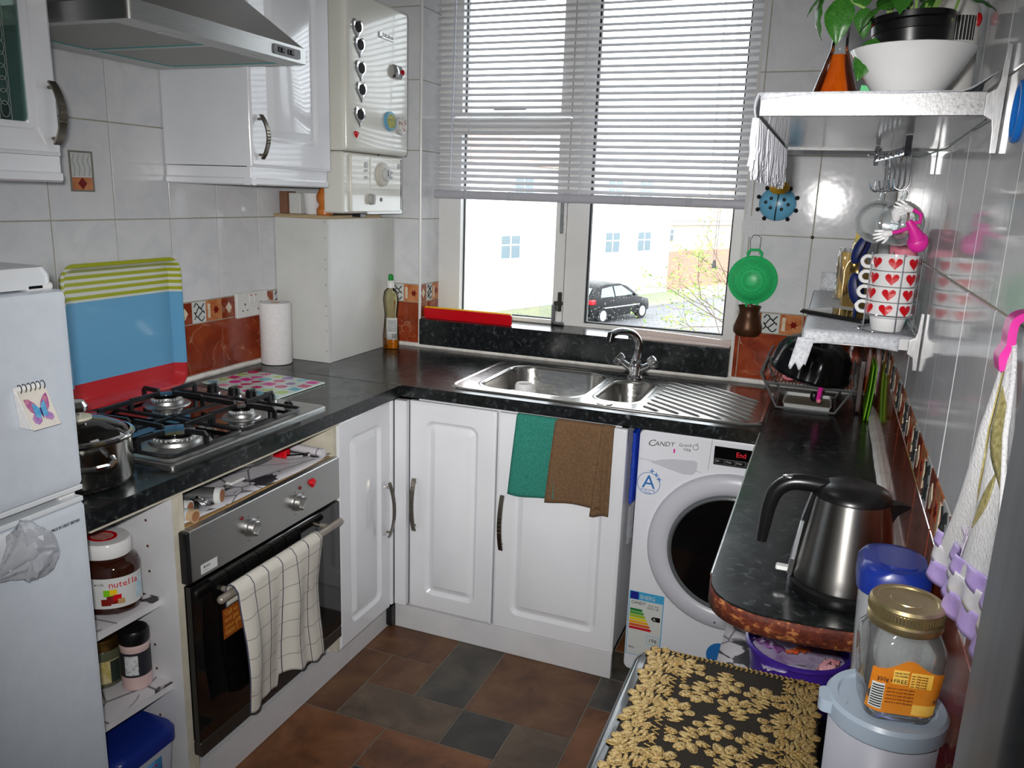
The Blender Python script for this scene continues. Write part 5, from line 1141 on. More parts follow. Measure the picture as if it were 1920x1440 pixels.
for k in range(11):
    # diagonal drainer ribs
    x0, y0 = 1.43 + .026 * max(0, k - 4), -.50 + .052 * k; 
    t0 = Vector((1.432, -.545 + .049 * k, 0)); d = Vector((.79, -.61, 0)); L = .42
    t1 = t0 + d * L
    if t1.x > 1.765: t1 = t0 + d * ((1.765 - t0.x) / d.x)
    if t1.y < -.588: t1 = t0 + d * ((-.588 - t0.y) / d.y)
    if t0.y > -.155: s_ = (t0.y + .155) / .61; t0 = t0 + d * s_
    if (t1 - t0).length < .05: continue
    pr_l = [t0 + (t1 - t0) * s for s in (0, .06, .5, .94, 1)]
    build('drainer_rib', MB().tube([(p.x, p.y, H + .0032) for p in pr_l], [.0008, .0055, .0062, .0055, .0008], 8), m_sink, tp, smooth=60)
build('overflow_plug', MB().lathe([(.026, 0), (.025, .003), (.010, .004)], (1.315, -.574, H + .0036), 20), m_sink, tp)
# mug upside down in the bowl
mg = thing('upturned_mug', (.94, -.30, H - .164), 'white mug with grey swirls upside down in the sink', 'mug')
MX, MY, MZ = .942, -.305, H - .1645
build('mug_body', MB().lathe([(.040, 0), (.042, .002), (.033, .130), (.029, .136), (.026, .132), (.0, .131)], (MX, MY, MZ), 28, cap0=False, cap1=False), m_ceram, mg)
build('mug_handle', MB().tube(spl([(MX - .033, MY - .008, MZ + .105), (MX - .058, MY - .012, MZ + .098), (MX - .064, MY - .013, MZ + .065), (MX - .052, MY - .011, MZ + .038), (MX - .037, MY - .008, MZ + .034)]), .005, 8), m_ceram, mg)
mb = MB()
for k, (a, z) in enumerate(((-2.0, .06), (-1.3, .085), (-.7, .055), (-1.6, .110), (-1.0, .112))):
    pts = []
    for i in range(14):
        t = i / 13 * 9; rad = .013 * (1 - i / 16); z_ = z + rad * math.sin(t); R_ = .0425 - .0092 * z_ / .13; u_ = a + rad * math.cos(t) / .035
        pts.append((MX + R_ * math.cos(u_), MY + R_ * math.sin(u_), MZ + z_))
    mb.tube(pts, .0009, 4)
build('swirl_print', mb, m_boilgrey, mg)
# mixer tap
tpm = thing('mixer_tap', (1.315, -.163, H), 'chrome mixer tap with two star handles', 'tap')
T0 = Vector((1.315, -.163, H + .004))
build('tap_base', MB().lathe([(.030, 0), (.030, .005), (.024, .010), (.022, .022), (.026, .045), (.022, .062), (.016, .072)], tuple(T0), 24), m_chrome, tpm)
build('spout', MB().tube(spl([tuple(T0 + Vector(p)) for p in ((0, 0, .06), (.004, .005, .10), (.003, .0, .135), (-.010, -.022, .162), (-.030, -.058, .176), (-.052, -.092, .178), (-.066, -.116, .170))], 4), [.016 - .0045 * k / 24 for k in range(25)], 14), m_chrome, tpm, smooth=60)
build('aerator', MB().cyl(tuple(T0 + Vector((-.066, -.116, .176))), tuple(T0 + Vector((-.070, -.122, .146))), .0135, 14), m_blk, tpm)
for s in (-1, 1):
    a_ = build('tap_arm', MB().cyl(tuple(T0 + Vector((0, 0, .022))), tuple(T0 + Vector((s * .048, .004, .052))), .014, 14, r2=.012), m_chrome, tpm)
    c = T0 + Vector((s * .060, .004, .062)); ax = Vector((s * .84, .05, .54)).normalized(); u_ = ax.orthogonal().normalized(); v_ = ax.cross(u_)
    L = []
    for d, r in ((-.016, .010), (-.012, .020), (.004, .025), (.014, .023), (.018, .012)):
        L.append([tuple(c + ax * d + (u_ * math.cos(2 * PI * i / 24) + v_ * math.sin(2 * PI * i / 24)) * r * (1 + .09 * math.cos(6 * 2 * PI * i / 24))) for i in range(24)])
    build('tap_head', MB().loft(L), m_chrome, a_, smooth=50)
# cloth over the cabinet door (teal and brown halves)
m_clt = noisy('teal_terry', S(34, 112, 98), S(48, 132, 116), 160, .95, bmp=.5); m_clb = noisy('brown_terry', S(94, 70, 48), S(114, 88, 62), 160, .95, bmp=.5)
ck_ = thing('dish_cloth', (1.2, -.66, .6), 'teal and brown cloths hung over the sink cabinet door', 'cloth')
def clf(x0, x1, zb, ph, amp):
    def f(a, b_):
        s = b_ * (.30 + .02); x = x0 + (x1 - x0) * a
        if s < .02: return (x, -.652 - s * .5, .867)
        return (x - .03 * (b_ - .07) * (1 - a) * .8, -.6655 - amp * (math.sin(a * 7 + ph) * .5 + .5) * min(1, s * 6), .867 - (s - .02) * (zb + .005 * math.sin(a * 4 + ph)) / .30)
    return f
build('teal_cloth', MB().grid(clf(1.055, 1.190, .268, 0.5, .006), 14, 24), m_clt, ck_, solid=.003, smooth=60)
build('brown_cloth', MB().grid(clf(1.184, 1.345, .272, 2.0, .009), 16, 24), m_clb, ck_, solid=.003, smooth=60)
build('brown_fold', MB().grid(clf(1.335, 1.372, .292, 1.0, .010), 6, 24), m_clb, ck_, solid=.004, smooth=60)
# blue bag between cabinet and machine
r2 = random.Random(9)
build('blue_bag', MB().grid(lambda a, b_: (1.4095 + .0085 * (1 + math.cos(2 * PI * a)) + r2.uniform(-.001, .001), -.50 + .045 * math.sin(2 * PI * a) - .045, .60 + .235 * b_ + r2.uniform(-.002, .002)), 12, 20), mat('blue_bag_film', S(24, 66, 190), .3), None, smooth=20, loc=(1.415, -.55, .6), label='blue plastic bag wedged beside the washing machine', cat='plastic bag')
build('clear_wrap', MB().grid(lambda a, b_: (1.4095 + .0085 * (1 + math.cos(2 * PI * a)), -.555 + .03 * math.sin(2 * PI * a) + r2.uniform(-.002, .002), .46 + .13 * b_), 12, 12), m_film, None, smooth=20, loc=(1.415, -.55, .46), label='clear plastic wrap squeezed below the blue bag', cat='plastic wrap')
# washing machine
wm = thing('washing_machine', (1.73, -.3, 0), 'white front-loading washing machine under the worktop', 'washing machine')
WX0, WX1, WY = 1.431, 2.03, -.574
build('body', MB().loft([[(a, WY + d, b_) for a, b_ in rr(WX0 + i, WX1 - i, .012 + i, .848 - i, .02)] for d, i in ((.54, 0), (.010, 0), (.002, .003), (0, .010))]), m_wm, wm, smooth=45)
f3 = fXZ(WY)
build('fascia_seam', MB().tube([f3(WX0 + .004, .752, .0005), f3(WX0 + .15, .742, .0005), f3(WX0 + .20, .735, .0005)], .0009, 4).tube([f3(1.655, .846, .0005), f3(1.650, .745, .0005)], .0008, 4), m_boilgrey, wm)
dc = Vector((1.738, 0, .489))
def wl_(r, d): return [f3(a, b_, d) for a, b_ in circ(dc.x, dc.z, r, 56)]
dw = build('door_ring', MB().loft([wl_(.256, 0), wl_(.254, .014), wl_(.246, .022), wl_(.215, .026), wl_(.196, .020), wl_(.190, .012)], False, False), m_wmring, wm, smooth=50)
build('door_inner_ring', MB().loft([wl_(.192, .012), wl_(.188, .024), wl_(.182, .026), wl_(.176, .018)], False, False), mat('smoke_grey_ring', S(96, 100, 102), .2), dw)
build('door_glass', MB().loft([wl_(.178, .019), wl_(.150, .018), wl_(.10, .010), wl_(.04, .006)]), m_blkgl, dw)
build('door_catch', MB().lathe([(.004, 0), (.003, .003)], (1.716, WY - .026, .262), 8) if False else MB().sphere(f3(1.716, .262, .026), .004, 8, 6), m_chrome, dw)
dp = build('drawer', MB().prism([(1.475, .745), (1.50, .757), (1.54, .765), (1.607, .770), (1.617, .765), (1.616, .738), (1.605, .724), (1.575, .722), (1.53, .732)], f3, .0005, .004), m_wmring, wm, smooth=0, bev=.0015)
di = build('display', MB().box(1.664, 1.86, WY - .002, WY, .768, .826), m_blkgl, wm, smooth=0)
text(di, 'led_digits', 'End', .022, f3(1.728, .800, .0026), (1, 0, 0), (0, 0, 1), mat('red_led', S(160, 10, 20), .4, emis=(1, .02, .04, 1), estr=.35), sx=.9)
for k in range(5):
    b0 = build('display_key', MB().box(1.668 + .031 * k, 1.696 + .031 * k, WY - .0028, WY - .002, .7715, .788), m_boilgrey, di, smooth=0); build('key_face', MB().box(1.6685 + .031 * k, 1.6955 + .031 * k, WY - .0031, WY - .0026, .772, .7875), m_blk, b0, smooth=0)
    text(b0, 'print', ('Spin', 'Temp.', 'Delay', 'Stain', 'Start')[k], .007, f3(1.6705 + .031 * k, .779, .0034), (1, 0, 0), (0, 0, 1), m_whitemotif, sx=.9)
text(wm, 'brand_lettering', 'C', .030, f3(1.459, .796, .0008), (1, 0, .10), (0, 0, 1), mat('silver_print', S(120, 118, 116), .3, .6), sx=1.15, shear=.2); text(wm, 'brand_lettering', 'ANDY', .021, f3(1.481, .7995, .0008), (1, 0, .10), (0, 0, 1), MATS['silver_print'], sx=1.05, shear=.2)
text(wm, 'series_lettering', 'Grand', .015, f3(1.556, .808, .0008), (1, 0, .1), (0, 0, 1), MATS['silver_print']); text(wm, 'series_lettering', 'Vita', .015, f3(1.570, .795, .0008), (1, 0, .1), (0, 0, 1), MATS['silver_print'])
build('series_ring', MB().tube([f3(a, b_, .001) for a, b_ in circ(1.607, .812, .008, 16)], .0008, 4, closed=True).tube([f3(1.609, .820, .001), f3(1.614, .826, .001)], .0008, 4), MATS['silver_print'], wm)
build('red_mark', MB().box(1.541, 1.546, WY - .0008, WY, .785, .798), m_pink, wm, smooth=0)
m_bl = mat('blue_print', S(40, 110, 180), .4)
build('rating_ring', MB().tube([f3(a, b_, .0008) for a, b_ in circ(1.472, .674, .036, 28)], .0009, 4, closed=True), m_bl, wm)
text(wm, 'rating_letter', 'A', .062, f3(1.472, .658, .0008), (1, 0, 0), (0, 0, 1), m_bl, 'CENTER')
for k, (x, z) in enumerate(((1.480, .716), (1.494, .706), (1.504, .692))): text(wm, 'rating_plus', '+', .032, f3(x, z - .012, .0008), (1, 0, 0), (0, 0, 1), m_bl, 'CENTER')
text(wm, 'rating_caption', 'energy saving', .0085, f3(1.447, .650, .0008), (1, 0, 0), (0, 0, 1), m_bl)
text(wm, 'rating_caption', 'Candy', .008, f3(1.460, .641, .0008), (1, 0, 0), (0, 0, 1), m_bl)
el = build('energy_label', MB().box(1.437, 1.551, WY - .0008, WY, .070, .299), mat('cyan_label_edge', S(60, 160, 205), .5), wm, smooth=0)
build('label_face', MB().box(1.4395, 1.5485, WY - .0012, WY - .0006, .072, .270), m_whitemotif, el, smooth=0)
build('eu_flag', MB().box(1.441, 1.468, WY - .0013, WY - .0006, .271, .297), mat('flag_blue', S(20, 30, 130), .5), el, smooth=0); text(el, 'label_print', 'ENERG', .020, f3(1.473, .276, .001), (1, 0, 0), (0, 0, 1), m_whitemotif, sx=.8)
text(el, 'label_print', 'CANDY', .015, f3(1.444, .255, .0015), (1, 0, 0), (0, 0, 1), m_squig, sx=.9, shear=.2); text(el, 'label_print', 'GVS 1410', .009, f3(1.502, .254, .0015), (1, 0, 0), (0, 0, 1), m_squig, sx=.9); text(el, 'label_print', 'DHC3/1-80', .009, f3(1.498, .245, .0015), (1, 0, 0), (0, 0, 1), m_squig, sx=.9)
for k, c_ in enumerate(((20, 120, 50), (70, 150, 40), (150, 180, 30), (220, 200, 20), (226, 160, 30), (210, 90, 24), (190, 20, 36))):
    z = .238 - .0108 * k; w = .038 + .0055 * k
    build('energy_bar', MB().prism([(1.443, z), (1.443 + w, z), (1.447 + w, z - .0045), (1.443 + w, z - .009), (1.443, z - .009)], f3, .0012, .0016), mat('energy_bar_%d' % k, S(*c_), .5), el, smooth=0)
ar = build('rating_arrow', MB().prism([(1.513, .2125), (1.520, .2205), (1.543, .2205), (1.543, .2045), (1.520, .2045)], f3, .0012, .0016), m_blk, el, smooth=0); text(el, 'label_print', 'A', .015, f3(1.519, .2075, .0019), (1, 0, 0), (0, 0, 1), m_whitemotif)
text(el, 'label_print', '196', .019, f3(1.510, .128, .0015), (1, 0, 0), (0, 0, 1), m_squig); build('label_box', MB().plate([(1.503, .120), (1.546, .120), (1.546, .150), (1.503, .150)], [[(1.504, .121), (1.545, .121), (1.545, .149), (1.504, .149)]], f3, .0012, .0015), MATS['cyan_label_edge'], el, smooth=0)
text(el, 'label_print', '9855', .010, f3(1.445, .094, .0015), (1, 0, 0), (0, 0, 1), m_squig)
build('blue_disc', MB().cyl(f3(1.742, .135, 0), f3(1.742, .135, .001), .045, 24), m_bl, wm)

# ================================================================== sill, back wall things
rb = thing('red_chopping_board', (.56, .03, SZ), 'red chopping board leaning along the window sill', 'chopping board')
build('board', MB().prism(rr(.362, .757, 1.0295, 1.073, .008, 4), lambda u_, w, d: (u_, .030 - d - (w - 1.03) * .1, w), 0, .006), m_redp, rb)
yb = thing('yellow_chopping_board', (.5, .04, SZ), 'yellow chopping board just showing behind the red one', 'chopping board')
build('board', MB().prism(rr(.358, .752, 1.0295, 1.077, .008, 4), lambda u_, w, d: (u_, .042 - d - (w - 1.03) * .1, w), 0, .006), m_yel, yb)
build('sill_strip', MB().prism([(1.232, 1.050), (1.255, 1.060), (1.40, 1.056), (1.62, 1.046), (1.62, 1.0296), (1.232, 1.0296)], fXZ(.06), 0, .012).prism([(1.26, 1.040), (1.62, 1.034), (1.62, 1.0296), (1.26, 1.0296)], fXZ(.03), 0, .03), mat('pinkish_clear_plastic', S(206, 190, 184), .25), None, loc=(1.43, .05, SZ), label='pinkish plastic strip lying on the right of the sill', cat='strip')
lb_ = thing('ladybird_toy', (1.733, -.01, 1.545), 'blue plastic ladybird with black spots on the wall', 'toy')
build('body', MB().sphere((1.733, -.004, 1.545), (.062, .030, .058), 28, 16), m_sky, lb_)
build('wing_seam', MB().tube([(1.733 + .004 * math.sin(a), -.004 - .0305 * math.cos(a), 1.545 + .0585 * math.sin(a)) for a in [-1.35 + .27 * k for k in range(10)]], .0022, 6), m_blk, lb_)
def onl(x, z): q = max(0.02, 1 - (x / .062) ** 2 - (z / .058) ** 2); return (1.733 + x, -.004 - .030 * math.sqrt(q), 1.545 + z)
for x, z in ((-.037, .004), (-.020, .017), (-.020, -.014), (.022, .014), (.036, -.002), (.016, -.018)): build('spot', MB().sphere(onl(x, z), (.006, .003, .006), 10, 6), m_blk, lb_)
for a in (20, 55, 125, 160, 200, 235, 305, 340): build('foot', MB().sphere((1.733 + .067 * math.cos(math.radians(a)), -.012, 1.545 + .062 * math.sin(math.radians(a))), .0075, 8, 6), m_blk, lb_)
hd3 = build('head', MB().sphere((1.735, -.022, 1.598), (.034, .022, .024), 18, 10), mat('ochre_plastic', S(206, 158, 30), .4), lb_)
dy = thing('white_doily', (1.658, -.006, 1.465), 'small round white lace doily hanging beside the window', 'doily')
build('doily_disc', MB().prism([(1.658 + .038 * (1 + .06 * math.cos(9 * t)) * math.cos(t), 1.465 + .038 * (1 + .06 * math.cos(9 * t)) * math.sin(t)) for t in [2 * PI * k / 54 for k in range(54)]], fXZ(-.003), 0, .003), noisy('white_lace', S(206, 206, 210), S(226, 226, 228), 180, .9, bmp=.6), dy)
sv = thing('green_sieve', (1.677, -.04, 1.28), 'round green plastic sieve hanging on the wall', 'sieve')
m_sv = mat('green_sieve_plastic', S(44, 190, 108), .35); n_, l_, b_ = nodes(m_sv); v = coords(m_sv, (180, 180, 180)); ck2 = n_.new('ShaderNodeTexVoronoi'); ck2.inputs['Randomness'].default_value = 0; ck2.inputs['Scale'].default_value = 1; l_.new(v, ck2.inputs['Vector'])
setcol(m_sv, ramp(m_sv, ck2.outputs['Distance'], [(.20, S(20, 128, 66)), (.34, S(48, 196, 112))])); bump(m_sv, ramp(m_sv, ck2.outputs['Distance'], [(.2, g(0)), (.34, g(1))]), .6, .002)
mb = MB(); L = []
for r, d in ((.084, .004), (.085, .010), (.081, .013), (.076, .014), (.066, .030), (.050, .042), (.030, .050), (.010, .053)): L.append([(1.677 + r * math.cos(2 * PI * i / 40), -.006 - d, 1.281 + r * math.sin(2 * PI * i / 40)) for i in range(40)])
build('sieve_bowl', MB().loft(L), m_sv, sv, smooth=50)
build('handle_loop', MB().tube([(1.655, -.016, 1.358), (1.652, -.016, 1.374), (1.662, -.016, 1.385), (1.690, -.016, 1.386), (1.700, -.016, 1.375), (1.698, -.016, 1.359)], .005, 8), m_green, sv)
build('handle_loop', MB().tube([(1.664, -.018, 1.203), (1.664, -.018, 1.182), (1.676, -.018, 1.173), (1.694, -.018, 1.174), (1.702, -.018, 1.185), (1.700, -.018, 1.204)], .005, 8), m_green, sv)
build('wall_hook', MB().tube([(1.660, -.012, 1.368), (1.656, -.012, 1.42), (1.664, -.012, 1.435), (1.680, -.012, 1.437), (1.692, -.012, 1.428), (1.690, -.012, 1.370)], .0016, 6), m_chrome, None, loc=(1.675, -.01, 1.4), label='thin wire hook holding the green sieve', cat='hook')
cz = thing('copper_coffee_pot', (1.679, -.05, 1.09), 'small dark copper coffee pot below the green sieve', 'pot')
build('pot_body', MB().lathe([(0, 0), (.038, 0), (.048, .012), (.050, .030), (.040, .062), (.034, .082), (.038, .100), (.040, .104), (.038, .104), (.032, .082), (.036, .06), (.03, .01), (0, .008)], (1.679, -.054, 1.090), 28, cap0=False, cap1=False), m_copper, cz)
build('pot_handle', MB().tube([(1.679, -.010, 1.180), (1.679, -.006, 1.23), (1.679, -.006, 1.27)], .005, 8), m_copper, cz)
# black suction dot on the grout
build('wall_screw', MB().sphere((1.858, -.002, 1.437), (.006, .004, .006), 10, 6), mat('dark_screw', S(80, 66, 50), .4, .6), None, loc=(1.858, 0, 1.437), label='dark screw head in the grout of the back wall', cat='screw')
# ---- dish rack in the right corner
rk = thing('dish_rack', (1.91, -.23, H), 'folding wire dish rack in the back right corner', 'rack')
HX = [(1.777, 1.075), (1.759, 1.022), (1.816, .916), (1.990, .916), (2.040, 1.006), (2.036, 1.045)]
m_wire = mat('grey_coated_wire', S(112, 114, 116), .35, .5)
for y in (-.352, -.13): build('end_frame', MB().tube([(x, y, z) for x, z in HX], .0042, 6), m_wire, rk)
for x, z in (HX[1], HX[2], HX[3], HX[4]): build('side_bar', MB().tube([(x, -.352, z), (x, -.13, z)], .0035, 6), m_wire, rk)
for k in range(24):
    x = 1.782 + .0108 * k; build('wire', MB().tube([(x, -.352, .990), (x, -.13, .990)], .0017, 5), m_wire, rk)
build('front_wire', MB().tube([(1.776, -.352, .992), (2.034, -.352, .992)], .003, 6), m_wire, rk)
for k in range(9):
    build('side_wire', MB().tube([(2.036 + .0005 * k, -.352, 1.000 + .0065 * k), (2.037, -.13, 1.000 + .0065 * k)], .0015, 5), m_wire, rk); build('side_wire', MB().tube([(1.764 + .001 * k, -.352, 1.005 + .0065 * k), (1.764 + .001 * k, -.13, 1.005 + .0065 * k)], .0015, 5), m_wire, rk)
bt = thing('bundt_tin', (1.90, -.25, 1.0), 'black fluted cake tin upside down on the dish rack', 'cake tin')
mb = MB(); L = []; TT = Matrix.Translation((1.895, -.255, 1.003)) @ Matrix.Rotation(math.radians(12), 4, 'Y') @ Matrix.Rotation(math.radians(8), 4, 'X')
for r, z, fl_ in ((.123, .0, 0), (.127, .002, 0), (.127, .005, 0), (.119, .007, .02), (.115, .03, .05), (.108, .065, .06), (.092, .092, .05), (.066, .105, .03), (.040, .100, 0), (.028, .075, 0), (.026, .02, 0)):
    L.append([(r * (1 + fl_ * math.cos(10 * 2 * PI * i / 80)) * math.cos(2 * PI * i / 80), r * (1 + fl_ * math.cos(10 * 2 * PI * i / 80)) * math.sin(2 * PI * i / 80), z + .02) for i in range(80)])
mb.T = TT; mb.loft(L, False, False); build('tin', mb, mat('black_nonstick', S(26, 27, 29), .22, .5), bt, smooth=60)
tr2 = thing('cutlery_tray', (1.9, -.25, H), 'shallow white-edged tray under the dish rack', 'tray')
build('tray_body', MB().loft([[(a, b_, H + z) for a, b_ in rr(1.835 - i, 1.978 + i, -.335 - i, -.16 + i, .006, 3)] for z, i in ((.002, -.004), (.016, 0), (.018, .002), (.018, -.003), (.006, -.006))]), m_whitemotif, tr2)
build('tray_mat', MB().box(1.842, 1.972, -.33, -.166, H + .006, H + .008), noisy('beige_tray_mat', S(120, 112, 98), S(136, 128, 112), 12, .6), tr2, smooth=0)
sc = thing('pink_kitchen_shears', (1.86, -.33, 1.0), 'scissors with pink grips lying in the dish rack', 'scissors')
build('grip', MB().tube([(1.845 + .017 * math.cos(a), -.325, 1.012 + .008 * math.sin(a)) for a in [k * PI / 6 for k in range(12)]], .004, 6, closed=True), m_lpink, sc); build('blade', MB().tube([(1.862, -.33, 1.010), (1.90, -.335, 1.000), (1.925, -.338, .996)], .003, 6), m_chrome, sc)
br_ = thing('pink_brush', (1.93, -.33, .99), 'small pink and black brush hanging in the dish rack', 'brush')
build('brush_head', MB().sphere((1.925, -.36, .965), (.012, .009, .016), 12, 8), m_blk, br_); build('brush_handle', MB().tube([(1.937, -.362, .955), (1.941, -.360, .985), (1.943, -.355, .998)], .0075, 8), m_pink, br_)
build('brush_tip', MB().sphere((1.940, -.364, .953), (.008, .007, .008), 10, 8), m_lpink, br_)
build('dark_board', MB().prism(rr(-.30, -.02, .9115, 1.085, .01, 4), fYZ(2.050), 0, .012), m_darkbrown, None, loc=(2.056, -.16, H), label='dark brown board standing in the back right corner', cat='board')
def mat_fn(x0, sag): return lambda a, b_: (x0 + sag * math.sin(PI * b_) - .010 * (1 - b_), -.345 + .15 * a - .035 * (1 - b_) * (1 - a), .912 + .165 * b_)
build('lime_cutting_mat', MB().grid(mat_fn(2.084, .002), 8, 12), m_lime, None, solid=.003, loc=(2.08, -.28, H), label='outer lime green flexible cutting mat against the right wall', cat='cutting mat', group='lime cutting mats')
build('lime_cutting_mat', MB().grid(mat_fn(2.093, .003), 8, 12), mat('bright_lime', S(100, 176, 16), .4), None, solid=.003, loc=(2.09, -.28, H), label='inner lime green flexible cutting mat touching the right wall', cat='cutting mat', group='lime cutting mats')
# ================================================================== right-hand shelves
us = thing('upper_shelf', (1.96, -1.43, 1.66), 'upper wall shelf with brushed silver front edge', 'shelf')
UX, UY0, UY1, UZ0, UZ1 = 1.812, -1.78, -1.085, 1.660, 1.686
build('board', MB().box(UX + .002, W - .001, UY0 + .003, UY1 - .003, UZ0, UZ1), noisy('pale_gloss_board', S(196, 196, 198), S(204, 204, 206), 5, .12), us, smooth=0)
m_spk = mat('speckled_aluminium', S(150, 150, 150), .34, 1.0); v = coords(m_spk); setrough(m_spk, ramp(m_spk, noise(m_spk, v, 160, 4), [(.4, g(.3)), (.65, g(.5))])); bump(m_spk, noise(m_spk, v, 220, 3), .15, .001)
build('front_edge', MB().box(UX, W - .016, UY0, UY0 + .003, UZ0 - .002, UZ1 + .001, 0, .0008), m_spk, us)
build('rear_shadow_gap', MB().box(UX, W - .001, UY1 - .003, UY1, UZ0 - .003, UZ1), m_blk, us, smooth=0)  # black strip stands in for the shadow gap at the far end
def bracket(parent, y, z0, zt, zb, name='bracket'):
    # rail on the wall flaring into the shelf edge
    poly = [(W - .001, zt), (W - .007, zt), (W - .009, z0 + .040), (W - .012, z0 + .030), (W - .022, z0 + .024), (W - .022, z0 - .002), (W - .012, z0 - .008), (W - .010, z0 - .020), (W - .009, zb), (W - .001, zb)]
    build(name, MB().prism(poly, lambda u_, w, d: (u_, y + d, w), -.0045, .0), m_alu, parent, smooth=0, bev=.001)
bracket(us, UY0, UZ0, 1.742, 1.612); bracket(us, UY1 + .01, UZ0, 1.742, 1.612)
build('cable', MB().tube([(2.02, -1.10, 1.652), (2.055, -1.25, 1.636), (2.08, -1.45, 1.640), (2.09, -1.74, 1.657)], .0014, 5), m_squig, us)
# silver lace runner with fringe on the upper shelf
m_slace = noisy('silver_lace', S(168, 172, 178), S(206, 208, 212), 150, .55, bmp=.5)
sr = thing('silver_lace_runner', (1.95, -1.43, UZ1), 'silver lace runner with long fringe on the upper shelf', 'runner')
def runf(a, b_):
    x = W - .012 - (W - .012 - UX + .004) * b_; y = UY0 - .002 + (UY1 - UY0) * a
    z = UZ1 + .0016 + (.022 * max(0, 1 - b_ * 9) if a < .2 else 0)
    return (x, y, z)
build('runner_top', MB().grid(runf, 20, 24), m_slace, sr, solid=.0012)
build('front_drape', MB().grid(lambda a, b_: (UX + .0 + (.22) * a, UY0 - .0028, UZ1 + .0025 - b_ * (.0025 + .008 * (.6 + .6 * math.sin(2.5 + a * 5)) * (1 - a))), 22, 3), m_slace, sr, solid=.001)
build('side_band', MB().grid(lambda a, b_: (UX - .0035 - .004 * math.sin(PI * b_), UY0 + (UY1 - UY0) * a, UZ1 + .002 - .034 * b_), 24, 4), m_slace, sr, solid=.001)
mb = MB(); r2 = random.Random(8)
for k in range(620):
    y = UY0 + (UY1 - UY0) * (k + r2.random()) / 620; L_ = .045 + .020 * abs(math.sin(k * .35)) + r2.uniform(0, .018); x = UX - .004 + r2.uniform(-.003, .003)
    mb.tube([(x, y, UZ1 - .030), (x + r2.uniform(-.003, .003), y + r2.uniform(-.003, .003), UZ1 - .030 - L_ * .5), (x + r2.uniform(-.005, .005), y + r2.uniform(-.006, .006), UZ1 - .030 - L_)], [.0016, .0014, .0008], 4)
build('fringe', mb, mat('silver_fringe_thread', S(222, 224, 230), .3), sr, kind='stuff')
# basil in a black pot standing in a white bowl
bw_ = thing('white_bowl', (1.998, -1.655, UZ1), 'white flared bowl under the basil pot on the upper shelf', 'bowl')
BC = (1.998, -1.655, UZ1 + .0025)
build('bowl_body', MB().lathe([(0, 0), (.036, 0), (.040, .003), (.058, .030), (.080, .066), (.081, .068), (.079, .069), (.056, .034), (.036, .008), (0, .007)], BC, 44, cap0=False, cap1=False), m_ceram, bw_)
bp_ = thing('basil_plant', (1.998, -1.655, UZ1 + .01), 'basil plant in a black plastic pot on the upper shelf', 'plant')
PT = Matrix.Translation((1.998, -1.655, UZ1 + .011)) @ Matrix.Rotation(math.radians(-4), 4, 'Y')
mb = MB(); mb.T = PT; mb.lathe([(0, 0), (.036, 0), (.040, .004), (.049, .082), (.050, .083), (.0505, .094), (.0545, .096), (.055, .103), (.052, .104), (.048, .092), (0, .09)], (0, 0, 0), 36, cap0=False, cap1=False); build('plant_pot', mb, m_blk, bp_)
mb = MB(); mb.T = PT; mb.lathe([(.0475, .088), (.03, .093), (.001, .094)], (0, 0, 0), 20); build('soil', mb, noisy('dark_soil', S(40, 30, 22), S(60, 46, 34), 60, .95), bp_)
m_stem = noisy('basil_stem', S(120, 160, 74), S(146, 178, 96), 30, .5)
m_leaf = mat('basil_leaf', S(52, 120, 36), .35); v = coords(m_leaf, (1, 1, 1), True); setcol(m_leaf, ramp(m_leaf, noise(m_leaf, v, 24, 4), [(.3, S(30, 84, 22)), (.7, S(66, 122, 46))]))
LV = []
for kind in range(2):
    mb = MB()
    def lf(a, b_):
        t = b_; w = .35 * math.sin(PI * min(1, t ** .8)) ** .85 * (1 - .25 * t) + .004; s = (a - .5) * 2
        y = t; x = s * w; z = -.16 * s * s * w * 1.4 + .30 * t * (1 - t) - (.14 if kind == 0 else .34) * t * t + (.018 * math.sin(t * 22) * abs(s)) + (.02 if abs(s) > .1 else 0)
        return (x, y, z)
    mb.grid(lf, 8, 12)
    me = bpy.data.meshes.new('basil_leaf'); me.from_pydata(mb.v, [], mb.f); me.materials.append(m_leaf); me.polygons.foreach_set('use_smooth', [True] * len(me.polygons)); LV.append(me)
def leaf(p, d, L, roll_, kind=0):
    o = bpy.data.objects.new('leaf', LV[kind]); COL.objects.link(o); o.parent = bp_
    d = Vector(d).normalized(); up = Vector((0, 0, 1)); x_ = d.cross(up)
    if x_.length < .05: x_ = Vector((1, 0, 0))
    x_.normalize(); z_ = x_.cross(d); R_ = Matrix((x_, d, z_)).transposed() @ Matrix.Rotation(roll_, 3, 'Y')
    o.rotation_euler = R_.to_euler(); o.location = Vector(p) - rootloc(bp_); o.scale = (L, L, L)
r2 = random.Random(31)
P0 = Vector((1.998, -1.655, UZ1 + .105))
stems = []
for k in range(17):
    a = r2.uniform(0, 2 * PI); rr_ = r2.uniform(.008, .042); b0 = P0 + Vector((rr_ * math.cos(a), rr_ * math.sin(a), -.004)); t1 = b0 + Vector((.022 * math.cos(a), .022 * math.sin(a), r2.uniform(.07, .12)))
    stems.append((b0, t1)); build('stem', MB().tube([tuple(b0), tuple((b0 + t1) / 2 + Vector((r2.uniform(-.006, .006), r2.uniform(-.006, .006), 0))), tuple(t1)], [.0022, .0019, .0014], 6), m_stem, bp_)
for b0, t1 in stems:
    for k in range(4):
        a = r2.uniform(0, 2 * PI); p = b0 + (t1 - b0) * r2.uniform(.35, 1.0); leaf(p, (math.cos(a), math.sin(a), r2.uniform(-.3, .5)), r2.uniform(.022, .042), r2.uniform(-.4, .4), r2.randrange(2))
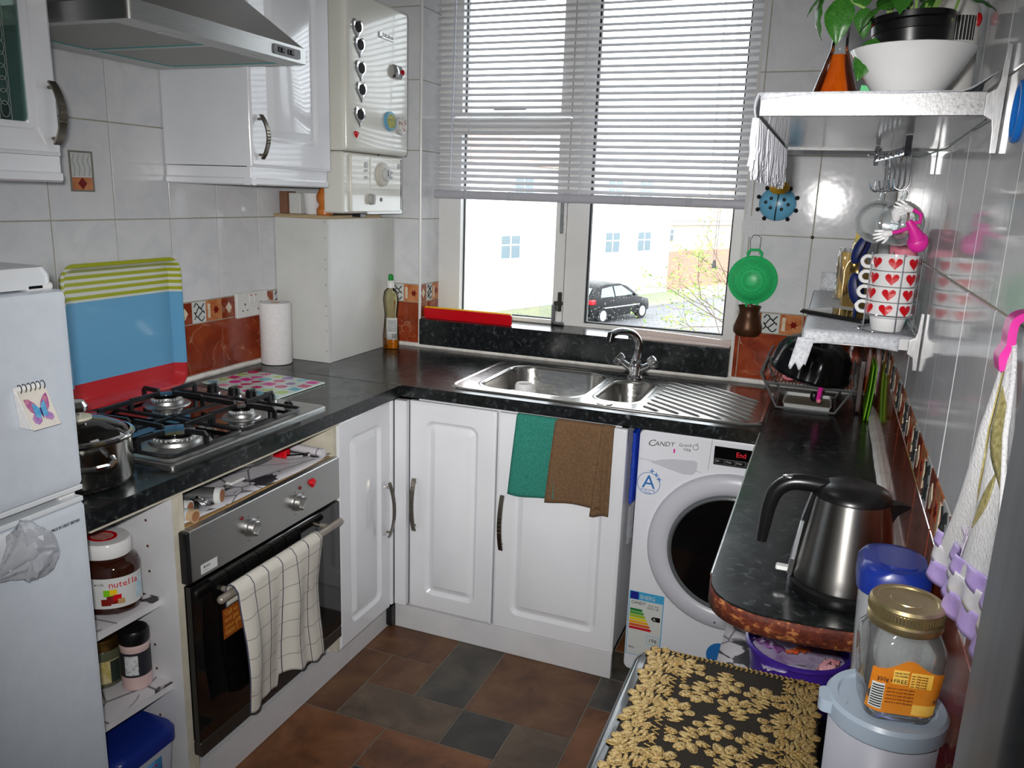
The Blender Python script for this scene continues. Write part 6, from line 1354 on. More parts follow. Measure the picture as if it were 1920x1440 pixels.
# the drooping side shoots on the left and one on the right
sh = [tuple(P0 + Vector(q)) for q in ((-.045, -.005, .0), (-.070, -.012, .022), (-.100, -.016, .036), (-.124, -.016, .040))]
build('stem', MB().tube(sh, [.002, .002, .0017, .0013], 6), m_stem, bp_)
for p, d, L, ro, kd in ((sh[3], (-.25, -.15, -1), .058, .3, 1), (sh[3], (-.5, -.2, -.6), .036, 0, 0), (sh[2], (-.02, -.25, -1), .064, .1, 0), (sh[2], (-.3, -.5, .3), .030, 0, 1), (sh[3], (-.8, 0, .2), .028, 0, 0), (sh[1], (.1, -.3, -1), .040, .4, 1), (sh[1], (-.2, -.6, .5), .042, 0, 0), (sh[2], (.1, .1, .9), .040, 0, 0),
                        (P0 + Vector((-.05, -.02, -.02)), (-.35, -.25, -1), .060, -.5, 0), (P0 + Vector((-.03, -.045, .012)), (-.3, -.5, .1), .048, .2, 0), (P0 + Vector((-.02, -.05, .035)), (-.1, -.6, -.35), .050, 0, 1), (P0 + Vector((.05, -.02, .028)), (.9, -.3, -.35), .048, .2, 0), (P0 + Vector((-.045, -.03, .02)), (-.7, -.4, -.5), .046, 0, 1)):
    leaf(p, d, L, ro, kd)
# amber decanter and white bottle
ab = thing('amber_bottle', (1.897, -1.45, UZ1), 'glass bottle of amber oil behind the bowl', 'bottle')
AB0 = (1.900, -1.50, UZ1 + .0025)
build('bottle_glass', MB().lathe([(0, 0), (.034, 0), (.038, .006), (.036, .03), (.022, .072), (.013, .10), (.012, .135), (.014, .140)], AB0, 26), m_glassc, ab)
build('oil', MB().lathe([(0, .002), (.032, .002), (.0355, .008), (.034, .03), (.0205, .070), (.0125, .09), (0, .09)], AB0, 26), noisy('amber_oil', S(168, 66, 4), S(196, 92, 10), 20, .1), ab)
build('stopper', MB().lathe([(.012, .135), (.016, .142), (.015, .165), (.006, .175)], AB0, 18), m_ceram, ab)
wb = thing('white_label_bottle', (2.07, -1.5, UZ1), 'white bottle with barcode label behind the plant', 'bottle')
WB0 = (2.064, -1.48, UZ1 + .0025)
build('bottle_body', MB().lathe([(0, 0), (.030, 0), (.034, .006), (.034, .14), (.026, .165), (.012, .18), (.012, .20)], WB0, 26), noisy('white_bottle_label', S(214, 212, 206), S(224, 222, 218), 9, .35), wb)
mb = MB()
for k in range(12):
    a = math.radians(-98 + 4.2 * k); mb.add([(WB0[0] + .0344 * math.cos(t), WB0[1] + .0344 * math.sin(t), WB0[2] + z) for t, z in ((a, .105), (a + .035 * (1 + k % 2), .105), (a + .035 * (1 + k % 2), .14), (a, .14))], [(0, 1, 2, 3)])
build('barcode', mb, m_squig, wb, smooth=0); build('red_spot', MB().sphere((WB0[0] + .026, WB0[1] - .021, WB0[2] + .135), (.006, .003, .010), 8, 6), m_redp, wb)
gs = build('green_sachet', MB().prism([(1.935, UZ1 + .0025), (1.957, UZ1 + .0025), (1.954, UZ1 + .036), (1.938, UZ1 + .038)], fXZ(-1.56), 0, .006), m_green, None, loc=(1.945, -1.56, UZ1), label='little bright green packet beside the white bowl', cat='packet')
# rail with S hooks under the upper shelf
rl_ = thing('hook_rail', (2.01, -1.33, 1.63), 'chrome rail hanging under the upper shelf', 'rail')
RA, RB = Vector((1.985, -1.20, 1.632)), Vector((2.022, -1.46, 1.632))
build('rod', MB().tube([tuple(RA), tuple(RB)], .004, 8), m_chrome, rl_)
build('post', MB().tube([(1.985, -1.20, UZ0 - .001), (1.985, -1.20, 1.622)], .0045, 8), m_chrome, rl_); build('post', MB().tube([(2.022, -1.46, UZ0 - .001), (2.022, -1.46, 1.626)], .0052, 8), mat('dark_chrome', S(120, 120, 126), .15, 1.0), rl_)
build('flange', MB().lathe([(.016, 0), (.016, .003), (.006, .004)], (1.985, -1.20, 1.640), 18), m_chrome, rl_)
hk = None; names = ['nearest', 'second nearest', 'third', 'fourth', 'fifth', 'farthest']
for k in range(6):
    p = RB + (RA - RB) * (.05 + .155 * k)
    pts = [Vector((0, 0, 0)) + Vector(q) for q in ((-.010, 0, -.004), (-.011, 0, .004), (-.004, 0, .0085), (.006, 0, .0075), (.010, 0, -.002), (.0125, .0, -.028), (.0125, 0, -.050), (.008, 0, -.058), (-.002, 0, -.060), (-.010, 0, -.056), (-.013, 0, -.042))]
    if hk is None: hk = build('s_hook', MB().tube([tuple(q) for q in pts], .0018, 7), m_chrome, None, label='nearest chrome S hook on the rail', cat='hook', group='S hooks on the rail'); hk.location = p
    else:
        o = hk.copy(); COL.objects.link(o); o.location = p; o['label'] = names[k] + ' chrome S hook along the rail under the shelf'
    (hk if k == 0 else o).rotation_euler = (0, 0, math.radians(8 + rnd.uniform(-14, 14)))
# glass mugs hanging from the hooks
for k, (c, lab) in enumerate((((2.030, -1.395, 1.517), 'ribbed glass mug hanging nearest under the S hooks'), ((1.998, -1.31, 1.517), 'ribbed glass mug hanging behind the nearest one'))):
    t = thing('glass_mug', c, lab, 'mug', 'glass mugs under the rail'); C_ = Vector(c); mb = MB(); L = []
    for r, d in ((.026, .078), (.030, .076), (.036, .02), (.038, .003), (.0385, 0), (.0355, 0), (.033, .02), (.026, .070), (.004, .072)):
        L.append([(C_.x + r * (1 + .015 * (i % 2)) * math.cos(2 * PI * i / 40), C_.y + d, C_.z + r * (1 + .015 * (i % 2)) * math.sin(2 * PI * i / 40)) for i in range(40)])
    build('mug_glass', mb.loft(L), m_glass, t, smooth=50); build('mug_handle', MB().tube([(C_.x, C_.y + .015, C_.z + .037), (C_.x + .004, C_.y + .018, C_.z + .052), (C_.x + .004, C_.y + .045, C_.z + .052), (C_.x, C_.y + .05, C_.z + .035)], .004, 8), m_glass, t); build('rim', MB().tube([(C_.x + .037 * math.cos(2 * PI * i / 32), C_.y, C_.z + .037 * math.sin(2 * PI * i / 32)) for i in range(32)], .0019, 6, closed=True), m_glass, t)
# pink bendy clip figure with white hands on the glass mug
pf = thing('pink_bendy_clip', (2.04, -1.42, 1.50), 'bendy pink clip with white glove hands on the glass mug', 'clip')
Q = lambda x, z, y=-1.408: (x, y, z)
build('clip_body', MB().tube([Q(2.042, 1.522), Q(2.050, 1.510), Q(2.057, 1.498), Q(2.060, 1.488)], [.006, .008, .012, .015], 10).sphere(Q(2.061, 1.487, -1.408), (.017, .010, .018), 14, 10), m_pink, pf, smooth=60)
build('arm', MB().tube([Q(2.044, 1.517), Q(2.060, 1.521), Q(2.060, 1.533), Q(2.050, 1.540), Q(2.044, 1.541)], .0033, 8), m_pink, pf); build('arm', MB().tube([Q(2.046, 1.512), Q(2.030, 1.504), Q(2.018, 1.501)], .0033, 8), m_pink, pf)
def glove(c, d, nm='glove_hand'):
    d = Vector(d).normalized(); s = Vector((-d.z, 0, d.x)); c = Vector(c); mb = MB(); mb.tube([tuple(c - d * .004), tuple(c), tuple(c + d * .006), tuple(c + d * .012)], [.0045, .006, .0075, .0055], 8)
    for k, o_ in enumerate((-.0055, -.0015, .0025, .006)): mb.tube([tuple(c + d * .008 + s * o_), tuple(c + d * (.018 + .003 * (k in (1, 2))) + s * o_ * 1.4), tuple(c + d * (.023 + .004 * (k in (1, 2))) + s * o_ * 1.6)], [.0026, .0024, .0016], 6)
    mb.tube([tuple(c + d * .003 + s * .006), tuple(c + d * .010 + s * .013), tuple(c + d * .014 + s * .015)], [.0026, .0024, .0016], 6)
    build(nm, mb, m_ceram, pf, smooth=60)
glove(Q(2.042, 1.541), (-1, 0, .35)); glove(Q(2.015, 1.500), (-1, 0, -.25))
build('white_bulb', MB().lathe([(.003, 0), (.007, .004), (.010, .018), (.006, .024)], (2.022, -1.402, 1.519), 14), m_ceram, pf)
# ---- lower shelf
ls = thing('lower_shelf', (1.99, -.87, 1.28), 'lower wall shelf on the right covered with silver lace', 'shelf')
LX, LY0, LY1, LZ0, LZ1 = 1.894, -1.286, -.455, 1.279, 1.300
build('board', MB().box(LX, W - .001, LY0, LY1, LZ0, LZ1), noisy('white_shelf_board', S(206, 206, 206), S(212, 212, 212), 5, .25), ls, smooth=0)
bracket(ls, LY0 - .003, LZ0 - .004, 1.352, 1.242); bracket(ls, LY1 + .02, LZ0 - .004, 1.352, 1.242)
lr = thing('lace_shelf_cloth', (1.99, -.87, LZ1), 'pale lace cloth draped over the lower shelf', 'cloth')
build('cloth_top', MB().grid(lambda a, b_: (LX - .003 + (W - .006 - LX) * a, LY0 - .004 + (LY1 - LY0 + .004) * b_, LZ1 + .0016), 8, 20), m_slace, lr, solid=.0012)
build('front_drape', MB().grid(lambda a, b_: (LX - .003 + (W - .035 - LX) * a, LY0 - .0055 - .002 * math.sin(a * 9) * b_, LZ1 + .002 - (.026 - .006 * math.sin(a * 3.1)) * b_), 24, 5), m_slace, lr, solid=.001)
build('side_drape', MB().grid(lambda a, b_: (LX - .0045, LY0 + (LY1 - LY0) * a, LZ1 + .002 - .030 * b_), 24, 4), m_slace, lr, solid=.001)
build('corner_tail', MB().grid(lambda a, b_: (LX - .012 + .032 * a - .012 * b_, LY0 - .008, LZ1 - .012 - .060 * b_ * (1 + .12 * math.sin(a * 12))), 10, 8), m_slace, lr, solid=.001)
build('far_roll', MB().grid(lambda a, b_: (LX + .01 + .17 * a, LY1 + .004, LZ1 + .002 + .055 * b_), 10, 4), m_slace, lr, solid=.001)
ZT = LZ1 + .0025
# mugs on a wire stand
sd = thing('mug_stand', (2.046, -1.20, ZT), 'chrome wire stand holding the stacked heart mugs', 'stand')
MC = Vector((2.044, -1.205, ZT))
def ringp(r, z, n=32): return [(MC.x + r * math.cos(2 * PI * i / n), MC.y + r * math.sin(2 * PI * i / n), MC.z + z) for i in range(n)]
build('base_ring', MB().tube(ringp(.052, .0016), .0016, 6, closed=True), m_chrome, sd); build('waist_ring', MB().tube(ringp(.0445, .034), .0016, 6, closed=True), m_chrome, sd)
for a in (-75, 0, 95, 200): build('upright', MB().tube([(MC.x + .0465 * math.cos(math.radians(a)), MC.y + .0465 * math.sin(math.radians(a)), MC.z + z) for z in (.003, .05, .155)], .0015, 6), m_chrome, sd)
mk = None; mn = ['bottom', 'second from bottom', 'third from bottom', 'top']
for k in range(4):
    if mk is None:
        mk = thing('heart_mug', (MC.x, MC.y, ZT + .0012), 'bottom white mug with red hearts in the stack', 'mug', 'stacked heart mugs')
        z0 = ZT + .0012
        build('mug_body', MB().lathe([(0, 0), (.027, 0), (.029, .002), (.034, .026), (.041, .030), (.0425, .058), (.0405, .058), (.0385, .032), (.031, .026), (.026, .004), (0, .004)], (MC.x, MC.y, z0), 36, cap0=False, cap1=False), m_ceram, mk, smooth=40)
        build('mug_handle', MB().tube(spl([(MC.x - .040, MC.y + .004, z0 + .053), (MC.x - .053, MC.y + .006, z0 + .054), (MC.x - .060, MC.y + .006, z0 + .045), (MC.x - .054, MC.y + .006, z0 + .035), (MC.x - .039, MC.y + .004, z0 + .034)]), .0038, 8), m_ceram, mk)
        for j in range(7):
            a0 = math.radians(-102 + 51.4 * j); hh = heart(0, 0, .0128, 20)
            if abs((math.degrees(a0) % 360) - 174) < 20: continue
            mb = MB(); vs = [(MC.x + .0428 * math.cos(a0 + u_ / .042), MC.y + .0428 * math.sin(a0 + u_ / .042), z0 + .045 + w) for u_, w in hh]
            mb.add(vs + [(MC.x + .0430 * math.cos(a0), MC.y + .0430 * math.sin(a0), z0 + .045)], [(i, (i + 1) % 20, 20) for i in range(20)]); build('heart_print', mb, m_redp, mk, smooth=0)
    else: copytree(mk, None, (0, 0, .0302 * k), (0, 0, math.radians(3 * k)), mn[k] + ' white mug with red hearts in the stack')
# tablet
tb2 = thing('tablet', (1.95, -1.03, ZT), 'black tablet lying askew over the lower shelf edge', 'tablet')
dA = Vector((.158, -.128, 0)).normalized(); dB = Vector((.128, .158, 0)).normalized(); O_ = Vector((1.868, -1.022, 0))
tf = lambda u_, w, d: tuple(O_ + dA * u_ + dB * w + Vector((0, 0, ZT + d)))
build('case', MB().loft([[tf(a, b_, z) for a, b_ in rr(i, .175 - i, i, .105 - i, .012)] for z, i in ((.0, .003), (.002, 0), (.007, 0), (.009, .002))]), m_blk, tb2); build('screen', MB().prism(rr(.008, .167, .006, .099, .004), tf, .009, .0095), m_blkgl, tb2)
th = thing('gold_flask', (1.985, -.80, ZT), 'shiny gold flask on the lower shelf', 'flask')
build('flask_body', MB().lathe([(0, 0), (.029, 0), (.031, .003), (.031, .088), (.026, .105), (.017, .116), (.016, .120), (.0185, .124), (.0185, .150), (.014, .156), (0, .157)], (1.990, -.80, ZT), 32, cap0=False, cap1=False), m_gold, th)
gb2 = thing('spiral_glass_bottle', (1.97, -.66, ZT), 'twisted glass bottle of yellow oil behind the flask', 'bottle'); mb = MB(); L = []
for i in range(18):
    z = .135 * i / 17; L.append([(1.966 + .022 * (1 + .12 * math.cos(6 * t + i * .55)) * math.cos(t), -.66 + .022 * (1 + .12 * math.cos(6 * t + i * .55)) * math.sin(t), ZT + z) for t in [2 * PI * j / 36 for j in range(36)]])
build('bottle_glass', mb.loft(L), m_glass, gb2, smooth=60); build('yellow_oil', MB().lathe([(.017, .004), (.017, .125)], (1.966, -.66, ZT), 18), mat('yellow_oil', S(190, 150, 40), .2), gb2)
build('yellow_packet', MB().prism([(1.965, ZT), (1.990, ZT), (2.006, ZT + .175), (1.981, ZT + .178)], fXZ(-.60), 0, .008), noisy('yellow_green_print', S(206, 170, 40), S(150, 150, 50), 40, .5), None, loc=(1.98, -.6, ZT), label='tall yellow packet behind the gold flask', cat='packet')
for k, (c, r, rot, lab) in enumerate((((1.985, -1.02, ZT + .062), (.017, .012, .037), -12, 'lower navy silicone pinch grip leaning by the mugs'), ((1.985, -1.0, ZT + .150), (.016, .012, .036), 20, 'upper navy silicone pinch grip behind the glass mugs'))):
    mb = MB(); mb.T = Matrix.Translation(c) @ Matrix.Rotation(math.radians(rot), 4, 'Y'); t = thing('navy_pinch_grip', c, lab, 'oven grip', 'navy silicone grips'); mb.sphere((0, 0, 0), r, 18, 12); build('grip', mb, m_navy, t, smooth=60)
    mb = MB(); mb.T = Matrix.Translation(c) @ Matrix.Rotation(math.radians(rot), 4, 'Y'); mb.tube([(.004, -.0125, -.022), (.004, -.0135, 0), (.004, -.0125, .022)], .0022, 6); build('grip_slot', mb, m_blk, t)
build('grip_stem', MB().tube([(1.989, -1.0, ZT), (1.990, -1.0, ZT + .13)], .004, 8), m_navy, None, loc=(1.99, -1.0, ZT), label='thin navy stem holding the navy grips upright', cat='stand')
tt = thing('teal_tumbler', (2.067, -1.06, ZT), 'teal plastic tumbler against the wall behind the mugs', 'tumbler'); build('cup', MB().lathe([(0, 0), (.024, 0), (.026, .003), (.029, .092), (.027, .092), (.024, .004), (0, .004)], (2.066, -1.075, ZT), 28, cap0=False, cap1=False), m_teal, tt); build('band', MB().lathe([(.0285, .052), (.0287, .056), (.0285, .060)], (2.066, -1.075, ZT), 28, cap0=False, cap1=False), mat('dark_teal_band', S(20, 96, 84), .4), tt)
pt_ = thing('pink_lidded_cup', (2.067, -1.06, ZT + .093), 'pink lidded cup stacked on the teal tumbler', 'cup'); build('cup', MB().lathe([(0, 0), (.024, 0), (.026, .003), (.028, .075), (0, .076)], (2.066, -1.075, ZT + .0925), 28), m_lpink, pt_); build('lid', MB().lathe([(.029, .076), (.030, .078), (.030, .104), (.027, .108), (0, .108)], (2.066, -1.075, ZT + .0925), 28), m_lpink, pt_); build('straw', MB().tube([(2.066, -1.075, ZT + .20), (2.064, -1.075, ZT + .255)], .003, 6), mat('orange_straw', S(206, 130, 50), .4), pt_)
# ================================================================== right worktop and foreground
kt = thing('electric_kettle', (2.0, -1.60, H), 'brushed steel kettle with black handle and lid', 'kettle')
KC = (2.003, -1.60, H + .001)
build('power_base', MB().lathe([(0, 0), (.083, 0), (.085, .004), (.084, .016), (.078, .022), (0, .022)], KC, 44, cap0=False, cap1=False), m_blk, kt)
m_kst = mat('kettle_brushed_steel', S(176, 174, 170), .30, 1.0, aniso=.8); nodes(m_kst)[2].inputs['Anisotropic Rotation'].default_value = .25
build('kettle_body', MB().lathe([(.080, .023), (.081, .027), (.078, .050), (.070, .110), (.0625, .160), (.061, .168)], KC, 56), m_kst, kt, smooth=50)
build('lid', MB().lathe([(.061, .167), (.0605, .172), (.054, .182), (.035, .190), (.001, .193)], KC, 44), m_blk, kt)
build('spout', MB().loft([[(KC[0] + .045, KC[1] - .020, KC[2] + .166), (KC[0] + .045, KC[1] + .020, KC[2] + .166), (KC[0] + .060, KC[1] + .022, KC[2] + .135), (KC[0] + .060, KC[1] - .022, KC[2] + .135)], [(KC[0] + .070, KC[1] - .010, KC[2] + .169), (KC[0] + .070, KC[1] + .010, KC[2] + .169), (KC[0] + .070, KC[1] + .010, KC[2] + .150), (KC[0] + .070, KC[1] - .010, KC[2] + .150)], [(KC[0] + .087, KC[1] - .003, KC[2] + .166), (KC[0] + .087, KC[1] + .003, KC[2] + .166), (KC[0] + .087, KC[1] + .003, KC[2] + .162), (KC[0] + .087, KC[1] - .003, KC[2] + .162)]]), m_blk, kt)
build('handle', MB().tube(spl([(KC[0] + x, KC[1] + y, KC[2] + z) for x, y, z in ((-.040, 0, .178), (-.070, -.003, .181), (-.098, -.005, .178), (-.118, -.007, .162), (-.127, -.008, .135), (-.131, -.009, .100), (-.134, -.009, .068))], 4), [.0142 - .0055 * (k / 24) ** 2 for k in range(25)], 14), m_blk, kt, smooth=60)
build('handle_inlay', MB().sphere((KC[0] - .098, KC[1] - .007, KC[2] + .188), (.014, .007, .004), 12, 8), m_alu, kt)
build('spine', MB().sweep([(KC[0] - .058, KC[1] - .003, KC[2] + .168), (KC[0] - .069, KC[1] - .003, KC[2] + .12), (KC[0] - .078, KC[1] - .003, KC[2] + .06), (KC[0] - .083, KC[1] - .003, KC[2] + .02)], (.017, .004), (0, 1, 0)), m_blk, kt)
build('water_gauge', MB().sweep([(KC[0] - .072, KC[1] - .022, KC[2] + .12), (KC[0] - .080, KC[1] - .022, KC[2] + .05)], (.002, .003), (0, 1, 0)), m_clearpl, kt)
build('switch', MB().box(KC[0] - .106, KC[0] - .080, KC[1] - .012, KC[1] + .004, KC[2] + .020, KC[2] + .028, 0, .002), mat('clear_switch', S(214, 216, 214), .1), kt)
# shelf under the right worktop with floral liner, purple tub
us2 = thing('liner_covered_shelf', (1.95, -1.2, 0), 'low shelf under the right worktop covered with floral liner', 'shelf')
build('shelf_board', MB().box(1.792, W - .004, -1.43, -.70, .515, .533), m_carc, us2, smooth=0); build('shelf_liner', MB().grid(lambda a, b_: (1.789 + (W - .006 - 1.789) * b_, -1.432 + .73 * a, .5338 + .0012 * math.sin(a * 9)), 12, 6), m_liner, us2, solid=.001)
for xa in (1.80, 2.07):
    for ya in (-1.425, -.74): build('leg', MB().box(xa, xa + .018, ya, ya + .025, .002, .515), m_carc, us2, smooth=0)
pt2 = thing('purple_tub', (1.955, -1.325, .5345), 'purple sweet tub full of wrappers under the worktop', 'tub')
TC = (1.955, -1.325, .5355)
build('tub_body', MB().lathe([(0, 0), (.082, 0), (.088, .004), (.100, .100), (.104, .102), (.108, .106), (.108, .112), (.103, .114), (.099, .112), (.086, .006), (0, .006)], TC, 44, cap0=False, cap1=False), m_purple, pt2)
build('tub_filling', MB().lathe([(.0, .080), (.06, .086), (.094, .082)], TC, 36), noisy('lilac_wrapper_heap', S(196, 190, 214), S(150, 120, 170), 22, .35, bmp=.5), pt2)
r2 = random.Random(17); wcol = [noisy('wrapper_lilac', S(206, 196, 222), S(186, 176, 206), 20, .3), noisy('wrapper_pink', S(206, 130, 140), S(222, 170, 176), 20, .3), noisy('wrapper_violet', S(110, 60, 130), S(150, 96, 160), 20, .3), noisy('wrapper_brown', S(96, 44, 36), S(120, 60, 46), 20, .3), noisy('wrapper_orange', S(200, 110, 50), S(190, 60, 40), 20, .3)]
wl2 = ['lilac sweet wrapper at the front of the purple tub', 'pink sachet numbered four in the purple tub', 'violet sweet wrapper at the left of the purple tub', 'brown sweet wrapper at the back of the purple tub', 'orange sweet wrapper in the middle of the purple tub', 'pink paper band across the purple tub']
for k, (x, y, z, ci, rz, L_, wd_) in enumerate(((1.945, -1.395, .090, 0, 20, .11, .05), (2.015, -1.372, .103, 1, 70, .055, .034), (1.90, -1.335, .100, 2, -30, .06, .05), (1.99, -1.28, .105, 3, 10, .10, .06), (1.955, -1.345, .104, 4, 35, .05, .022), (1.93, -1.30, .110, 1, -35, .09, .02))):
    mb = MB(); mb.T = Matrix.Translation((x, y, TC[2] + z)) @ Matrix.Rotation(math.radians(rz), 4, 'Z') @ Matrix.Rotation(math.radians(-18), 4, 'X')
    mb.grid(lambda a, b_: ((a - .5) * L_, (b_ - .5) * wd_, .006 * math.sin(PI * a) * math.sin(PI * b_) + .003 * math.sin(a * 17 + b_ * 9)), 10, 8); w_ = build('sweet_wrapper', mb, wcol[ci], None, solid=.001, smooth=40, loc=(x, y, TC[2] + z), label=wl2[k], cat='wrapper', group='wrappers in the purple tub')
    if k == 1: text(w_, 'lettering', '4', .016, (x - .003, y - .014, TC[2] + z + .0065), (1, .1, 0), (0, .6, .5), m_squig)
# small black table with gold lace cloth
TBZ = .628
bt2 = thing('black_side_table', (1.87, -1.85, 0), 'small black side table in the right foreground', 'table')
build('table_top', MB().loft([[(a, b_, z) for a, b_ in rr(1.642 + i, 2.094 - i, -2.36 + i, -1.437 - i, .05, 8)] for z, i in ((TBZ - .030, .010), (TBZ - .024, .002), (TBZ - .012, 0), (TBZ - .004, .003), (TBZ, .010))]), mat('black_lacquer', S(14, 14, 15), .16, coat=.3), bt2, smooth=60)
for x in (1.70, 2.05):
    for y in (-2.30, -1.50): build('leg', MB().cyl((x, y, .001), (x, y, TBZ - .028), .018, 16), m_blk, bt2)
gl2 = thing('gold_lace_cloth', (1.83, -1.8, TBZ), 'black mesh cloth with gold woven roses on the table', 'cloth')
m_mesh = mat('black_ribbed_mesh', S(24, 20, 16), .85); v = coords(m_mesh); n_, l_, b_ = nodes(m_mesh); wv = n_.new('ShaderNodeTexWave'); wv.inputs['Scale'].default_value = 95; wv.inputs['Distortion'].default_value = .6; wv.bands_direction = 'X'; l_.new(v, wv.inputs['Vector']); setcol(m_mesh, ramp(m_mesh, wv.outputs['Fac'], [(.45, S(18, 15, 13)), (.9, S(62, 50, 34))])); bump(m_mesh, wv.outputs['Fac'], .3, .001)
m_gthread = mat('gold_lace_thread', S(196, 164, 100), .45, .35); v = coords(m_gthread); f = noise(m_gthread, v, 240, 3); setcol(m_gthread, ramp(m_gthread, f, [(.34, S(104, 76, 34)), (.48, S(194, 160, 94)), (.66, S(232, 206, 144))])); bump(m_gthread, f, .8, .002)
GX0, GX1, GY0, GY1 = 1.668, 2.000, -2.28, -1.4385
build('mesh_ground', MB().grid(lambda a, b_: (GX0 + (GX1 - GX0) * a, GY0 + (GY1 - GY0) * b_, TBZ + .0018 + .0006 * math.sin(a * 20) * math.sin(b_ * 40)), 24, 48), m_mesh, gl2, solid=.001)
def blob(mb, cx, cy, ra, rb, ang, z, h, r2):
    n = 18; ca, sa = math.cos(ang), math.sin(ang); jj = [1 + r2.uniform(-.13, .10) for _ in range(n)]; L = []
    for s, dz in ((1.0, 0), (.94, h), (.5, h * 1.15), (.1, h * 1.1)):
        q = [(ra * s * (jj[i] if s > .6 else 1) * math.cos(2 * PI * i / n), rb * s * (jj[i] if s > .6 else 1) * math.sin(2 * PI * i / n)) for i in range(n)]
        L.append([(cx + x * ca - y * sa, cy + x * sa + y * ca, z + dz) for x, y in q])
    mb.loft(L)
def rose_mesh(seed):
    r2 = random.Random(seed); mb = MB()
    # fan of outer petals above, layered cup of petals below
    for k, (x, y, a, b_, an) in enumerate(((-.021, .013, .0150, .0105, 2.6), (-.003, .024, .0140, .0118, 1.5), (.019, .017, .0140, .0108, .7), (.028, -.003, .0112, .0090, .2), (-.028, -.007, .0100, .0085, .3))): blob(mb, x, y, a, b_, an + r2.uniform(-.15, .15), 0, .0009, r2)
    for k, (x, y, a, b_, an) in enumerate(((-.001, .005, .0130, .0046, .16), (.001, -.005, .0165, .0042, -.10), (-.001, -.0142, .0200, .0042, .12), (.001, -.0235, .0190, .0042, -.10), (0, -.0325, .0130, .0040, 0))): blob(mb, x, y, a, b_, an + r2.uniform(-.1, .1), .0002, .0010, r2)
    me = bpy.data.meshes.new('rose_motif'); me.from_pydata(mb.v, [], mb.f); me.materials.append(m_gthread); bm = bmesh.new(); bm.from_mesh(me); bmesh.ops.recalc_face_normals(bm, faces=bm.faces); bm.to_mesh(me); bm.free(); me.polygons.foreach_set('use_smooth', [True] * len(me.polygons)); return me
RM = [rose_mesh(k) for k in range(3)]
def rose(x, y, rz, s):
    o = bpy.data.objects.new('rose_motif', RM[rnd.randrange(3)]); COL.objects.link(o); o.parent = gl2; o.location = Vector((x, y, TBZ + .0024)) - rootloc(gl2); o.rotation_euler = (0, 0, rz); o.scale = (s, s, 1)
for j in range(8):
    for i in range(3): rose(1.752 + .075 * i + (.0 if j % 2 == 0 else .032), -1.488 - .074 * j - .022 * i, rnd.uniform(-.4, .4) + (PI if (i + j) % 2 else 0), .98)
    for i in range(2): rose(1.693 + .012 * (i), -1.466 - .074 * j - .037 * i, 1.2 + rnd.uniform(-.4, .4), .90); rose(1.972 - .008 * i, -1.468 - .074 * j - .037 * i, -1.4 + rnd.uniform(-.4, .4), .90)
mb = MB()
for j in range(30):
    y = -1.450 - .0275 * j
    for x0, sg in ((1.722, 1), (1.950, -1)): mb.tube([(x0 + sg * .000, y, TBZ + .0030), (x0 + sg * .016, y - .006, TBZ + .0032), (x0 + sg * .004, y - .014, TBZ + .0032), (x0 + sg * .018, y - .022, TBZ + .0030)], .0014, 5)
for j in range(9):
    for i in range(4):
        x, y = 1.752 + .072 * i, -1.535 - .082 * j - .02 * i
        mb.tube([(x - .006, y + .010, TBZ + .003), (x + .004, y + .005, TBZ + .0032), (x - .006, y, TBZ + .003), (x + .005, y - .005, TBZ + .0032), (x - .004, y - .011, TBZ + .003)], .0013, 5)
for i in range(34): x = GX0 + .004 + .0098 * i; mb.tube([(x, -1.440, TBZ + .003), (x + .006, -1.446, TBZ + .0034), (x + .003, -1.452, TBZ + .003)], .0020, 5)
build('gold_edging', mb, m_gthread, gl2, kind='stuff')
# stacked storage tubs, grey-lidded canister, glass jar
blue_tub('storage_tub', (2.052, -1.845, TBZ + .0005), .040, .052, .205, 'lower blue-lidded clear tub standing on the black table', .03, 'stacked blue-lidded tubs', m_clearpl)
blue_tub('storage_tub', (2.052, -1.845, TBZ + .224), .040, .052, .215, 'upper blue-lidded clear tub stacked beside the kettle', .036, 'stacked blue-lidded tubs', m_clearpl)
cn = thing('grey_lid_canister', (2.032, -2.13, TBZ), 'frosted plastic canister with a grey snap lid', 'canister')
CC = (2.032, -2.13, TBZ + .0008); ch = .405
build('canister_body', MB().lathe([(0, 0), (.046, 0), (.048, .004), (.0535, ch)], CC, 44, cap1=False), m_frost, cn, solid=.0014)
build('canister_lid', MB().lathe([(.0575, ch - .012), (.059, ch - .010), (.059, ch + .006), (.056, ch + .010), (.048, ch + .010), (.046, ch + .007), (.0, ch + .007)], CC, 48, cap0=False), m_silverlid, cn); build('lid_tab', MB().loft([[(CC[0] - .050 + x, CC[1] - .012 + y, CC[2] + ch + z) for x, y in rr(-.016, .012, -.014, .014, .008)] for z in (-.006, .004, .008)]), m_silverlid, cn)
build('canister_fill', MB().lathe([(0, .003), (.045, .003), (.0475, .16), (0, .165)], CC, 32), noisy('blue_white_filling', S(120, 140, 180), S(196, 196, 214), 12, .8), cn)
gj2 = thing('honey_shaped_jar', (2.045, -2.13, CC[2] + ch), 'empty glass jar with gold lid and orange label', 'jar')
JC = (2.036, -2.137, CC[2] + ch + .0078)
JT = Matrix.Translation(JC) @ Matrix.Rotation(math.radians(10), 4, 'Z')
mb = MB(); mb.T = JT
def jl(w, z, r): return [(a, b_, z) for a, b_ in rr(-w, w, -w, w, r, 6)]
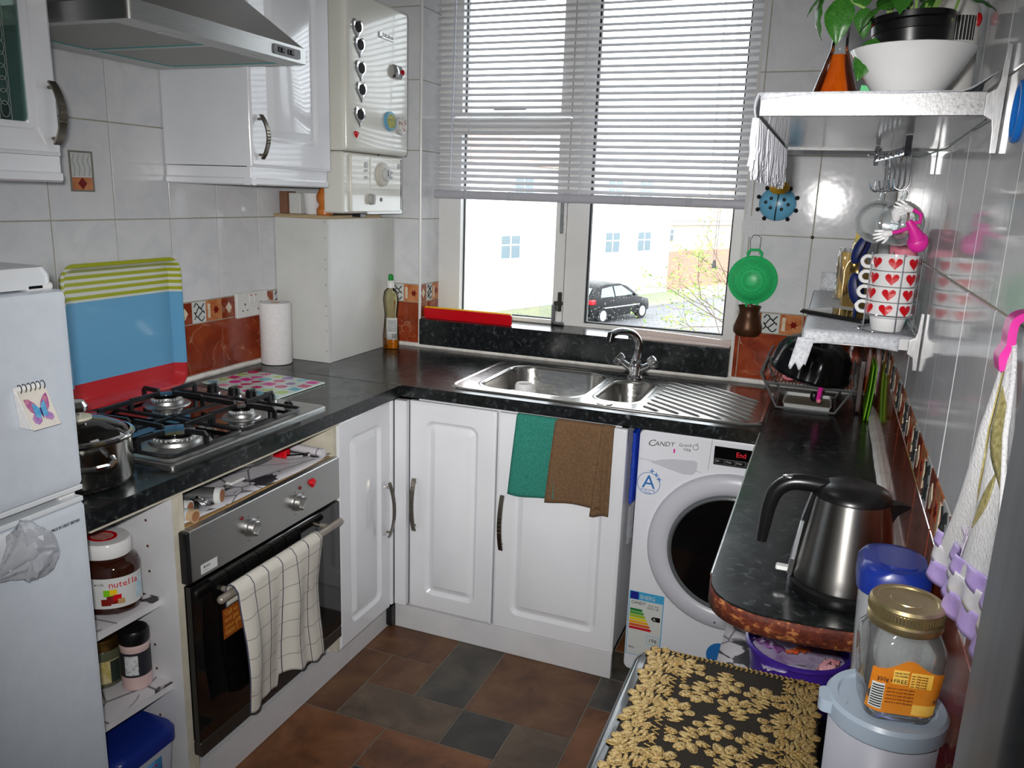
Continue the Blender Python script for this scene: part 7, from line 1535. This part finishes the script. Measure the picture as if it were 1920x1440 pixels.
mb.loft([jl(.026, 0, .012), jl(.031, .003, .014), jl(.0345, .030, .015), jl(.0370, .066, .016), jl(.0365, .080, .018), jl(.033, .091, .026), jl(.031, .096, .0305), jl(.030, .100, .0297), jl(.028, .098, .0277), jl(.0335, .082, .016), jl(.0345, .066, .014), jl(.032, .030, .013), jl(.028, .006, .012)]); build('jar_glass', mb, m_glass, gj2, smooth=50)
mb = MB(); mb.T = JT; mb.lathe([(.0345, .096), (.0352, .098), (.0352, .103), (.0335, .105), (.0350, .107), (.0350, .118), (.033, .121), (.028, .121), (.027, .1195), (.016, .1195), (.0155, .1205), (.0, .1205)], (0, 0, 0), 60, cap0=False); jlid = build('jar_lid', mb, m_goldlid, gj2, smooth=30)
mb = MB(); mb.T = JT
for k in range(70): a = 2 * PI * k / 70; mb.cyl((.0350 * math.cos(a), .0350 * math.sin(a), .109), (.0350 * math.cos(a), .0350 * math.sin(a), .116), .0009, 4)
build('lid_knurl', mb, m_goldlid, jlid)
JX = (JT.to_3x3() @ Vector((1, 0, 0))); JU = Vector((0, .07, 1)).normalized(); jw = lambda z: .0315 + (z / .066) * .0055
def jp(x, z, o=0):
    w = jw(z) + .0006 + o; r = .0155; e = max(0, abs(x) - (w - r)); return tuple(JT @ Vector((x, -((w - r) + math.sqrt(max(0, r * r - e * e))), z)))
lab = MB().grid(lambda a, b_: jp(-.0325 + .0655 * a, .012 + (.050 + .012 * math.exp(-((a - .5) / .22) ** 2)) * b_), 20, 6); lo = build('label', lab, noisy('orange_label', S(196, 112, 24), S(214, 136, 44), 14, .45), gj2, smooth=60)
def patch(x0, x1, z0, z1, m, nm, o=.0006): return build(nm, MB().grid(lambda a, b_: jp(x0 + (x1 - x0) * a, z0 + (z1 - z0) * b_, o), 3, 2), m, lo)
m_ly = noisy('label_yellow', S(232, 178, 60), S(240, 196, 90), 30, .5)
patch(-.014, .000, .047, .063, m_ly, 'label_panel'); patch(.002, .022, .045, .062, m_ly, 'label_panel'); patch(.008, .030, .014, .026, m_ly, 'label_panel'); bcp = patch(-.031, -.020, .016, .046, m_whitemotif, 'barcode')
for k in range(9): patch(-.0305, -.0205, .018 + .003 * k, .0195 + .003 * k, m_squig, 'barcode_bar', .0009)
text(lo, 'lettering', 'FREE', .0062, jp(-.0132, .0485, .001), JX, JU, m_squig); text(lo, 'lettering', 'MADE WITH', .0024, jp(-.0132, .059, .001), JX, JU, m_squig); text(lo, 'lettering', 'NO ADDED', .0024, jp(-.0132, .0558, .001), JX, JU, m_squig); text(lo, 'lettering', '350g e', .0058, jp(-.0285, .049, .0016), JX, JU, m_squig)
for k in range(5): text(lo, 'lettering', 'store in a cool dry place', .0026, jp(-.018, .041 - .004 * k, .001), JX, JU, mat('label_brown_%d' % k, S(120, 62, 16), .6))
for k in range(5): text(lo, 'lettering', 'per 100g energy', .0022, jp(.003, .058 - .003 * k, .001), JX, JU, MATS['label_brown_%d' % k])
# white hand towel on a pink peg at the right wall
m_terry = noisy('white_terry', S(224, 224, 226), S(236, 236, 238), 260, .95, bmp=.9); m_gemb = noisy('gold_embroidery', S(150, 140, 84), S(196, 186, 130), 200, .5, metal=.3, bmp=.6); m_lil = noisy('lilac_ribbon', S(176, 150, 222), S(196, 172, 234), 30, .4)
tw2 = thing('embroidered_hand_towel', (2.08, -2.1, 1.1), 'white hand towel with gold embroidery and lilac ruffle', 'towel')
def tfn(a, b_, o=0.0):
    yl = -2.141 + .128 * b_ ** 2.2; yr = -2.160 - .17 * b_ ** .8; y = yl + (yr - yl) * a; z = 1.432 - .262 * b_ + .060 * a * b_
    return (2.083 - o - .009 * (.5 + .5 * math.sin(a * 13 + b_ * 2)) * min(1, b_ * 3), y, z)
build('towel_cloth', MB().grid(tfn, 36, 40), m_terry, tw2, solid=.004, smooth=70)
def emb(a0, b0, L_, w, ang, m=m_gemb):
    mb = MB(); mb.grid(lambda p, q: tfn(a0 + math.cos(ang) * L_ * (p - .5) - math.sin(ang) * w * (q - .5) * math.sin(PI * p), b0 + math.sin(ang) * L_ * (p - .5) + math.cos(ang) * w * (q - .5) * math.sin(PI * p), .0036), 10, 5); build('embroidery', mb, m, tw2, solid=.001)
emb(.42, .25, .42, .26, 1.45); emb(.36, .47, .40, .24, 1.85); emb(.72, .36, .40, .22, 1.3); emb(.60, .60, .30, .05, 2.2)
for k in range(6): emb(.20 + .035 * k, .80 + .012 * k, .10, .02, .5 + (k % 2) * 1.2, m_lil if False else noisy('pale_lilac_stitch_%d' % k, S(196, 186, 206), S(206, 198, 214), 90, .8))
def ruf(a, b_, top, dz, amp): 
    p = Vector(tfn(a, .985, 0)); return (p.x - .004 - amp * math.sin(a * 34) * (.3 + .7 * b_), p.y + .022 * (1 - a) * (-top * 20 + .5 + b_) * .5, p.z + top - dz * b_ + .0035 * math.sin(a * 34 + 1) * b_)
build('ruffle', MB().grid(lambda a, b_: ruf(a, b_, .024, .020, .004), 240, 4), m_lil, tw2, solid=.0012, smooth=70); build('satin_band', MB().grid(lambda a, b_: ruf(a, b_, .008, .026, .003), 240, 4), noisy('white_satin', S(214, 212, 220), S(232, 230, 236), 60, .3), tw2, solid=.0012, smooth=70); build('ruffle', MB().grid(lambda a, b_: ruf(a, b_, -.014, .026, .005), 240, 5), m_lil, tw2, solid=.0012, smooth=70)
pk = thing('pink_peg', (2.09, -2.13, 1.42), 'bright pink plastic peg holding the hand towel', 'peg')
build('peg_body', MB().sweep(spl([(2.098, -2.150, 1.452), (2.090, -2.150, 1.455), (2.082, -2.150, 1.450), (2.080, -2.151, 1.440), (2.080, -2.152, 1.428), (2.076, -2.153, 1.418), (2.078, -2.154, 1.406)]), (.013, .0035), (0, 1, 0)), m_pink, pk)
build('blue_loop', MB().tube([(2.098, -1.905 + .022 * math.cos(t), 1.650 + .030 * math.sin(t)) for t in [2 * PI * k / 18 for k in range(18)]], .004, 6, closed=True), mat('bright_blue_plastic', S(30, 120, 214), .35), None, loc=(2.09, -1.9, 1.65), label='bright blue plastic loop hanging at the right edge', cat='loop')
